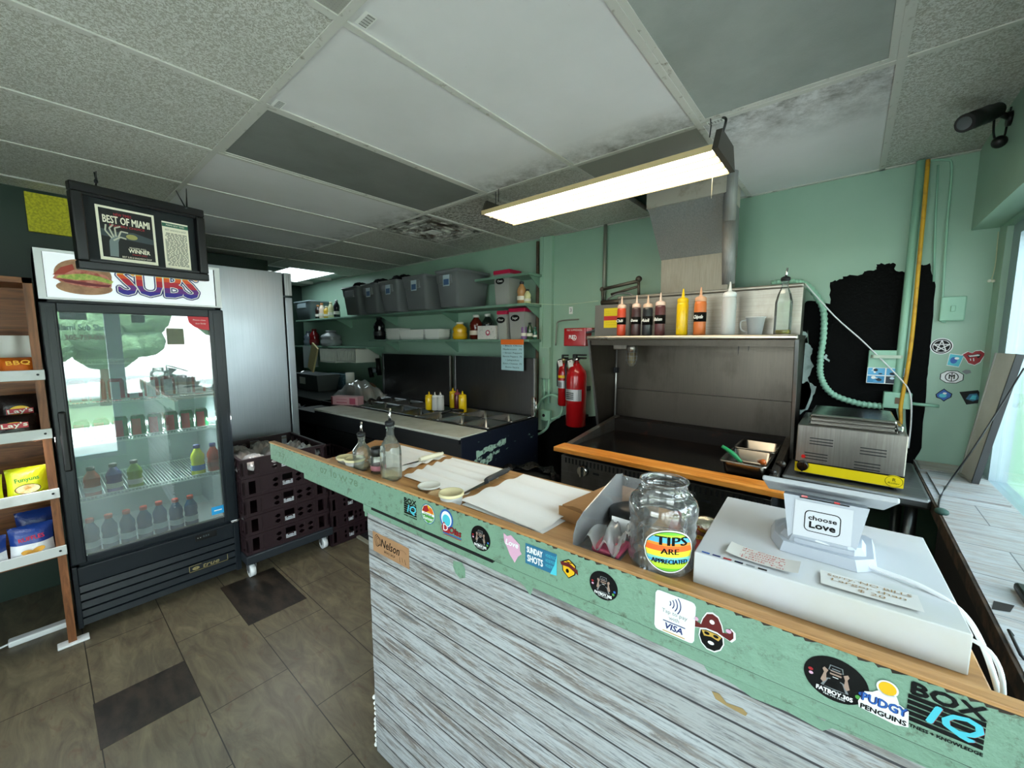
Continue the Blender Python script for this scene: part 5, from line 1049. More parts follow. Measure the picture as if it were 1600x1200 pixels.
# sauce bottles on the hood shelf (z = 1.58)
def squeeze(label, px, y, r, h_, col, capc, word=None, clear=False, group='squeeze bottles on the hood shelf', z=1.58, nh=.045):
    x = PY(px, 520, y).x; t_ = thing('squeeze_bottle', label, 'squeeze bottle', (x, y, z), 0, group); bm_ = thinglass('bottle_clear', 'f4f6f7', .15, 1., .6) if clear else mat('sauce_'+col, col, .3, coat=.3)
    bb_ = MB().lathe([(r*.9, 0), (r, .006), (r, h_*.86), (r*.9, h_*.93), (r*.75, h_*.95)], n=20).build('bottle_body', bm_, t_)
    cp = mat('cap_'+capc, capc, .4); MB().lathe([(r*.92, h_*.93), (r*.95, h_*.94), (r*.95, h_*1.02), (r*.72, h_*1.06), (r*.3, h_*1.08), (r*.25, h_*1.10), (r*.10, h_*1.10+nh), (.001, h_*1.10+nh)], n=18).build('nozzle_cap', cp, t_)
    if word:
        hb = .022 if r < .03 else .026; zc = h_*.5
        q = MB().lathe([(r*1.015, zc-hb), (r*1.02, zc-hb), (r*1.02, zc+hb), (r*1.015, zc+hb)], n=24, cap=False)
        M_ = frame((0, -r*1.04, zc), (1, 0, 0), (0, 0, 1)); q.text(word, 0, 0, hb*.75, 1, M_, .0004, width=r*1.5, shear=.2, bold=.0005); q.build('name_band', [INK, WINK], bb_, inv=1)
    return t_
squeeze('orange-red sauce bottle, leftmost on the hood shelf, beside the yellow notice', 970.5, 2.43, .028, .185, 'd0492a', 'ecc8b4', 'Chili')
squeeze('dark brown sauce bottle, second on the hood shelf', 993.5, 2.43, .028, .185, '4a3436', 'e8c9b8', 'Donna')
squeeze('blackish sauce bottle with cream cap, third on the hood shelf', 1011, 2.42, .030, .18, '26282c', 'e0bfa6', 'Aioli')
squeeze('reddish brown sauce bottle, fourth on the hood shelf', 1030.5, 2.43, .030, .19, '5d3236', 'e8cabc', 'Balsam')
squeeze('plain yellow mustard bottle on the hood shelf', 1065, 2.43, .032, .20, 'f2c80a', 'f2c80a')
squeeze('orange sauce bottle with black name band, right of the mustard', 1092.5, 2.42, .032, .20, 'd8763c', 'e2ac8a', 'Chipotle')
squeeze('empty translucent white squeeze bottle on the hood shelf', 1137, 2.42, .034, .215, 'dfe3e6', 'e8ebee', clear=True)
x = PY(1180, 510, 2.5).x; t_ = thing('measuring_cup', 'small translucent plastic measuring cup with handle on the hood shelf', 'cup', (x, 2.5, 1.58))
cupm = thinglass('cup_plastic', 'f8f8f6', .15, 1., .75); MB().lathe([(.030, 0), (.033, .003), (.044, .088), (.048, .09), (.048, .096), (.042, .096)], n=24).build('cup', cupm, t_); MB().tube([(-.042, -.0, .08), (-.068, -.01, .07), (-.064, -.01, .03), (-.036, 0, .012)], .004, 8, sub=5).build('handle', cupm, t_)
x = PY(1222, 515, 2.42).x; t_ = thing('oil_bottle', 'tall square glass oil bottle at the right end of the hood shelf', 'bottle', (x, 2.42, 1.58), R(8), 'glass pour bottles')
MB().lathe([(.034, 0), (.037, .004), (.037, .16), (.028, .20), (.014, .235), (.013, .255), (.016, .257), (.016, .27)], n=8, smooth=False).build('glass', GLASSB, t_); MB().lathe([(.030, .003), (.034, .008), (.034, .022)], n=8).build('oil', mat('oil_yellow', 'b59a18', .1, alpha=.75), t_); MB().lathe([(.016, .262), (.02, .264), (.02, .278), (.012, .284)], n=14).build('stopper', DARK, t_); MB().cyl((0, 0, .28), (.004, 0, .325), .006, 8, r2=.004).build('spout', CHROME, t_)
# steel table and food warmer
tb = thing('steel_table', 'low stainless steel work table under the food warmer', 'table', (.05, 2.4, 0)); TZ = .93
tx0, tx1, ty0, ty1 = -.205, .285, 2.2, 2.83
MB().box((tx0, ty0, TZ-.045), (tx1, ty1, TZ), bev=.012).build('table_top', steel('table_steel', '9da0a2', .38, 'x', '7d8082', '6a6c6c'), tb, world=True)
for x in (tx0+.05, tx1-.05):
    for y in (ty0+.06, ty1-.06): MB().cyl((x, y, 0), (x, y, TZ-.04), .02, 14).build('leg', STEEL, tb, world=True)
MB().box((tx0+.03, ty0+.03, .25), (tx1-.03, ty1-.03, .265)).build('under_shelf', DSTEEL, tb, world=True)
fw_ = thing('food_warmer', 'stainless countertop food warmer with a yellow stripe and a black dial', 'food warmer', (.02, 2.42, TZ)); wx0, wx1, wy0, wy1 = -.162, .205, 2.245, 2.66; wz0, wz1 = TZ+.012, TZ+.235
P = frame((wx0, wy0, 0), (1, 0, -.0), (0, 0, 1))
MB().box((wx0, wy0, wz0), (wx1, wy1, wz1), bev=.004).build('body', steel('warmer_steel', 'b9b4ad', .3, 'z', '98938c', '857c74'), fw_, world=True)
W_ = wx1-wx0; M_ = frame((wx0, wy0-.0008, wz0), (1, 0, 0), (0, 0, 1)); YS = mat('warmer_yellow', 'f2d817', .35)
q = MB().rect(.0, .004, W_, .048, 0, M_).rect(0, .048, W_, .054, 1, M_).disc(W_-.03, .028, .030, .026, 0, M_, .0005).ring(W_-.03, .028, .026, .0275, 1, M_, .0009, k=.86).text('R', W_-.03, .034, .014, 1, M_, .0009).text('Roller', W_-.03, .02, .008, 1, M_, .0009, width=.036, shear=.3); q.build('yellow_stripe', [YS, INK], fw_, world=True, inv=1)
MB().cyl((wx0+.03, wy0, wz0+.035), (wx0+.03, wy0-.026, wz0+.035), .024, 24, r2=.02).box((wx0+.026, wy0-.034, wz0+.014), (wx0+.034, wy0-.024, wz0+.056), bev=.002).build('dial', mat('dial_black', '0c0c0d', .15), fw_, world=True)
MB().cyl((wx0+.03, wy0, wz0+.078), (wx0+.03, wy0-.008, wz0+.078), .008, 12).build('indicator_lamp', mat('lamp_red', 'c01818', .3), fw_, world=True)
for cx, cz in ((.09, .155), (.265, .14), (.075, .085), (.25, .075)):
    q = MB()
    for k in range(3): q.box((wx0+cx-.042, wy0-.003, wz0+cz+.013-.013*k-.003), (wx0+cx+.042, wy0+.001, wz0+cz+.013-.013*k+.001), bev=.001)
    q.build('vent_louvre', DARK, fw_, world=True)
q = MB(); 
for z, i in ((wz1+.006, 0), (wz1+.022, .006), (wz1+.036, .002)): q.box((wx0+.035+i, wy0+.03+i, z-.005), (wx1-.03-i, wy1-.04-i, z), bev=.0024)
q.box((wx0+.045, wy0+.045, wz1-.01), (wx1-.04, wy1-.055, wz1+.03)); q.build('hotel_pan', PANG, fw_, world=True)
MB().box((wx0+.042, wy0+.04, wz1+.035), (wx1-.034, wy1-.05, wz1+.050), bev=.007).build('pan_lid', steel('lid_steel', 'c9c8c4', .18, 'x', 'a3a09b'), fw_, world=True)
MB().box((wx1-.035, wy0+.05, wz1+.004), (wx1-.012, wy0+.12, wz1+.03), bev=.006).build('lid_handle', CHROME, fw_, world=True)
for x in (wx0+.03, wx1-.03):
    for y in (wy0+.03, wy1-.03): MB().cyl((x, y, TZ), (x, y, wz0), .012, 10).build('foot', RUBBER, fw_, world=True)
# ================================================================ window ledge and things on it
LZ = .93
LAM = planks('ledge_laminate', 5.0, .22, (0, 0, 0), joint='55585c', dark='8a9098', warm='a5968a', light='b6bec4')
lg = thing('window_ledge', 'wide ledge of whitewashed plank laminate below the shop window', 'ledge', (.4, 1.8, LZ))
MB().box((.292, 1.02, LZ-.022), (WR+.02, WB, LZ)).build('ledge_top', LAM, lg, world=True)
MB().box((.29, 1.36, LZ+.0), (WR+.02, 1.66, LZ+.003)).box((.285, 1.34, LZ+.003), (WR+.02, 1.345, LZ+.0035)).build('laminate_plank', LAM, lg, world=True) if False else None
MB().box((.284, 1.05, LZ-.05), (.292, 2.75, LZ-.002), bev=.001).build('torn_edge', mat('ply_edge', '4a3a2c', .8, var=(30, '1f1a16', .4, .6)), lg, world=True)
MB().box((.30, 1.02, .0), (.34, 2.15, LZ-.022)).build('side_panel', BLACKM, lg, world=True)
a_ = PZ(1520, 935, LZ+.001); q = MB().poly([(0, 0), (.03, .012), (.045, .055), (.012, .05)], 0, frame((.292, a_.y-.03, LZ+.0008), (1, 0, 0), (0, 1, 0))); q.build('torn_corner', mat('torn_black', '1c1a18', .8), lg, world=True, inv=1)
tag(MB().box((.30, 2.72, LZ+.0005), (.47, 2.90, LZ+.004)).build('loose_laminate_plank', planks('loose_laminate', .7, .3, dark='8d837a', warm='b09684', light='cfc9c0')), 'loose tan laminate offcut in the far corner of the ledge', 'plank')
tag(MB().box((.315, 2.30, LZ+.0005), (.50, 2.66, LZ+.006), 0, Matrix.Rotation(R(0), 4, 'Z')).build('loose_laminate_plank', LAM), 'raised whitewashed laminate board lying under the leaning panel', 'plank')
# pale green sill block near the customer side
sb = thing('sill_track', 'pale green wooden window track on the nearest part of the ledge', 'window track', (.35, .9, LZ))
MB().box((.292, .80, LZ-.06), (.33, 1.02, LZ-.012), bev=.002).build('track_board', GREENT, sb, world=True)
MB().box((.335, .80, LZ-.05), (WR, 1.02, LZ-.006), bev=.002).build('track_plate', mat('track_grey', '7f8c86', .5, .3), sb, world=True)
p = PZ(1594, 1003, LZ); MB().tube([(p.x-.004, p.y+.02, LZ-.004), (p.x-.012, p.y+.02, LZ+.008), (p.x-.014, p.y-.07, LZ+.008), (p.x-.004, p.y-.07, LZ-.004)], .003, 8).build('wire_handle', DARK, sb, world=True)
# dark door latch on the ledge at the photo edge
p = PZ(1600, 945, LZ); t_ = thing('tape_dispenser', 'black tape dispenser on the ledge, cut by the right photo edge', 'dispenser', (p.x+.028, p.y+.03, LZ)); MB().box((-.03, -.05, 0), (.03, .05, .02), bev=.006).build('base', BLACK, t_); MB().cyl((-.012, 0, .035), (.012, 0, .035), .03, 20).build('tape_roll', BLACK, t_)
# leaning grey panel
b1 = PZ(1500, 742, LZ+.001); b2 = PZ(1519, 757, LZ+.001); t1 = PY(1566, 553, 2.66); t2 = PY(1597, 558, 2.52)
pn = thing('leaning_panel', 'grey aluminium framed panel leaning against the shop window', 'panel', b1)
ux = (b2-b1); uy = (t1-b1); Wp = ux.length*1.0; Hp = uy.length; M_ = frame(b1, ux, uy); t2l = M_.inverted() @ t2
q = MB().hexa([(0, 0, -.012), (Wp, 0, -.012), (t2l.x, Hp, -.012), (0, Hp, -.012)], [(0, 0, 0), (Wp, 0, 0), (t2l.x, Hp, 0), (0, Hp, 0)], 0, M_); q.build('panel_sheet', mat('panel_grey', 'd6d7d1', .5, 0, var=(5, 'c8c9c1', .4, .7, (6, 1, 1))), pn, world=True)
q = MB().hexa([(-.004, 0, -.016), (.006, 0, -.016), (.006, Hp, -.016), (-.004, Hp, -.016)], [(-.004, 0, .004), (.006, 0, .004), (.006, Hp, .004), (-.004, Hp, .004)], 0, M_)
q.hexa([(0, 0, -.016), (Wp, 0, -.016), (Wp, .012, -.016), (0, .012, -.016)], [(0, 0, .004), (Wp, 0, .004), (Wp, .012, .004), (0, .012, .004)], 0, M_); q.build('light_frame', mat('frame_light', 'bcbdb8', .4, .4), pn, world=True)
q = MB().hexa([(Wp-.006, 0, -.018), (Wp+.003, 0, -.018), (t2l.x+.003, Hp, -.018), (t2l.x-.006, Hp, -.018)], [(Wp-.006, 0, .004), (Wp+.003, 0, .004), (t2l.x+.003, Hp, .004), (t2l.x-.006, Hp, .004)], 0, M_); q.build('dark_edge', mat('edge_dark', '3b3d40', .5, .4), pn, world=True)
tag(MB().tube([PY(1600, 575, 2.45), PY(1560, 640, 2.47), PY(1520, 702, 2.40), PZ(1482, 755, LZ+.02), PZ(1467, 785, LZ+.006), (.288, 2.02, LZ-.01)], .0028, 8, sub=8).build('black_wire', DARK), 'thin dark cord hanging across the leaning panel down to the ledge corner', 'cord')
tag(MB().ball((0, 0, 0), .02, 6, 0, (1, 1.3, .6)).build('green_rag', mat('rag_green', '2c4a44', .8)), 'small dark green knot of rag at the ledge corner where the cord ends', 'rag').location = (.292, 2.06, LZ+.006)

# ================================================================ the back wall, right half: black paint, pipes, boxes, stickers
WP = WB-.0012
def wp(pp): return [PY(x, y, WP) for x, y in pp]
MWB = frame((0, WP, 0), (1, 0, 0), (0, 0, 1))
def wpoly(q, pp, mi=0, z=0.): q.poly([(p.x, p.z) for p in wp(pp)], mi, MWB, z)
q = MB()
random.seed(3)
def rag(pp, n=5, a=2.2):
    o = []
    for (x0, y0), (x1, y1) in zip(pp, pp[1:]+pp[:1]):
        for k in range(n): t = k/n; o.append((x0+(x1-x0)*t+random.uniform(-a, a)*(k > 0), y0+(y1-y0)*t+random.uniform(-a, a)*(k > 0)))
    return o
wpoly(q, rag([(1297, 441), (1316, 436), (1317, 432), (1345, 429), (1352, 424), (1368, 421), (1369, 413), (1390, 411), (1400, 413), (1398, 421), (1416, 426), (1414, 437), (1419, 452), (1412, 545), (1400, 640), (1262, 640), (1262, 470), (1297, 475)], 5, 1.6))
wpoly(q, rag([(1437, 415), (1453, 411), (1456, 428), (1462, 448), (1452, 560), (1448, 600), (1440, 700), (1420, 740), (1415, 640), (1420, 560), (1432, 440)], 5, 1.2))
wpoly(q, rag([(1250, 478), (1262, 470), (1264, 640), (1400, 640), (1425, 740), (1235, 740), (1244, 620), (1252, 540)], 6, 1.5), 0, .0003)
wpoly(q, rag([(832, 690), (836, 672), (852, 668), (868, 656), (882, 648), (932, 650), (960, 760), (830, 760)], 5, 1.5), 0, .0003)
pb_ = q.build('black_paint_patch', BLKPAINT, wback, inv=1)
q = MB()
PATW = mat('pale_bare_patch', 'b9cdca', .6, var=(20, '7f9a94', .5, .7))
for pp in ([(1250, 540), (1262, 536), (1270, 545), (1266, 560), (1272, 572), (1262, 590), (1268, 610), (1258, 640), (1250, 640)], [(1248, 600), (1262, 596), (1276, 604), (1270, 618), (1262, 640), (1246, 650)], [(1290, 553), (1294, 556), (1292, 560), (1297, 563), (1296, 566), (1286, 560)], [(1246, 520), (1254, 515), (1262, 524), (1256, 534), (1248, 533)]): wpoly(q, rag(pp, 4, 1.4), 0, .0008)
q.build('bare_patch', PATW, wback, inv=1)
# vertical conduits
CON = greenpaint('conduit_green', '9ccbb4', '8ec0a6', bm=.1, dirtlo=.68)
def pipe(name, label, pts, r, m=CON, cat='pipe', group=None, n=10, sub=0):
    o = MB().tube(pts, r, n, sub=sub).build(name, m); return tag(o, label, cat, group)
x0 = PY(1424, 400, 2.89).x
pipe('green_conduit', 'thick pale green conduit down the back wall, left of the yellow hose', [(x0, 2.89, 2.43), (x0, 2.89, 1.40), (x0, 2.89, 1.2)], .018)
x1 = PY(1436, 400, 2.86).x
pipe('yellow_hose', 'yellow-orange gas hose running down the back wall beside the conduit', [(x1-.004, 2.86, 2.42), (x1, 2.86, 2.2), (x1+.003, 2.865, 1.9), (x1+.006, 2.865, 1.6), (x1+.002, 2.86, 1.4), (x1-.008, 2.86, 1.22), (x1-.004, 2.85, 1.10), (x1-.03, 2.84, .95)], .0085, mat('hose_yellow', 'd9a62a', .45, var=(20, 'b5822a', .5, .7)), 'hose', sub=6)
pipe('green_cable', 'thin painted cable bending from the ceiling to the wall box', [PY(1450, 251, 2.905), PY(1478, 250, 2.905), PY(1487, 262, 2.905), PY(1480, 350, 2.905), PY(1473, 460, 2.905), PY(1470, 498, 2.905), PY(1478, 503, 2.905)], .005, sub=4)
pipe('green_cable', 'straight thin painted cable beside the bent one on the back wall', [PY(1466, 258, 2.91), PY(1462, 330, 2.91), PY(1459, 440, 2.91)], .0045)
pipe('white_wire', 'white wire draped diagonally from the hood corner to the wall box', [PY(1258, 443, 2.75), PY(1305, 495, 2.86), PY(1350, 535, 2.885), PY(1405, 590, 2.86), PY(1420, 610, 2.85), PY(1424, 630, 2.85), PY(1423, 665, 2.84), PY(1419, 700, 2.80)], .0035, WHITE, 'wire', sub=5)
# ribbed flexible conduit
fp = [PY(1205, 443, 2.78), PY(1235, 440, 2.80), PY(1262, 447, 2.84), PY(1285, 480, 2.88), PY(1287, 520, 2.89), PY(1282, 560, 2.89), PY(1283, 590, 2.89), PY(1300, 615, 2.89), PY(1340, 630, 2.89), PY(1382, 635, 2.89)]
Q = []
for i in range(len(fp)-1):
    p0 = fp[max(i-1, 0)]; p1 = fp[i]; p2 = fp[i+1]; p3 = fp[min(i+2, len(fp)-1)]
    for k in range(22): t_ = k/22; Q.append(.5*((2*p1)+(p2-p0)*t_+(2*p0-5*p1+4*p2-p3)*t_*t_+(3*p1-p0-3*p2+p3)*t_**3))
tag(MB().tube(Q, [.0175 if k % 4 < 2 else .0140 for k in range(len(Q))], 12).build('flexible_conduit', CON), 'ribbed pale green flexible conduit curving from the hood down to the junction box', 'conduit')
def wbox(name, label, a, b_, d, cat, m=CON, bev=.004):
    p, q_ = PY(*a, WB), PY(*b_, WB); o = MB().box((p.x, WB-d, q_.z), (q_.x, WB, p.z), bev=bev).build(name, m, origin=(p.x, WB, p.z)); return tag(o, label, cat), p, q_
t_ = thing('junction_box', 'pale green junction box where the ribbed conduit ends', 'junction box', (.2, WB, 1.23)); p, q_ = PY(1381, 612, 2.87), PY(1423, 640, 2.87)
MB().box((p.x, 2.86, q_.z), (q_.x, WB, p.z), bev=.004).build('box', CON, t_, world=True); MB().box((p.x+.045, 2.857, (p.z+q_.z)/2-.016), (p.x+.075, 2.861, (p.z+q_.z)/2+.016)).build('socket', mat('rusty', '6e5a48', .7), t_, world=True); MB().cyl((q_.x, 2.88, q_.z+.03), (q_.x+.10, 2.89, q_.z+.025), .008, 8).build('stub_pipe', CON, t_, world=True)
t_ = thing('outlet_box', 'pale green outlet cover with four blue and white picture squares', 'outlet', (.15, WB, 1.4)); p, q_ = PY(1358, 547, 2.89), PY(1412, 601, 2.89)
MB().box((p.x, 2.885, q_.z), (q_.x, WB, p.z), bev=.004).build('cover', CON, t_, world=True)
MB().box((p.x+.01, 2.87, q_.z+.145), (q_.x-.012, 2.886, p.z-.035), bev=.01).build('flap', mat('flap_grey', 'a9b8a6', .4, .2), t_, world=True)
M_ = frame((p.x, 2.884, q_.z), (1, 0, 0), (0, 0, 1)); W_, H_ = q_.x-p.x, (p.z-q_.z)*.50; H_ = (p.z-q_.z)*.48
q = MB().rect(0, 0, W_, H_, 0, M_)
for i in range(2):
    for j in range(2):
        cx, cy = W_*(.25+.5*i), H_*(.25+.5*j); q.rect(cx-W_*.23, cy-H_*.22, cx+W_*.23, cy+H_*.22, (2, 1, 3, 1)[i*2+j], M_, .0004)
        for k in range(6): q.disc(cx+random.uniform(-.018, .018), cy+random.uniform(-.014, .014), random.uniform(.005, .012), random.uniform(.003, .009), (0, 3, 1, 4)[k % 4], M_, .0006+.0001*k, 9)
q.build('picture_squares', [WINK, mat('sq_blue', '5fb0dc', .5), mat('sq_teal', '3a8fc0', .5), mat('sq_dark', '1d2a38', .5), mat('sq_pale', 'c9e0ec', .5)], t_, world=True, inv=1)
t_ = thing('switch_plate', 'old painted-over switch box high on the back wall right of the yellow hose', 'switch', (.36, WB, 1.7)); p, q_ = PY(1471, 464, 2.895), PY(1507, 501, 2.895)
MB().box((p.x, 2.892, q_.z), (q_.x, WB, p.z), bev=.005).build('plate', CON, t_, world=True); MB().box(((p.x+q_.x)/2-.008, 2.884, (p.z+q_.z)/2-.014), ((p.x+q_.x)/2+.008, 2.893, (p.z+q_.z)/2+.014), bev=.002).build('toggle', CON, t_, world=True)
p = PY(1548, 365, 2.895); t_ = thing('hanging_string', 'thin string with two cream knots hanging in the window corner', 'string', p); MB().tube([PY(1560, 362, 2.895), PY(1558, 385, 2.895), PY(1555, 415, 2.895), PY(1549, 438, 2.895)], .0016, 6, sub=4).build('string', mat('string_cream', 'cfd0ae', .7), t_, world=True)
for px in (1546, 1552): MB().ball(PY(px, 439, 2.895), .0075, 6).build('knot', mat('knot_cream', 'e6e6d8', .6), t_, world=True)
# wall stickers
def wst(px, py): p = PY(px, py, WP); return frame((p.x, WP-.0006, p.z), (1, 0, 0), (0, 0, 1))
def wdone(q, label): o = q.build('wall_sticker', SI, inv=1); return tag(o, label, 'sticker')
M_ = wst(1471, 541); q = MB().disc(0, 0, .040, .040, 1, M_).disc(0, 0, .036, .036, 0, M_, .0004).ring(0, 0, .029, .0315, 1, M_, .0008)
st = [(.029*math.sin(2*math.pi*2*k/5), .029*math.cos(2*math.pi*2*k/5)) for k in range(6)]; q.line(st, .0045, 1, M_, .0012); wdone(q, 'round black sticker with white five-pointed star')
M_ = wst(1490, 563); q = MB().poly([(-.022, -.026), (.020, -.034), (.034, .026), (-.016, .034)], 1, M_).poly([(-.020, -.023), (.019, -.031), (.031, .023), (-.014, .031)], 2, M_, .0004).disc(.0, .0, .012, .016, 5, M_, .0008).disc(.01, .01, .008, .006, 1, M_, .0012); wdone(q, 'tilted pale blue square sticker beside the star')
M_ = wst(1521, 559); lip = [(-.036, .014), (-.02, .028), (-.006, .022), (.004, .032), (.02, .034), (.036, .020), (.030, .004), (.022, -.02), (.006, -.034), (-.014, -.026), (-.024, -.006)]
q = MB().poly([(x*1.1, y*1.1) for x, y in lip], 1, M_).poly(lip, 3, M_, .0004).poly([(-.022, .012), (-.004, .014), (.012, .020), (.024, .016), (.018, .0), (-.014, -.002)], 0, M_, .0008).poly([(-.018, .010), (-.002, .012), (.012, .017), (.02, .014), (.016, .009), (-.012, .004)], 1, M_, .0010).poly([(-.016, .001), (.010, .006), (.016, -.010), (.004, -.028), (-.010, -.022)], 3, M_, .0014).line([(0, -.002), (.002, -.016)], .0035, 1, M_, .0018).line([(-.010, -.004), (-.008, -.014)], .003, 1, M_, .0018); wdone(q, 'red lips and tongue cut-out sticker')
M_ = wst(1487, 589); q = MB().poly([(-.040, -.014), (-.018, -.031), (.018, -.031), (.040, -.014), (.040, .014), (.018, .031), (-.018, .031), (-.040, .014)], 0, M_).poly([(-.037, -.013), (-.017, -.028), (.017, -.028), (.037, -.013), (.037, .013), (.017, .028), (-.017, .028), (-.037, .013)], 1, M_, .0004).ring(0, 0, .020, .0235, 0, M_, .0008).text('M', 0, 0, .022, 0, M_, .0008, bold=.0008).rect(-.0015, -.02, .0015, .02, 0, M_, .0008); wdone(q, 'eight-sided white sticker with a circled black monogram')
M_ = wst(1475, 617); q = MB().poly([(-.030, .0), (-.016, .018), (-.002, .032), (.010, .02), (.028, .008), (.026, -.010), (.012, -.022), (.002, -.034), (-.010, -.022), (-.026, -.016)], 0, M_).poly([(-.026, .0), (-.014, .015), (-.002, .027), (.009, .017), (.024, .006), (.022, -.009), (.010, -.019), (.001, -.028), (-.009, -.019), (-.022, -.013)], 5, M_, .0004).disc(-.004, -.004, .013, .010, 2, M_, .0008).disc(.002, .008, .007, .005, 1, M_, .0010); wdone(q, 'blue fish-like cut-out sticker below the round ones')
M_ = wst(1519, 620); q = MB().poly([(-.044, .020), (.016, .034), (.046, -.022), (-.016, -.040)], 0, M_).poly([(-.02, -.012), (-.01, .012), (.014, .018), (.024, -.008), (.004, -.022)], 12, M_, .0004).poly([(-.008, -.012), (.0, .008), (.014, .008), (.012, -.014)], 2, M_, .0008); wdone(q, 'dark diamond-shaped sticker with pale blue swirl, lowest right')
M_ = wst(1510, 581); q = MB().poly([(-.016, .0), (-.004, .010), (.012, .008), (.016, -.004), (.0, -.012)], 7, M_); wdone(q, 'torn whitish sticker remnant between the tongue and the diamond')
# cctv camera
cc_ = thing('security_camera', 'black bullet security camera on the green soffit near the ceiling', 'camera', (.38, 2.4, 2.36))
f_ = PY(1511, 191, 2.28); r_ = PY(1560, 172, 2.40); m_ = Vector((.400, 2.42, 2.375))
d = (r_-f_).normalized()
cb_ = MB().cyl(f_, f_+d*.15, .028, 24).cyl(f_-d*.012, f_+d*.11, .031, 24).build('camera_body', BLACK, cc_, world=True)
MB().cyl(f_-d*.0125, f_-d*.015, .022, 20).build('lens_glass', mat('lens', '4a5254', .1), cb_, world=True)
MB().cyl(f_+d*.14, m_, .010, 10).cyl(m_+Vector((-.012, 0, 0)), m_, .026, 16).build('mount_arm', BLACK, cc_, world=True)
MB().tube([f_+d*.15, f_+d*.17+Vector((-.01, .01, -.02)), Vector((.36, 2.42, 2.33)), Vector((.37, 2.40, 2.29)), Vector((.385, 2.41, 2.31)), Vector((.395, 2.45, 2.36)), Vector((.398, 2.43, 2.42))], .0035, 8, sub=6).ball((.375, 2.41, 2.295), .022, 8).build('cable', BLACK, cc_, world=True)
# pipes, channel and frame on the back wall left of the hood
GPIPE = mat('grey_conduit', '8e9086', .5, .4); xp = PY(945, 400, 2.89).x
pipe('grey_conduit', 'grey vertical conduit from the ceiling behind the hood corner', [(xp, 2.89, 2.43), (xp, 2.89, 1.80)], .014, GPIPE)
t_ = thing('valve_linkage', 'greasy metal pipe linkage behind the leftmost sauce bottles', 'linkage', PY(960, 450, 2.75))
gm = mat('greasy_metal', '5b554c', .5, .6)
for (a, b_, rr_) in (((942, 452), (998, 439), .012), ((955, 460), (996, 448), .009), ((998, 439), (998, 462), .010), ((941, 452), (942, 472), .010), ((940, 473), (985, 470), .018)): MB().cyl(PY(*a, 2.74), PY(*b_, 2.74), rr_, 12).build('pipe_section', gm, t_, world=True)
MB().ball(PY(998, 436, 2.74), .022, 8).ball(PY(941, 452, 2.74), .018, 8).build('elbow', gm, t_, world=True)
MB().tube([PY(949, 468, 2.72), PY(962, 460, 2.72), PY(980, 458, 2.72), PY(994, 465, 2.72)], .006, 8, sub=5).tube([PY(941, 478, 2.74), PY(937, 500, 2.78), PY(930, 515, 2.80), PY(915, 520, 2.84)], .008, 8, sub=5).build('bent_tube', GREYM, t_, world=True)
xc0, xc1 = PY(844, 480, 2.88).x, PY(861, 480, 2.88).x
ch = thing('wall_channel', 'vertical pale green wall channel at the right end of the shelves', 'channel', ((xc0+xc1)/2, WB, 1.2)); MB().box((xc0, 2.87, .75), (xc0+.03, WB, 2.43)).box((xc0+.03, 2.885, 1.1), (xc1, WB, 2.43)).build('channel_strip', GREEN, ch, world=True)
q_ = PY(858, 592, 2.87); MB().box((xc0+.01, 2.86, q_.z), (xc1, 2.885, 1.49), bev=.004).build('breaker_cover', GREEN, ch, world=True); MB().box((xc0+.05, 2.85, 1.35), (xc0+.065, 2.862, 1.40)).build('lever', CON, ch, world=True)
for z in (1.0, .92):
    pass
pipe('green_pipe', 'left one of two thin green pipes below the breaker cover', [(xc0+.05, 2.88, q_.z), (xc0+.05, 2.88, 1.0)], .010); pipe('green_pipe', 'right one of two thin green pipes below the breaker cover', [(xc0+.10, 2.88, q_.z), (xc0+.10, 2.88, 1.0)], .010)
pipe('rusty_pipe', 'dark rusty vertical pipe left of the green wall channel', [(xc0-.03, 2.88, 2.40), (xc0-.03, 2.88, .75)], .014, mat('rust_pipe', '4b4038', .7, var=(20, '6d5a48', .4, .7)))
lp_ = [PY(838, 640, 2.84), PY(846, 625, 2.84), PY(862, 617, 2.84), PY(877, 627, 2.84), PY(876, 648, 2.84), PY(862, 655, 2.84)]
pipe('looped_conduit', 'pale green cable loop beside the small fire extinguisher', lp_, .011, sub=6)
pipe('looped_conduit', 'lower pale green cable bend under the wall socket box', [PY(858, 655, 2.84), PY(855, 668, 2.84), PY(842, 678, 2.84), PY(832, 677, 2.84)], .011, sub=5)
t_ = thing('wall_socket', 'pale green square socket box below the breaker cover', 'socket', (xc0+.07, 2.85, .98)); p, q_ = PY(846, 640, 2.85), PY(860, 658, 2.85); MB().box((p.x, 2.835, q_.z), (q_.x, 2.87, p.z), bev=.003).build('plate', CON, t_, world=True); MB().cyl((p.x+.035, 2.836, (p.z+q_.z)/2), (p.x+.035, 2.832, (p.z+q_.z)/2), .014, 16).build('outlet_face', DARK, t_, world=True)
M_ = wst(892, 485); q = MB().rect(-.018, -.03, .018, .03, 1, M_).text('3', 0, 0, .03, 0, M_, .0004); wdone(q, 'tiny white sticker with a dark squiggle on the wall above the red box')
pipe('thin_string', 'pale string stretched from the shelf end to the hood corner', [PY(827, 474, 2.70), PY(880, 476, 2.80), PY(935, 470, 2.75)], .002, mat('string_pale', 'c9d8bc', .7), 'string', sub=4)
pipe('bent_rod', 'thin bent rod frame on the wall above the red pull box', [PY(868, 540, 2.88), PY(870, 512, 2.88), PY(874, 502, 2.88), PY(904, 499, 2.88)], .006, GPIPE, 'rod', sub=4)
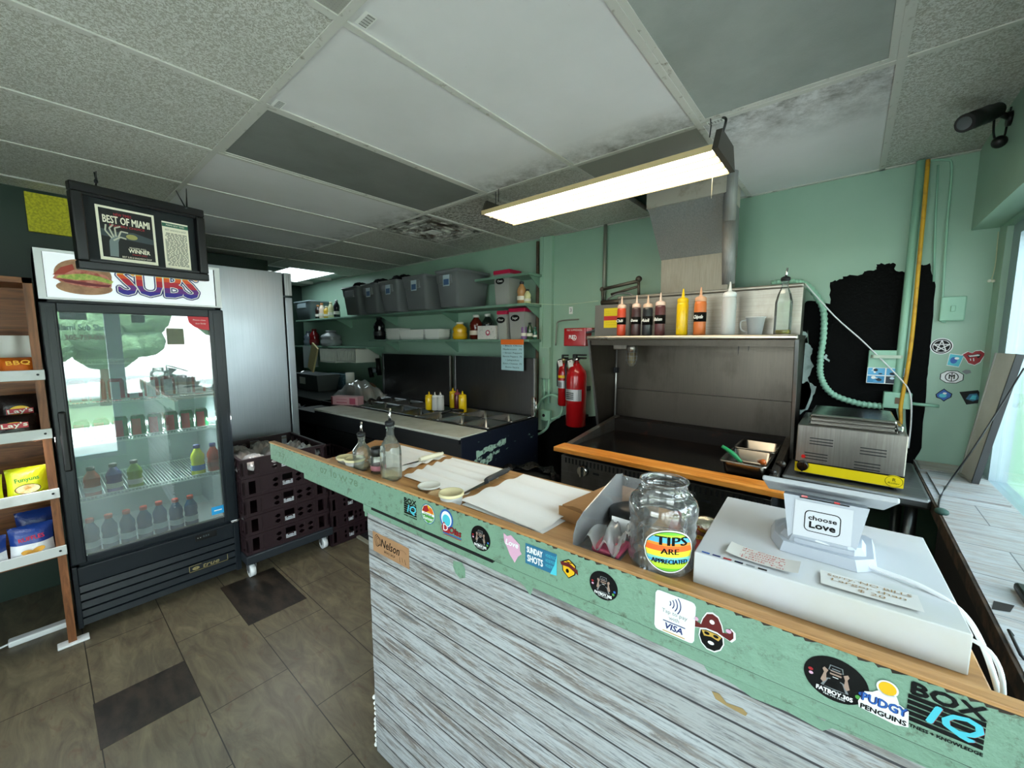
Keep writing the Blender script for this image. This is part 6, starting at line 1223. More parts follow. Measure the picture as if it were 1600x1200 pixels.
# red pull box
t_ = thing('fire_alarm_box', 'red fire suppression pull box above the large extinguisher', 'alarm box', PY(900, 530, 2.84)); p, q_ = PY(881, 513, 2.82), PY(918, 541, 2.82)
MB().box((p.x, 2.82, q_.z), (q_.x-.02, WB, p.z), bev=.006).hexa([(q_.x-.02, 2.83, p.z-.03), (q_.x+.02, 2.85, p.z-.02), (q_.x+.02, WB, p.z-.02), (q_.x-.02, WB, p.z-.03)], [(q_.x-.02, 2.83, p.z), (q_.x+.02, 2.85, p.z), (q_.x+.02, WB, p.z), (q_.x-.02, WB, p.z)]).build('box', RED, t_, world=True)
M_ = frame(((p.x+q_.x)/2-.01, 2.8185, (p.z+q_.z)/2), (1, 0, 0), (0, 0, 1)); MB().text('FIRE SUPPRESSION', 0, .055, .014, 0, M_, .0004, width=.14).text('PULL', -.02, -.0, .03, 0, M_, .0004, width=.06, bold=.002).ring(.0, -.005, .016, .022, 0, M_, .0006).build('lettering', WINK, t_, world=True, inv=1)
# fire extinguishers
def ext(label, pxc, y, r, ztop, zbot, big):
    x = PY(pxc, 610, y).x; t_ = thing('fire_extinguisher', label, 'extinguisher', (x, y, zbot), 0, 'wall-mounted fire extinguishers'); h_ = ztop-zbot
    MB().lathe([(r*.85, 0), (r, .01), (r, h_*.80), (r*.9, h_*.88), (r*.55, h_*.95), (r*.3, h_)], n=28).build('cylinder', RED, t_)
    MB().lathe([(r*.3, h_), (r*.3, h_+.02), (r*.36, h_+.022), (r*.36, h_+.04), (.001, h_+.04)], n=16).build('valve', CHROME if big else BRASS, t_)
    q = MB().box((-r*.1, -r*.25, h_+.035), (r*.95, r*.25, h_+.05), bev=.004).box((-r*.1, -r*.2, h_+.06), (r*1.0, r*.2, h_+.072), bev=.004).box((-r*.4, -r*.2, h_+.03), (r*.0, r*.2, h_+.072), bev=.006); q.build('lever', BLACK, t_)
    MB().tube([(-r*.3, 0, h_+.03), (-r*1.1, -.01, h_+.01), (-r*1.15, -.01, h_-.1), (-r*1.08, -.01, h_*.45)], .009, 8, sub=6).build('hose', BLACK, t_)
    M_ = frame((0, -r*1.02, 0), (1, 0, 0), (0, 0, 1)); RJl = r*1.012; q = MB()
    q.add([(RJl*math.cos(a), RJl*math.sin(a), z) for z in (h_*.42, h_*.60) for a in [R(-150+10*k) for k in range(13)]], [(k, k+1, 14+k, 13+k) for k in range(12)], 0)
    for k in range(4): q.rect(-r*.5, h_*(.45+.03*k), r*.3, h_*(.462+.03*k), 1, M_, .0006)
    q.build('data_label', [mat('ext_label', 'b9bcbe', .35, .4), INK], t_, inv=1)
    MB().box((-r*.5, r*.7, h_*.55), (r*.5, WB-y, h_*.62)).box((-r*.3, r*.7, h_*.1), (r*.3, WB-y, h_*.15)).build('wall_bracket', DARK, t_)
    if not big: MB().lathe([(r*1.012, h_*.66), (r*1.012, h_*.72)], n=20, cap=False).build('yellow_band', YEL, t_)
    M_ = frame((-r*.25, -r*.75, h_+.0), (1, 0, .25), (0, 0, 1)); MB().rect(-.022, -.026, .022, .026, 0, M_).rect(-.004, .012, .004, .02, 1, M_, .0004).build('inspection_tag', [WHITEM, INK], t_, inv=1); return t_
ext('large red fire extinguisher hanging left of the hood', 900.5, 2.76, .082, 1.37, .865, True)
ext('smaller red fire extinguisher half hidden behind the large one', 880, 2.86, .045, 1.36, 1.0, False)

# ================================================================ shelves on the back wall
SHG = greenpaint('shelf_green', '7d9f8e', '6b8f7d', bm=.1, dirtlo=.7)
sx1 = -2.08
def shelf(name, label, xa, xb, z, yf, th=.022, hang=True):
    t_ = thing(name, label, 'shelf', ((xa+xb)/2, WB, z)); q = MB().box((xa, yf, z-th), (xb, WB, z), bev=.003); q.build('shelf_board', SHG, t_, world=True)
    x = xb-.03
    while x > xa+.1:
        MB().hexa([(x, yf+.04, z-th), (x+.006, yf+.04, z-th), (x+.006, WB, z-th), (x, WB, z-th)], [(x, WB-.02, z-th-.11), (x+.006, WB-.02, z-th-.11), (x+.006, WB, z-th-.11), (x, WB, z-th-.11)]).build('bracket', SHG, t_, world=True); x -= 1.1
    return t_
shelf('wall_shelf', 'upper long green wall shelf holding the grey storage totes', -6.6, sx1, 1.86, 2.64)
shelf('wall_shelf', 'lower long green wall shelf at eye height with jars and foam boxes', -4.6, sx1, 1.56, 2.69)
shelf('wall_shelf', 'short topmost green wall shelf above the red-lidded container', -2.75, sx1, 2.115, 2.69)
shelf('wall_shelf', 'dark lower-left wall shelf behind the foam containers', -6.9, -4.62, 1.47, 2.66)
MB_T = mat('tote_grey', '74787c', .28, bmp=(40, .1, .002)); LAB = [mat('tote_label', 'b9cbd6', .5), mat('tote_print', '3f5f8a', .5)]
def tote(label, x, y, wd, dp, h_, m=MB_T, lbl=True, z=1.861):
    t_ = thing('storage_tote', label, 'tote', (x, y, z), 0, 'grey storage totes on the upper shelf')
    def ringp(w_, d_, z_, n=4, c=.03):
        o = []
        for sx, sy, a0 in ((1, 1, 0), (-1, 1, 90), (-1, -1, 180), (1, -1, 270)): o += [(sx*(w_/2-c)+c*math.cos(R(a0+k*30)), sy*(d_/2-c)+c*math.sin(R(a0+k*30)), z_) for k in range(n)]
        return o
    R0 = [ringp(wd*.80, dp*.82, 0), ringp(wd*.90, dp*.91, h_*.66), ringp(wd*.93, dp*.94, h_*.68), ringp(wd*.96, dp*.97, h_*.93), ringp(wd*1.0, dp*1.0, h_*.93), ringp(wd*1.01, dp*1.01, h_)]
    R0 += [ringp(wd*.95, dp*.95, h_), ringp(wd*.78, dp*.80, .01)]
    vs = sum(R0, []); n = len(R0[0]); fs = []
    for i in range(len(R0)-1):
        for k in range(n): fs.append((i*n+k, i*n+(k+1) % n, (i+1)*n+(k+1) % n, (i+1)*n+k))
    fs.append(tuple(range(n))[::-1]); fs.append(tuple(range((len(R0)-1)*n, len(R0)*n))); bn_ = MB().add(vs, fs, 0, True).build('bin', m, t_)
    MB().box((-wd*.25, -dp*.505, h_*.62), (wd*.25, -dp*.455, h_*.86), bev=.004).build('handle', m, t_)
    if lbl:
        M_ = frame((.02, -dp*.509, h_*.70), (1, 0, 0), (0, 0, 1)); MB().rect(-.045, -.05, .045, .05, 0, M_).rect(-.036, -.04, .036, .012, 1, M_, .0004).build('label_sticker', LAB, bn_, inv=1)
    return t_
def solve_tote(pxl, pxm, yf): return PY(pxl, 450, yf).x, PY(pxm, 450, yf).x
T = []
for (pl, pm, lb, h_) in ((678, 714, 'largest-looking grey storage tote, nearest the red-lidded container', .33), (627, 664, 'grey storage tote second from the right on the upper shelf', .325), (590, 620, 'dark grey storage tote third from the right on the upper shelf', .32), (562, 586, 'dark grey storage tote fourth from the right with dark cloth on top', .32), (532, 558, 'rounded dark grey storage tote at the left end of the tote row', .32)):
    xa, xb = solve_tote(pl, pm, 2.46); T.append((xa, xb)); tote(lb, (xa+xb)/2, 2.685, xb-xa, .45, h_, lbl=pl != 532)
for k, (xa, xb) in enumerate(T[2:5]):
    q = MB()
    for _ in range(7): q.ball((random.uniform(-.07, .07), random.uniform(-.09, .09), random.uniform(0, .02)), random.uniform(.055, .07), 5)
    tag(q.build('dark_cloth', mat('cloth_dark', '15171b', .9)), ('dark cloth heaped on the third tote from the right', 'dark cloth heaped on the fourth tote from the right', 'dark cloth on the leftmost rounded tote')[k], 'cloth').location = ((xa+xb)/2, 2.69, 1.861+.325)
t_ = tote('pale blue-grey open bin at the far left of the upper shelf', -6.30, 2.76, .56, .30, .27, mat('bin_pale', '8b9aa0', .4), False)
# small bottles between the pale bin and the totes
for px, c1, c2, h_, lb in ((497, '2a1a16', 'c98a5a', .2, 'dark bottle with tan cap beside the pale bin'), (503, 'e0c9b8', 'b97a4a', .22, 'cream bottle with brown cap on the upper shelf'), (510, 'c9a23a', 'e8dfca', .17, 'small amber bottle on the upper shelf'), (517, 'd0cda0', 'e0dcb8', .22, 'pale yellow squeeze bottle on the upper shelf'), (526, '1a1a20', 'd8dade', .24, 'black bottle with white cap next to the rounded tote')):
    bottle('sauce_bottle', lb, (PY(px, 480, 2.72).x, 2.72, 1.861), h_, .042, c1, c2, 'd6d2c8', 'bottles on the upper shelf')
# food containers
CLR = thinglass('container_clear', 'e2e6dc', .1, 1.2, .35); PINK = mat('lid_pink', 'c01f4a', .4)
def food(label, pxl, pxr, y, h_, z, fill, fh, word=None):
    xa, xb = PY(pxl, 500, y).x, PY(pxr, 500, y).x; w_ = (xb-xa); t_ = thing('food_container', label, 'container', ((xa+xb)/2, y+.08, z), 0, 'red-lidded food containers')
    w_ *= .92; MB().hexa([(-w_*.42, -.07, 0), (w_*.42, -.07, 0), (w_*.42, .07, 0), (-w_*.42, .07, 0)], [(-w_/2, -.08, h_), (w_/2, -.08, h_), (w_/2, .08, h_), (-w_/2, .08, h_)]).build('clear_box', CLR, t_)
    if fh: MB().box((-w_*.40, -.066, .003), (w_*.40, .066, fh)).build('contents', mat('fill_'+fill, fill, .8), t_)
    MB().box((-w_*.53, -.086, h_), (w_*.53, .086, h_+.035), bev=.008).build('lid', PINK, t_)
    M_ = frame((-w_*.1, -.0805, h_*.78), (1, 0, 0), (0, 0, 1)); MB().disc(0, 0, .05, .028, 0, M_, .001).text(word or 'Flour', 0, 0, .02, 1, M_, .0015, width=.06).build('chalk_label', [INK, WINK], t_, inv=1); return t_
food('red-lidded clear container alone on the upper shelf', 771, 797, 2.70, .27, 1.861, 'b8b49c', 0, 'Oats')
food('red-lidded container filled with white flour on the lower shelf', 776, 792, 2.72, .22, 1.561, 'e8e6de', .19)
food('wider red-lidded container right of the flour on the lower shelf', 794, 821, 2.72, .235, 1.561, 'a8a08a', .06, 'Sugar')
for px, z, c1, c2, h_, r_, lb in ((815, 1.861, 'b9895a', '15161a', .19, .04, 'tall spice jar with black lid on the upper shelf'), (824, 1.861, 'd0cf9a', '15161a', .12, .03, 'short spice jar with black lid in front of the tall one'), (819, 1.561, '8a6a9a', '15161a', .15, .028, 'purple-labelled spice bottle on the lower shelf end'), (828, 1.561, '2d4a30', '15161a', .14, .026, 'dark green spice bottle on the lower shelf end'), (836, 1.561, '1e5a48', '3a7a6a', .10, .02, 'tiny green bottle at the end of the lower shelf')):
    bottle('spice_jar', lb, (PY(px, 500, 2.75).x, 2.75, z), h_, r_, c1, c2, 'e0dcd0', 'spice jars at the shelf ends')
bottle('mustard_jar', 'big yellow mustard jar with white lid on the lower shelf', (PY(718.5, 500, 2.78).x, 2.78, 1.561), .17, .075, 'd8a818', 'e8e6da', 'd8a818', 'jars on the lower shelf')
bottle('sauce_jar', 'dark red sauce jar with white lid on the lower shelf', (PY(744, 500, 2.80).x, 2.80, 1.561), .235, .065, '5a1c12', 'd8d8d2', 'd9cdbb', 'jars on the lower shelf')
bottle('sauce_jar', 'dark jar with white lid behind the flowered box', (PY(762, 500, 2.82).x, 2.82, 1.561), .24, .06, '1c2420', 'd8d8d2', '2a2f2c', 'jars on the lower shelf')
xa, xb = PY(746, 520, 2.72).x, PY(774, 520, 2.72).x; t_ = thing('patterned_box', 'white box with red blossom print in front of the sauce jars', 'box', ((xa+xb)/2, 2.76, 1.561)); w_ = xb-xa
MB().box((-w_/2, -.04, 0), (w_/2, .04, .125), bev=.003).build('carton', mat('carton_white', 'd8d6d2', .6, var=(60, '8f9a96', .6, .66)), t_); M_ = frame((0, -.0408, .06), (1, 0, 0), (0, 0, 1)); MB().disc(.02, 0, .028, .026, 0, M_).disc(.02, .002, .014, .013, 1, M_, .0004).build('blossom_print', [mat('blossom', 'b8506a', .6), WINK], t_, inv=1)
t_ = None
for k, (pl, pr, h_, lb) in enumerate(((602, 624, .13, 'leftmost stack of white foam clamshells on the lower shelf'), (622, 662, .11, 'wide middle stack of white foam trays on the lower shelf'), (662, 686, .11, 'right stack of white foam bowls on the lower shelf'))):
    xa, xb = PY(pl, 520, 2.72).x, PY(pr, 520, 2.72).x; w_ = xb-xa; t_ = thing('foam_container', lb, 'foam box', ((xa+xb)/2, 2.80, 1.561), 0, 'white foam containers')
    n_ = 5; q = MB()
    for j in range(n_): q.hexa([(-w_*.38, -.06, h_*j/n_*.6), (w_*.38, -.06, h_*j/n_*.6), (w_*.38, .06, h_*j/n_*.6), (-w_*.38, .06, h_*j/n_*.6)], [(-w_*.49, -.08, h_*(j+1)/n_), (w_*.49, -.08, h_*(j+1)/n_), (w_*.49, .08, h_*(j+1)/n_), (-w_*.49, .08, h_*(j+1)/n_)])
    q.build('foam_shell', mat('foam', 'e8eae6', .8), t_)
bottle('syrup_bottle', 'dark syrup bottle left of the foam containers', (PY(593, 520, 2.78).x, 2.78, 1.561), .27, .07, '101214', '1c1e20', '2a2c2e', 'jars on the lower shelf')
for px, y, h_, r_, c1, lb in ((482, 2.75, .22, .07, '5a6670', 'grey canister on the dark lower-left shelf'), (491, 2.75, .25, .07, '6a1418', 'dark red canister on the dark lower-left shelf'), (517, 2.76, .22, .14, '8b9093', 'steel pot on the dark lower-left shelf')):
    bottle('canister', lb, (PY(px, 520, y).x, y, 1.471), h_, r_, c1, c1, c1, 'canisters on the dark shelf')
# wire baskets under the shelf
for k, (pl, pr, lb) in enumerate(((502, 528, 'left white plastic basket hanging under the shelf'), (528, 560, 'right white slotted plastic basket hanging under the shelf'))):
    y = 2.6; a_, b_ = PY(pl, 545, y), PY(pr, 567, y); t_ = thing('plastic_basket', lb, 'basket', ((a_.x+b_.x)/2, y+.1, b_.z), 0, 'hanging plastic baskets'); w_ = b_.x-a_.x; h_ = a_.z-b_.z; q = MB()
    q.box((-w_*.45, -.12, 0), (w_*.45, .2, .008)).box((-w_*.47, .19, 0), (w_*.47, .2, h_)).box((-w_*.47, -.13, h_-.02), (w_*.47, -.12, h_)).box((-w_*.47, -.13, 0), (w_*.47, -.12, .02)).box((-w_*.48, -.13, 0), (-w_*.46, .2, h_)).box((w_*.46, -.13, 0), (w_*.48, .2, h_))
    n_ = 12
    for j in range(n_+1): x = -w_*.46+w_*.92*j/n_; q.box((x-.007, -.13, .01), (x+.007, -.122, h_-.01))
    q.build('slotted_shell', mat('basket_white', 'cfd2ca', .5), t_)
# paper list hanging from the shelf
t_ = thing('paper_list', 'blue handwritten topping list taped under the lower shelf with orange tape', 'paper', PY(800, 540, 2.68)); a_, b_ = PY(783, 534, 2.68), PY(818, 580, 2.68)
W_, H_ = b_.x-a_.x, a_.z-b_.z; M_ = frame((a_.x, 2.682, b_.z), (1, 0, 0), (.03, 0, 1)); MB().rect(0, 0, W_, H_, 0, M_).build('sheet', mat('paper_blue', 'a9cfd8', .7), t_, world=True, inv=1); MB().rect(-.005, H_-.025, W_+.0, H_+.02, 0, M_, .001).build('orange_tape', mat('tape_orange', 'e8702a', .5), t_, world=True, inv=1)
q = MB()
for k, s_ in enumerate(('• Black Olives', 'Mushrooms  .75', '• Green Peppers', 'Banana Peppers .75', '• Jalapeños', 'Extra Cheese .75', 'Extra Sauce')): q.text(s_, W_*.5, H_*(.86-.125*k), H_*.055, 0, M_, .0008, width=W_*(.84 if len(s_) > 12 else .6))
q.build('handwriting', INK, t_, world=True, inv=1)

# ================================================================ prep table with pans, lids, bottles
PANM = mat('pan_bright', 'a5a6a6', .25, 1.0); PA = R(3.2); PO = Vector((-1.955, 1.775, 0)); PU = Vector((-math.cos(PA), -math.sin(PA), 0)); PW = Vector((-math.sin(PA), math.cos(PA), 0)); PZT = .905
pt_ = thing('prep_table', 'long refrigerated sandwich prep table with pans and a white cutting board front', 'prep table', PO, PA)    # local x runs left negative
NAVY = mat('scuffed_navy_paint', '0e1526', .5, var=(9, '7fa596', .66, .69, (.5, 1, 3.2)), bmp=(50, .3, .003))
L_ = 2.35
MB().box((-L_, .30, PZT-.10), (0, .33, PZT-.004)).box((-L_, .02, PZT-.16), (-.004, .30, PZT-.045)).box((-L_, .33, PZT-.13), (-.004, .92, PZT-.12)).build('carcass', mat('prep_black', '141618', .5), pt_)
q = MB().box((-.004, .015, .12), (.006, .95, PZT-.008), bev=.002); sp_ = q.build('side_panel', NAVY, pt_)
q = MB(); M_ = frame((.0065, 0, 0), (0, 1, 0), (0, 0, 1))
for y0, y1, z0, h_ in ((.16, .50, .74, .035), (.08, .34, .66, .04), (.10, .22, .70, .02), (.30, .42, .69, .02)):
    n_ = 16; up = [(y0+(y1-y0)*k/n_, z0+(y0-.1)*.1+.10*(k/n_)*(y1-y0)+h_*random.uniform(.4, 1)) for k in range(n_+1)]; dn = [(y0+(y1-y0)*k/n_, z0+(y0-.1)*.1+.10*(k/n_)*(y1-y0)-h_*random.uniform(.1, .7)) for k in range(n_+1)]
    MB().poly(up+dn[::-1], 0, M_, .0002).build('scuffed_patch', mat('scuff_mint', '9fc0b0', .7, var=(40, '4a5f5c', .5, .6)), sp_, inv=1)
MB().box((-1.92, .0, PZT-.018), (.0, .285, PZT), bev=.003).build('cutting_board', mat('cutting_board_white', 'c7c9c0', .5, var=(9, 'b3b5aa', .4, .7)), pt_)
MB().box((-1.92, .02, .14), (-.02, .06, PZT-.17)).build('door_front', mat('prep_dark_door', '0d0f11', .5), pt_)
MB().box((-1.92, .004, PZT-.05), (-.01, .02, PZT-.022)).build('front_rail', DARK, pt_)
MB().box((-2.5, .1, .10), (-.02, .9, .13)).build('base_frame', BLACKM, pt_) if False else MB().box((-2.2, .1, .10), (-.02, .9, .13)).build('base_frame', BLACKM, pt_)
for x in (-2.1, -1.2, -.1):
    for y in (.15, .85): MB().cyl((x, y, 0), (x, y, .12), .02, 10).build('foot', DARK, pt_)
# rails between pans
q = MB().box((-L_, .30, PZT-.012), (-.006, .325, PZT)).box((-L_, .60, PZT-.012), (-.006, .615, PZT)).box((-L_, .90, PZT-.012), (-.006, .95, PZT))
xs_ = [-.012-.27*k for k in range(9)]
for x in xs_: q.box((x-.012, .30, PZT-.012), (x, .92, PZT))
q.build('divider_rail', mat('rail_dark', '3a3c3e', .3, .9), pt_)
for k in range(8):
    for j, (y0, y1) in enumerate(((.325, .60), (.615, .90))):
        if (k, j) in ((3, 1),): continue
        pan('food_pan', None, xs_[k+1]+.001, y0, xs_[k]-.013, y1, PZT+.004, .10, pt_, PANM, local=True)
def PT(x, y, z): return PO-PU*x+PW*y+UP*z
# stainless lids standing open behind (two)
for (pxa, pxb, py_, lb) in ((598, 704, 556, 'left open stainless lid panel behind the prep table'), (709, 836, 552, 'right open stainless lid panel behind the prep table')):
    def yo(px):
        d = ray(px, 600); o = PO+PW*.945-_c; n = PW; t = o.dot(n)/d.dot(n); return (_c+d*t)
    a_, b_ = yo(pxa), yo(pxb); t_ = thing('lid_panel', lb, 'steel panel', (a_+b_)/2, PA, 'open lid panels'); w_ = (b_-a_).length
    z0 = PZT-t_.location.z; z1 = 1.40-t_.location.z
    for (x0_, x1_, m_, nm) in ((-w_/2+.03, w_/2-.012, steel('lid_dark_steel', '7a7a7a', .3, 'z', '6c6c6c'), 'panel'), (-w_/2, -w_/2+.03, STEEL, 'left_edge'), (w_/2-.012, w_/2, DSTEEL, 'right_edge')):
        MB().box((x0_, 0, z0), (x1_, .02 if nm == 'panel' else .03, z1), bev=.003).build(nm, m_, t_)
# squeeze bottles on the pans
def sq2(label, px, py, r, h_, col, cap, clear=False):
    p = PZ(px, py, PZT+.008); t_ = squeeze(label, px, p.y, r, h_, col, cap, None, clear, 'squeeze bottles on the prep table', PZT+.009, .025); t_.location = (p.x, p.y, PZT+.009)
sq2('yellow squeeze bottle, left one of the front three on the prep table', 671, 640, .036, .13, 'e8c010', 'e8c010')
sq2('white squeeze bottle, middle of the front three on the prep table', 680, 641, .028, .13, 'c9cacb', 'd8d8d8', True)
sq2('clear squeeze bottle, right one of the front three on the prep table', 688.5, 641, .034, .13, 'c9cacb', 'd8d8d8', True)
sq2('yellow squeeze bottle behind the black tongs', 708, 637, .034, .15, 'e8c010', 'e8c010')
sq2('dark red ketchup bottle between the two yellow ones', 715, 640, .030, .15, '5a1820', '8a3a48')
sq2('yellow squeeze bottle right of the ketchup', 723, 644, .036, .15, 'e8c010', 'e8c010')
a_ = PZ(690, 647, PZT+.012); b_ = PZ(706, 640, PZT+.05); c_ = PZ(724, 642, PZT+.03)
tag(MB().cyl(a_, b_, .010, 8).cyl(b_, c_, .014, 8).build('black_tongs', BLACK), 'black tongs lying across the prep pans below the bottles', 'tongs')
tag(MB().box((0, 0, 0), (.03, .02, .17), bev=.003).cyl((.045, .01, 0), (.04, .01, .15), .006, 8).build('can_opener', CHROME), 'metal can opener clamped at the right rear corner of the prep table', 'can opener').location = PT(-.03, .90, PZT)
# stuff at the left end of the table
p = PZ(514, 632, PZT); q_ = PZ(555, 634, PZT); t_ = thing('pink_box', 'long pink and white box on the left end of the prep table', 'box', (p+q_)/2+Vector((0, .06, 0)), math.atan2((q_-p).y, (q_-p).x)); w_ = (q_-p).length
MB().box((-w_/2, -.05, 0), (w_/2, .05, .085), bev=.002).build('carton', mat('pink_carton', 'd0a0a8', .5), t_); M_ = frame((0, -.051, .042), (1, 0, 0), (0, 0, 1)); MB().rect(-w_/2, -.04, -w_*.44, .04, 0, M_).rect(w_*.2, -.03, w_*.42, .03, 1, M_, .0004).rect(-w_*.3, -.02, w_*.1, -.012, 1, M_, .0004).rect(-w_*.3, .012, w_*.1, .016, 1, M_, .0004).build('print', [mat('carton_dark', '5a2028', .5), mat('carton_rose', 'b05068', .5)], t_, inv=1)
p = PZ(545, 618, PZT+.03)+Vector((.1, .05, .015)); t_ = thing('bag_of_rolls', 'clear plastic bag of brown rolls behind the pink box', 'bread bag', p)
for dx, dy in ((-.16, 0), (0, .03), (.15, 0), (.08, .09)): MB().ball((dx, dy, .03), .075, 7, 0, (1.2, .9, .7)).build('roll', BR, t_)
MB().grid(lambda u, v: ((u-.5)*.62+.015*math.sin(17*v), (v-.4)*.32, -.02+.16*(1-abs(2*u-1)**3)*(1-abs(2*v-1)**3)+.03*math.sin(15*u+9*v)*math.sin(11*v)), 22, 16).build('plastic_film', FILM, t_)
p = PZ(575, 612, PZT+.02); tag(MB().ball((0, 0, .05), .11, 8, 0, (1.3, .8, .6)).build('bread_loaf', mat('loaf_dark', '5a3a26', .7, var=(16, '7d5234', .4, .65))), 'dark brown loaf beside the left lid panel', 'bread').location = p
# back sink counter far left
sk = thing('sink_counter', 'dark sink counter in the far back corner', 'sink', (-5.4, 2.4, 0)); MB().box((-6.9, 1.95, .86), (-4.36, 2.86, .90), bev=.004).build('counter_top', mat('sink_dark', '1e2624', .3, .5), sk, world=True); MB().box((-6.9, 2.0, .1), (-4.45, 2.86, .86)).build('cabinet', BLACKM, sk, world=True)
p = PY(470, 570, 2.35); MB().tube([(p.x, 2.5, .9), (p.x, 2.5, 1.08), (p.x, 2.38, 1.12), (p.x, 2.28, 1.05)], .012, 10, sub=5).build('faucet', CHROME, sk, world=True)
a_, b_ = PY(462, 582, 2.3), PY(502, 604, 2.3); t_ = thing('grey_bin', 'grey plastic bin with white label on the sink counter', 'bin', ((a_.x+b_.x)/2, 2.4, .901)); w_ = b_.x-a_.x; h_ = a_.z-.90
MB().hexa([(-w_*.44, -.12, 0), (w_*.44, -.12, 0), (w_*.44, .12, 0), (-w_*.44, .12, 0)], [(-w_/2, -.15, h_), (w_/2, -.15, h_), (w_/2, .15, h_), (-w_/2, .15, h_)]).build('bin_shell', mat('bin_grey', '565d60', .5), t_); M_ = frame((-.04, -.145, h_*.6), (1, 0, 0), (0, 0, 1)); MB().rect(-.09, -.045, .09, .045, 0, M_, .008).build('label', WHITEM, t_, inv=1)
p = PY(475, 568, 2.35); tag(MB().grid(lambda u, v: ((u-.5)*.5, .1*math.sin(4*u), (v-.3)*.32*(1-.5*u)), 8, 8).build('white_sheet', mat('cloth_pale', '8f9a9a', .8)), 'pale folded cloth standing in the grey bin', 'cloth').location = p+Vector((0, .1, .02))
p = PY(487, 565, 2.32); tag(MB().box((-.08, -.01, -.18), (.08, .01, .18), 0, Matrix.Rotation(R(28), 4, 'Y')).build('yellow_white_bottle', mat('carton_yellow', 'cdbf8a', .6)), 'yellow and white carton leaning in the grey bin', 'carton').location = p+Vector((0, .02, .05))
tag(MB().box((0, 0, 0), (.42, .16, .21), bev=.004).build('blue_carton', mat('blue_carton', '3f6470', .6, var=(30, '8faab0', .55, .65))), 'pale blue carton behind the bag of rolls', 'box').location = (PY(520, 620, 2.55).x-.1, 2.55, .901)
tag(MB().lathe([(.05, 0), (.05, .26), (.001, .26)], n=18).build('paper_towel_roll', WHITEM), 'white upright paper roll behind the bag of rolls', 'paper roll').location = (PY(548, 612, 2.45).x, 2.45, .901)
t_ = thing('hanging_utensils', 'dark utensils hanging on the green wall left of the lid panels', 'utensils', PY(585, 560, 2.85))
for k, (px, py, l_) in enumerate(((583, 545, .16), (590, 560, .22), (578, 575, .12))): MB().cyl(PY(px, py, 2.86), PY(px+3, py+l_*120, 2.86), .03, 8).build('utensil', BLACK, t_, world=True)
MB().box((-.04, -.01, -.02), (.04, .01, .05), 0, Matrix.Translation(PY(586, 580, 2.84))).build('ladle', CHROME, t_, world=True)
# trash bags in the dark gaps
TBG = mat('bin_bag', '0c0d10', .25, bmp=(20, 1., .03))
def bagbin(label, x, y, r, h_):
    t_ = thing('trash_bin', label, 'trash bin', (x, y, 0), 0, 'bins with black bags'); MB().lathe([(r*.8, 0), (r, h_*.9), (r*1.05, h_*.9), (r*1.05, h_*.94)], n=24).build('bin', mat('bin_dark', '24282b', .6), t_)
    q = MB(); n_ = 40
    vs = []; fs = []
    prof = [(1.10, .62), (1.14, .80), (1.10, .96), (1.02, 1.02), (.85, .98)]
    for i, (rr_, z) in enumerate(prof):
        for k in range(n_): a = 2*math.pi*k/n_; w_ = 1+.05*math.sin(a*9+i)+.03*math.sin(a*17); vs.append((r*rr_*w_*math.cos(a), r*rr_*w_*math.sin(a), h_*(z+.02*math.sin(a*7+2*i))))
    for i in range(len(prof)-1):
        for k in range(n_): fs.append((i*n_+k, i*n_+(k+1) % n_, (i+1)*n_+(k+1) % n_, (i+1)*n_+k))
    q.add(vs, fs, 0, True).build('bag', TBG, t_)
bagbin('bin with black bag between the prep table and the griddle', -1.60, 2.05, .20, .66)
bagbin('bin with black bag in the dark gap left of the prep table', -4.35, 1.82, .22, .80) if False else bagbin('bin with black bag in the dark gap beside the steel fridge', -4.75, 1.70, .22, .80)
# black mat with pale edging behind the counter
mt = thing('floor_mat', 'black rubber floor mat with pale edging behind the counter', 'mat', (-2.2, 1.75, 0)); MB().box((-3.2, 1.54, .001), (-1.75, 1.83, .012), bev=.003).build('mat', RUBBER, mt, world=True)
q = MB()
for k in range(46): q.box((-3.18+.03*k, 1.56, .012), (-3.168+.03*k, 1.82, .015))
q.build('ribs', RUBBER, mt, world=True)
MB().box((-3.225, 1.515, .0), (-1.75, 1.54, .014)).box((-3.225, 1.54, .0), (-3.2, 1.90, .014)).build('edging', mat('edging_pale', '8d8a7a', .7), mt, world=True)

# ================================================================ ceiling fittings
def panel_light(label, x0, x1, y0, y1, m, name='ceiling_light', em=None):
    t_ = thing(name, label, 'ceiling light', ((x0+x1)/2, (y0+y1)/2, CE)); g = .02
    q = MB()
    for a, b_ in (((x0, y0), (x1, y0+g)), ((x0, y1-g), (x1, y1)), ((x0, y0+g), (x0+g, y1-g)), ((x1-g, y0+g), (x1, y1-g))): q.box((a[0], a[1], CE+.001), (b_[0], b_[1], CE+.012))
    q.build('frame', TBAR, t_, world=True); MB().box((x0+g, y0+g, CE+.004), (x1-g, y1-g, CE+.008)).build('diffuser', m, t_, world=True); return t_
DIF = mat('dirty_diffuser', 'a9aeaa', .55, var=(3, '8f948f', .4, .8), bmp=(160, .3, .002))
DIF2 = mat('grey_diffuser', '858784', .55, var=(3, '727470', .4, .8), bmp=(160, .3, .002))
panel_light('large unlit frosted ceiling light panel at the upper right, nearest the camera', XL[1]+.012, XL[0]-.012, YL[3]+.012, YL[4]-.012, DIF)
panel_light('darker unlit ceiling light panel at the upper left, between white tiles', XL[4]+.012, XL[3]-.012, YL[3]+.012, YL[4]-.012, DIF2)
lit = mat('lit_diffuser', 'eafcff', .5, emit=('e6fbff', 1.3))
panel_light('small glowing light panel in the ceiling above the steel fridge', -6.52, -5.26, 2.06, 2.66, lit)
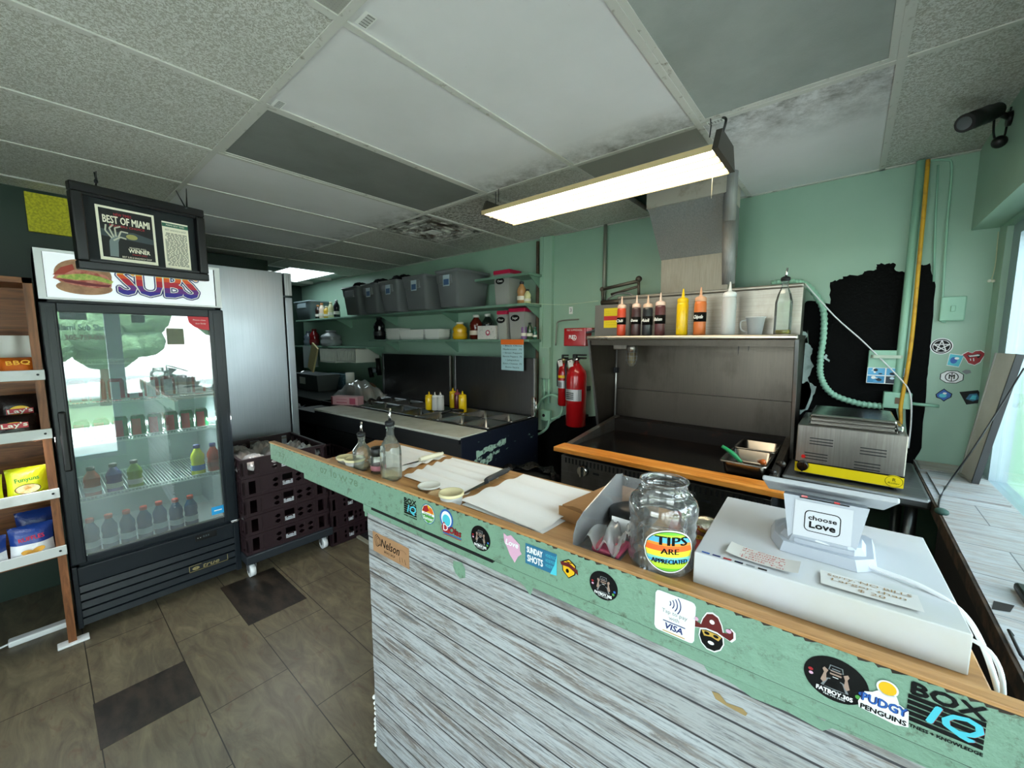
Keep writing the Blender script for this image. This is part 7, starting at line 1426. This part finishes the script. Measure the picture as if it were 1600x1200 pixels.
def grille(label, x0, x1, y0, y1):
    t_ = thing('ceiling_grille', label, 'ceiling grille', ((x0+x1)/2, (y0+y1)/2, CE)); m_, t, b = base('perforated_metal_%d' % len(MC)); MC['perf%d' % len(MC)] = m_
    v = N(t, 'ShaderNodeTexVoronoi', Scale=110, Randomness=0.0); t.links.new(coords(t), v.inputs['Vector']); t.links.new(ramp(t, v.outputs['Distance'], [(.30, '2a2a28'), (.36, 'a5a39c')]), b.inputs['Base Color']); b.inputs['Roughness'].default_value = .5
    MB().box((x0, y0, CE+.003), (x1, y1, CE+.008)).build('perforated_plate', m_, t_, world=True)
grille('perforated return grille at the top edge of the photo', XL[2]+.012, XL[1]-.012, YL[2]+.6, YL[3]-.012)
struct(MB().box((XL[2]+.01, YL[2], CE+.004), (XL[1]-.01, YL[2]+.6, CE+.02)).build('trim_2', ACOU))
grille('narrow perforated grille between the strip lamp and the white tiles', XL[2]+.012, XL[1]-.012, YL[4]+.012, 2.14)
# square diffuser with dark stains
dx0, dx1, dy0, dy1 = XL[5]+.012, XL[4]-.012, YL[4]+.03, 2.44
df = thing('air_diffuser', 'square four-way air diffuser with dark mould stains', 'air vent', ((dx0+dx1)/2, (dy0+dy1)/2, CE))
m, t, b = base('diffuser_stained'); c = ramp(t, noise(t, coords(t), 7, 6, .7), [(.42, 'cfcdc8'), (.58, '3a2e22')]); t.links.new(c, b.inputs['Base Color']); DFM = m
MB().box((dx0, dy0, CE+.0), (dx1, dy1, CE+.006)).build('face_plate', DFM, df, world=True)
cx, cy = (dx0+dx1)/2, (dy0+dy1)/2
for s_, z in ((.24, .006), (.17, .010), (.10, .014)):
    q = MB()
    for sx, sy in ((1, 0), (-1, 0), (0, 1), (0, -1)):
        if sx: q.hexa([(cx+sx*s_, cy-s_, CE), (cx+sx*(s_-.012), cy-s_+.012, CE), (cx+sx*(s_-.012), cy+s_-.012, CE), (cx+sx*s_, cy+s_, CE)], [(cx+sx*s_, cy-s_, CE-z), (cx+sx*(s_-.004), cy-s_+.004, CE-z), (cx+sx*(s_-.004), cy+s_-.004, CE-z), (cx+sx*s_, cy+s_, CE-z)])
        else: q.hexa([(cx-s_, cy+sy*s_, CE), (cx-s_+.012, cy+sy*(s_-.012), CE), (cx+s_-.012, cy+sy*(s_-.012), CE), (cx+s_, cy+sy*s_, CE)], [(cx-s_, cy+sy*s_, CE-z), (cx-s_+.004, cy+sy*(s_-.004), CE-z), (cx+s_-.004, cy+sy*(s_-.004), CE-z), (cx+s_, cy+sy*s_, CE-z)])
    q.build('louvre_ring', DFM, df, world=True)
MB().box((cx-.05, cy-.05, CE-.012), (cx+.05, cy+.05, CE-.008)).build('centre_plate', WHITEM, df, world=True)
# stained strip beside the grille, gap above
struct(MB().box((-1.04, 2.42, CE+.03), (-.56, 2.42+.36, CE+.32)).build('trim_3', VOID)) if False else None
# fluorescent fixture
LX0, LX1, LY0, LY1 = -1.70, -.462, 1.745, 2.03; LZ0 = 2.30
fl = thing('strip_lamp', 'four-tube fluorescent strip lamp hanging under the ceiling, lit', 'lamp', ((LX0+LX1)/2, (LY0+LY1)/2, LZ0))
q = MB().hexa([(LX0, LY0, LZ0), (LX1, LY0, LZ0), (LX1, LY1, LZ0), (LX0, LY1, LZ0)], [(LX0, LY0+.105, LZ0+.045), (LX1, LY0+.105, LZ0+.045), (LX1, LY1-.105, LZ0+.045), (LX0, LY1-.105, LZ0+.045)]); q.build('housing', mat('lamp_housing', 'd8d2c2', .5), fl, world=True)
for x0_, x1_ in ((LX0-.012, LX0), (LX1, LX1+.022)): MB().hexa([(x0_, LY0-.004, LZ0-.018), (x1_, LY0-.004, LZ0-.018), (x1_, LY1+.004, LZ0-.018), (x0_, LY1+.004, LZ0-.018)], [(x0_, LY0+.045, LZ0+.07), (x1_, LY0+.045, LZ0+.07), (x1_, LY1-.045, LZ0+.07), (x0_, LY1-.045, LZ0+.07)]).build('end_cap', mat('lamp_cap', '4a4640', .5, .3), fl, world=True)
TUB = mat('tube_glow', 'fff4dc', .5, emit=('fff2d8', 3.0)); REF = mat('reflector', 'd2bb8c', .5)
n_ = 4; sp_ = (LY1-LY0)/n_
for k in range(n_):
    y = LY0+sp_*(k+.5); MB().box((LX0+.004, y-.026, LZ0-.016), (LX1-.004, y+.026, LZ0-.004), bev=.004).build('tube', TUB, fl, world=True)
for k in range(n_+1): y = LY0+sp_*k; MB().hexa([(LX0, y-.004, LZ0), (LX1, y-.004, LZ0), (LX1, y+.004, LZ0), (LX0, y+.004, LZ0)], [(LX0, y-.0025, LZ0-.022), (LX1, y-.0025, LZ0-.022), (LX1, y+.0025, LZ0-.022), (LX0, y+.0025, LZ0-.022)]).build('reflector_fin', REF, fl, world=True)
for x, y in ((LX0+.06, LY0+.08), (LX0+.02, LY0+.1), (LX1-.03, LY0+.07)): MB().tube([(x, y, LZ0+.06), (x+.005, y-.005, LZ0+.10), (x, y, CE)], .0025, 6).build('suspension_wire', DARK, fl, world=True)
MB().tube([(LX1+.01, LY0+.08, LZ0+.05), (LX1+.03, LY0+.06, LZ0+.10), (LX1+.01, LY0+.09, CE)], .005, 8, sub=5).build('supply_cable', BLACK, fl, world=True)
MB().tube([(LX1-.06, LY1-.03, LZ0-.016), (LX1-.06, LY1-.03, LZ0-.12)], .0012, 5).build('pull_cord', mat('cord_cream', 'd8cdb0', .7), fl, world=True)
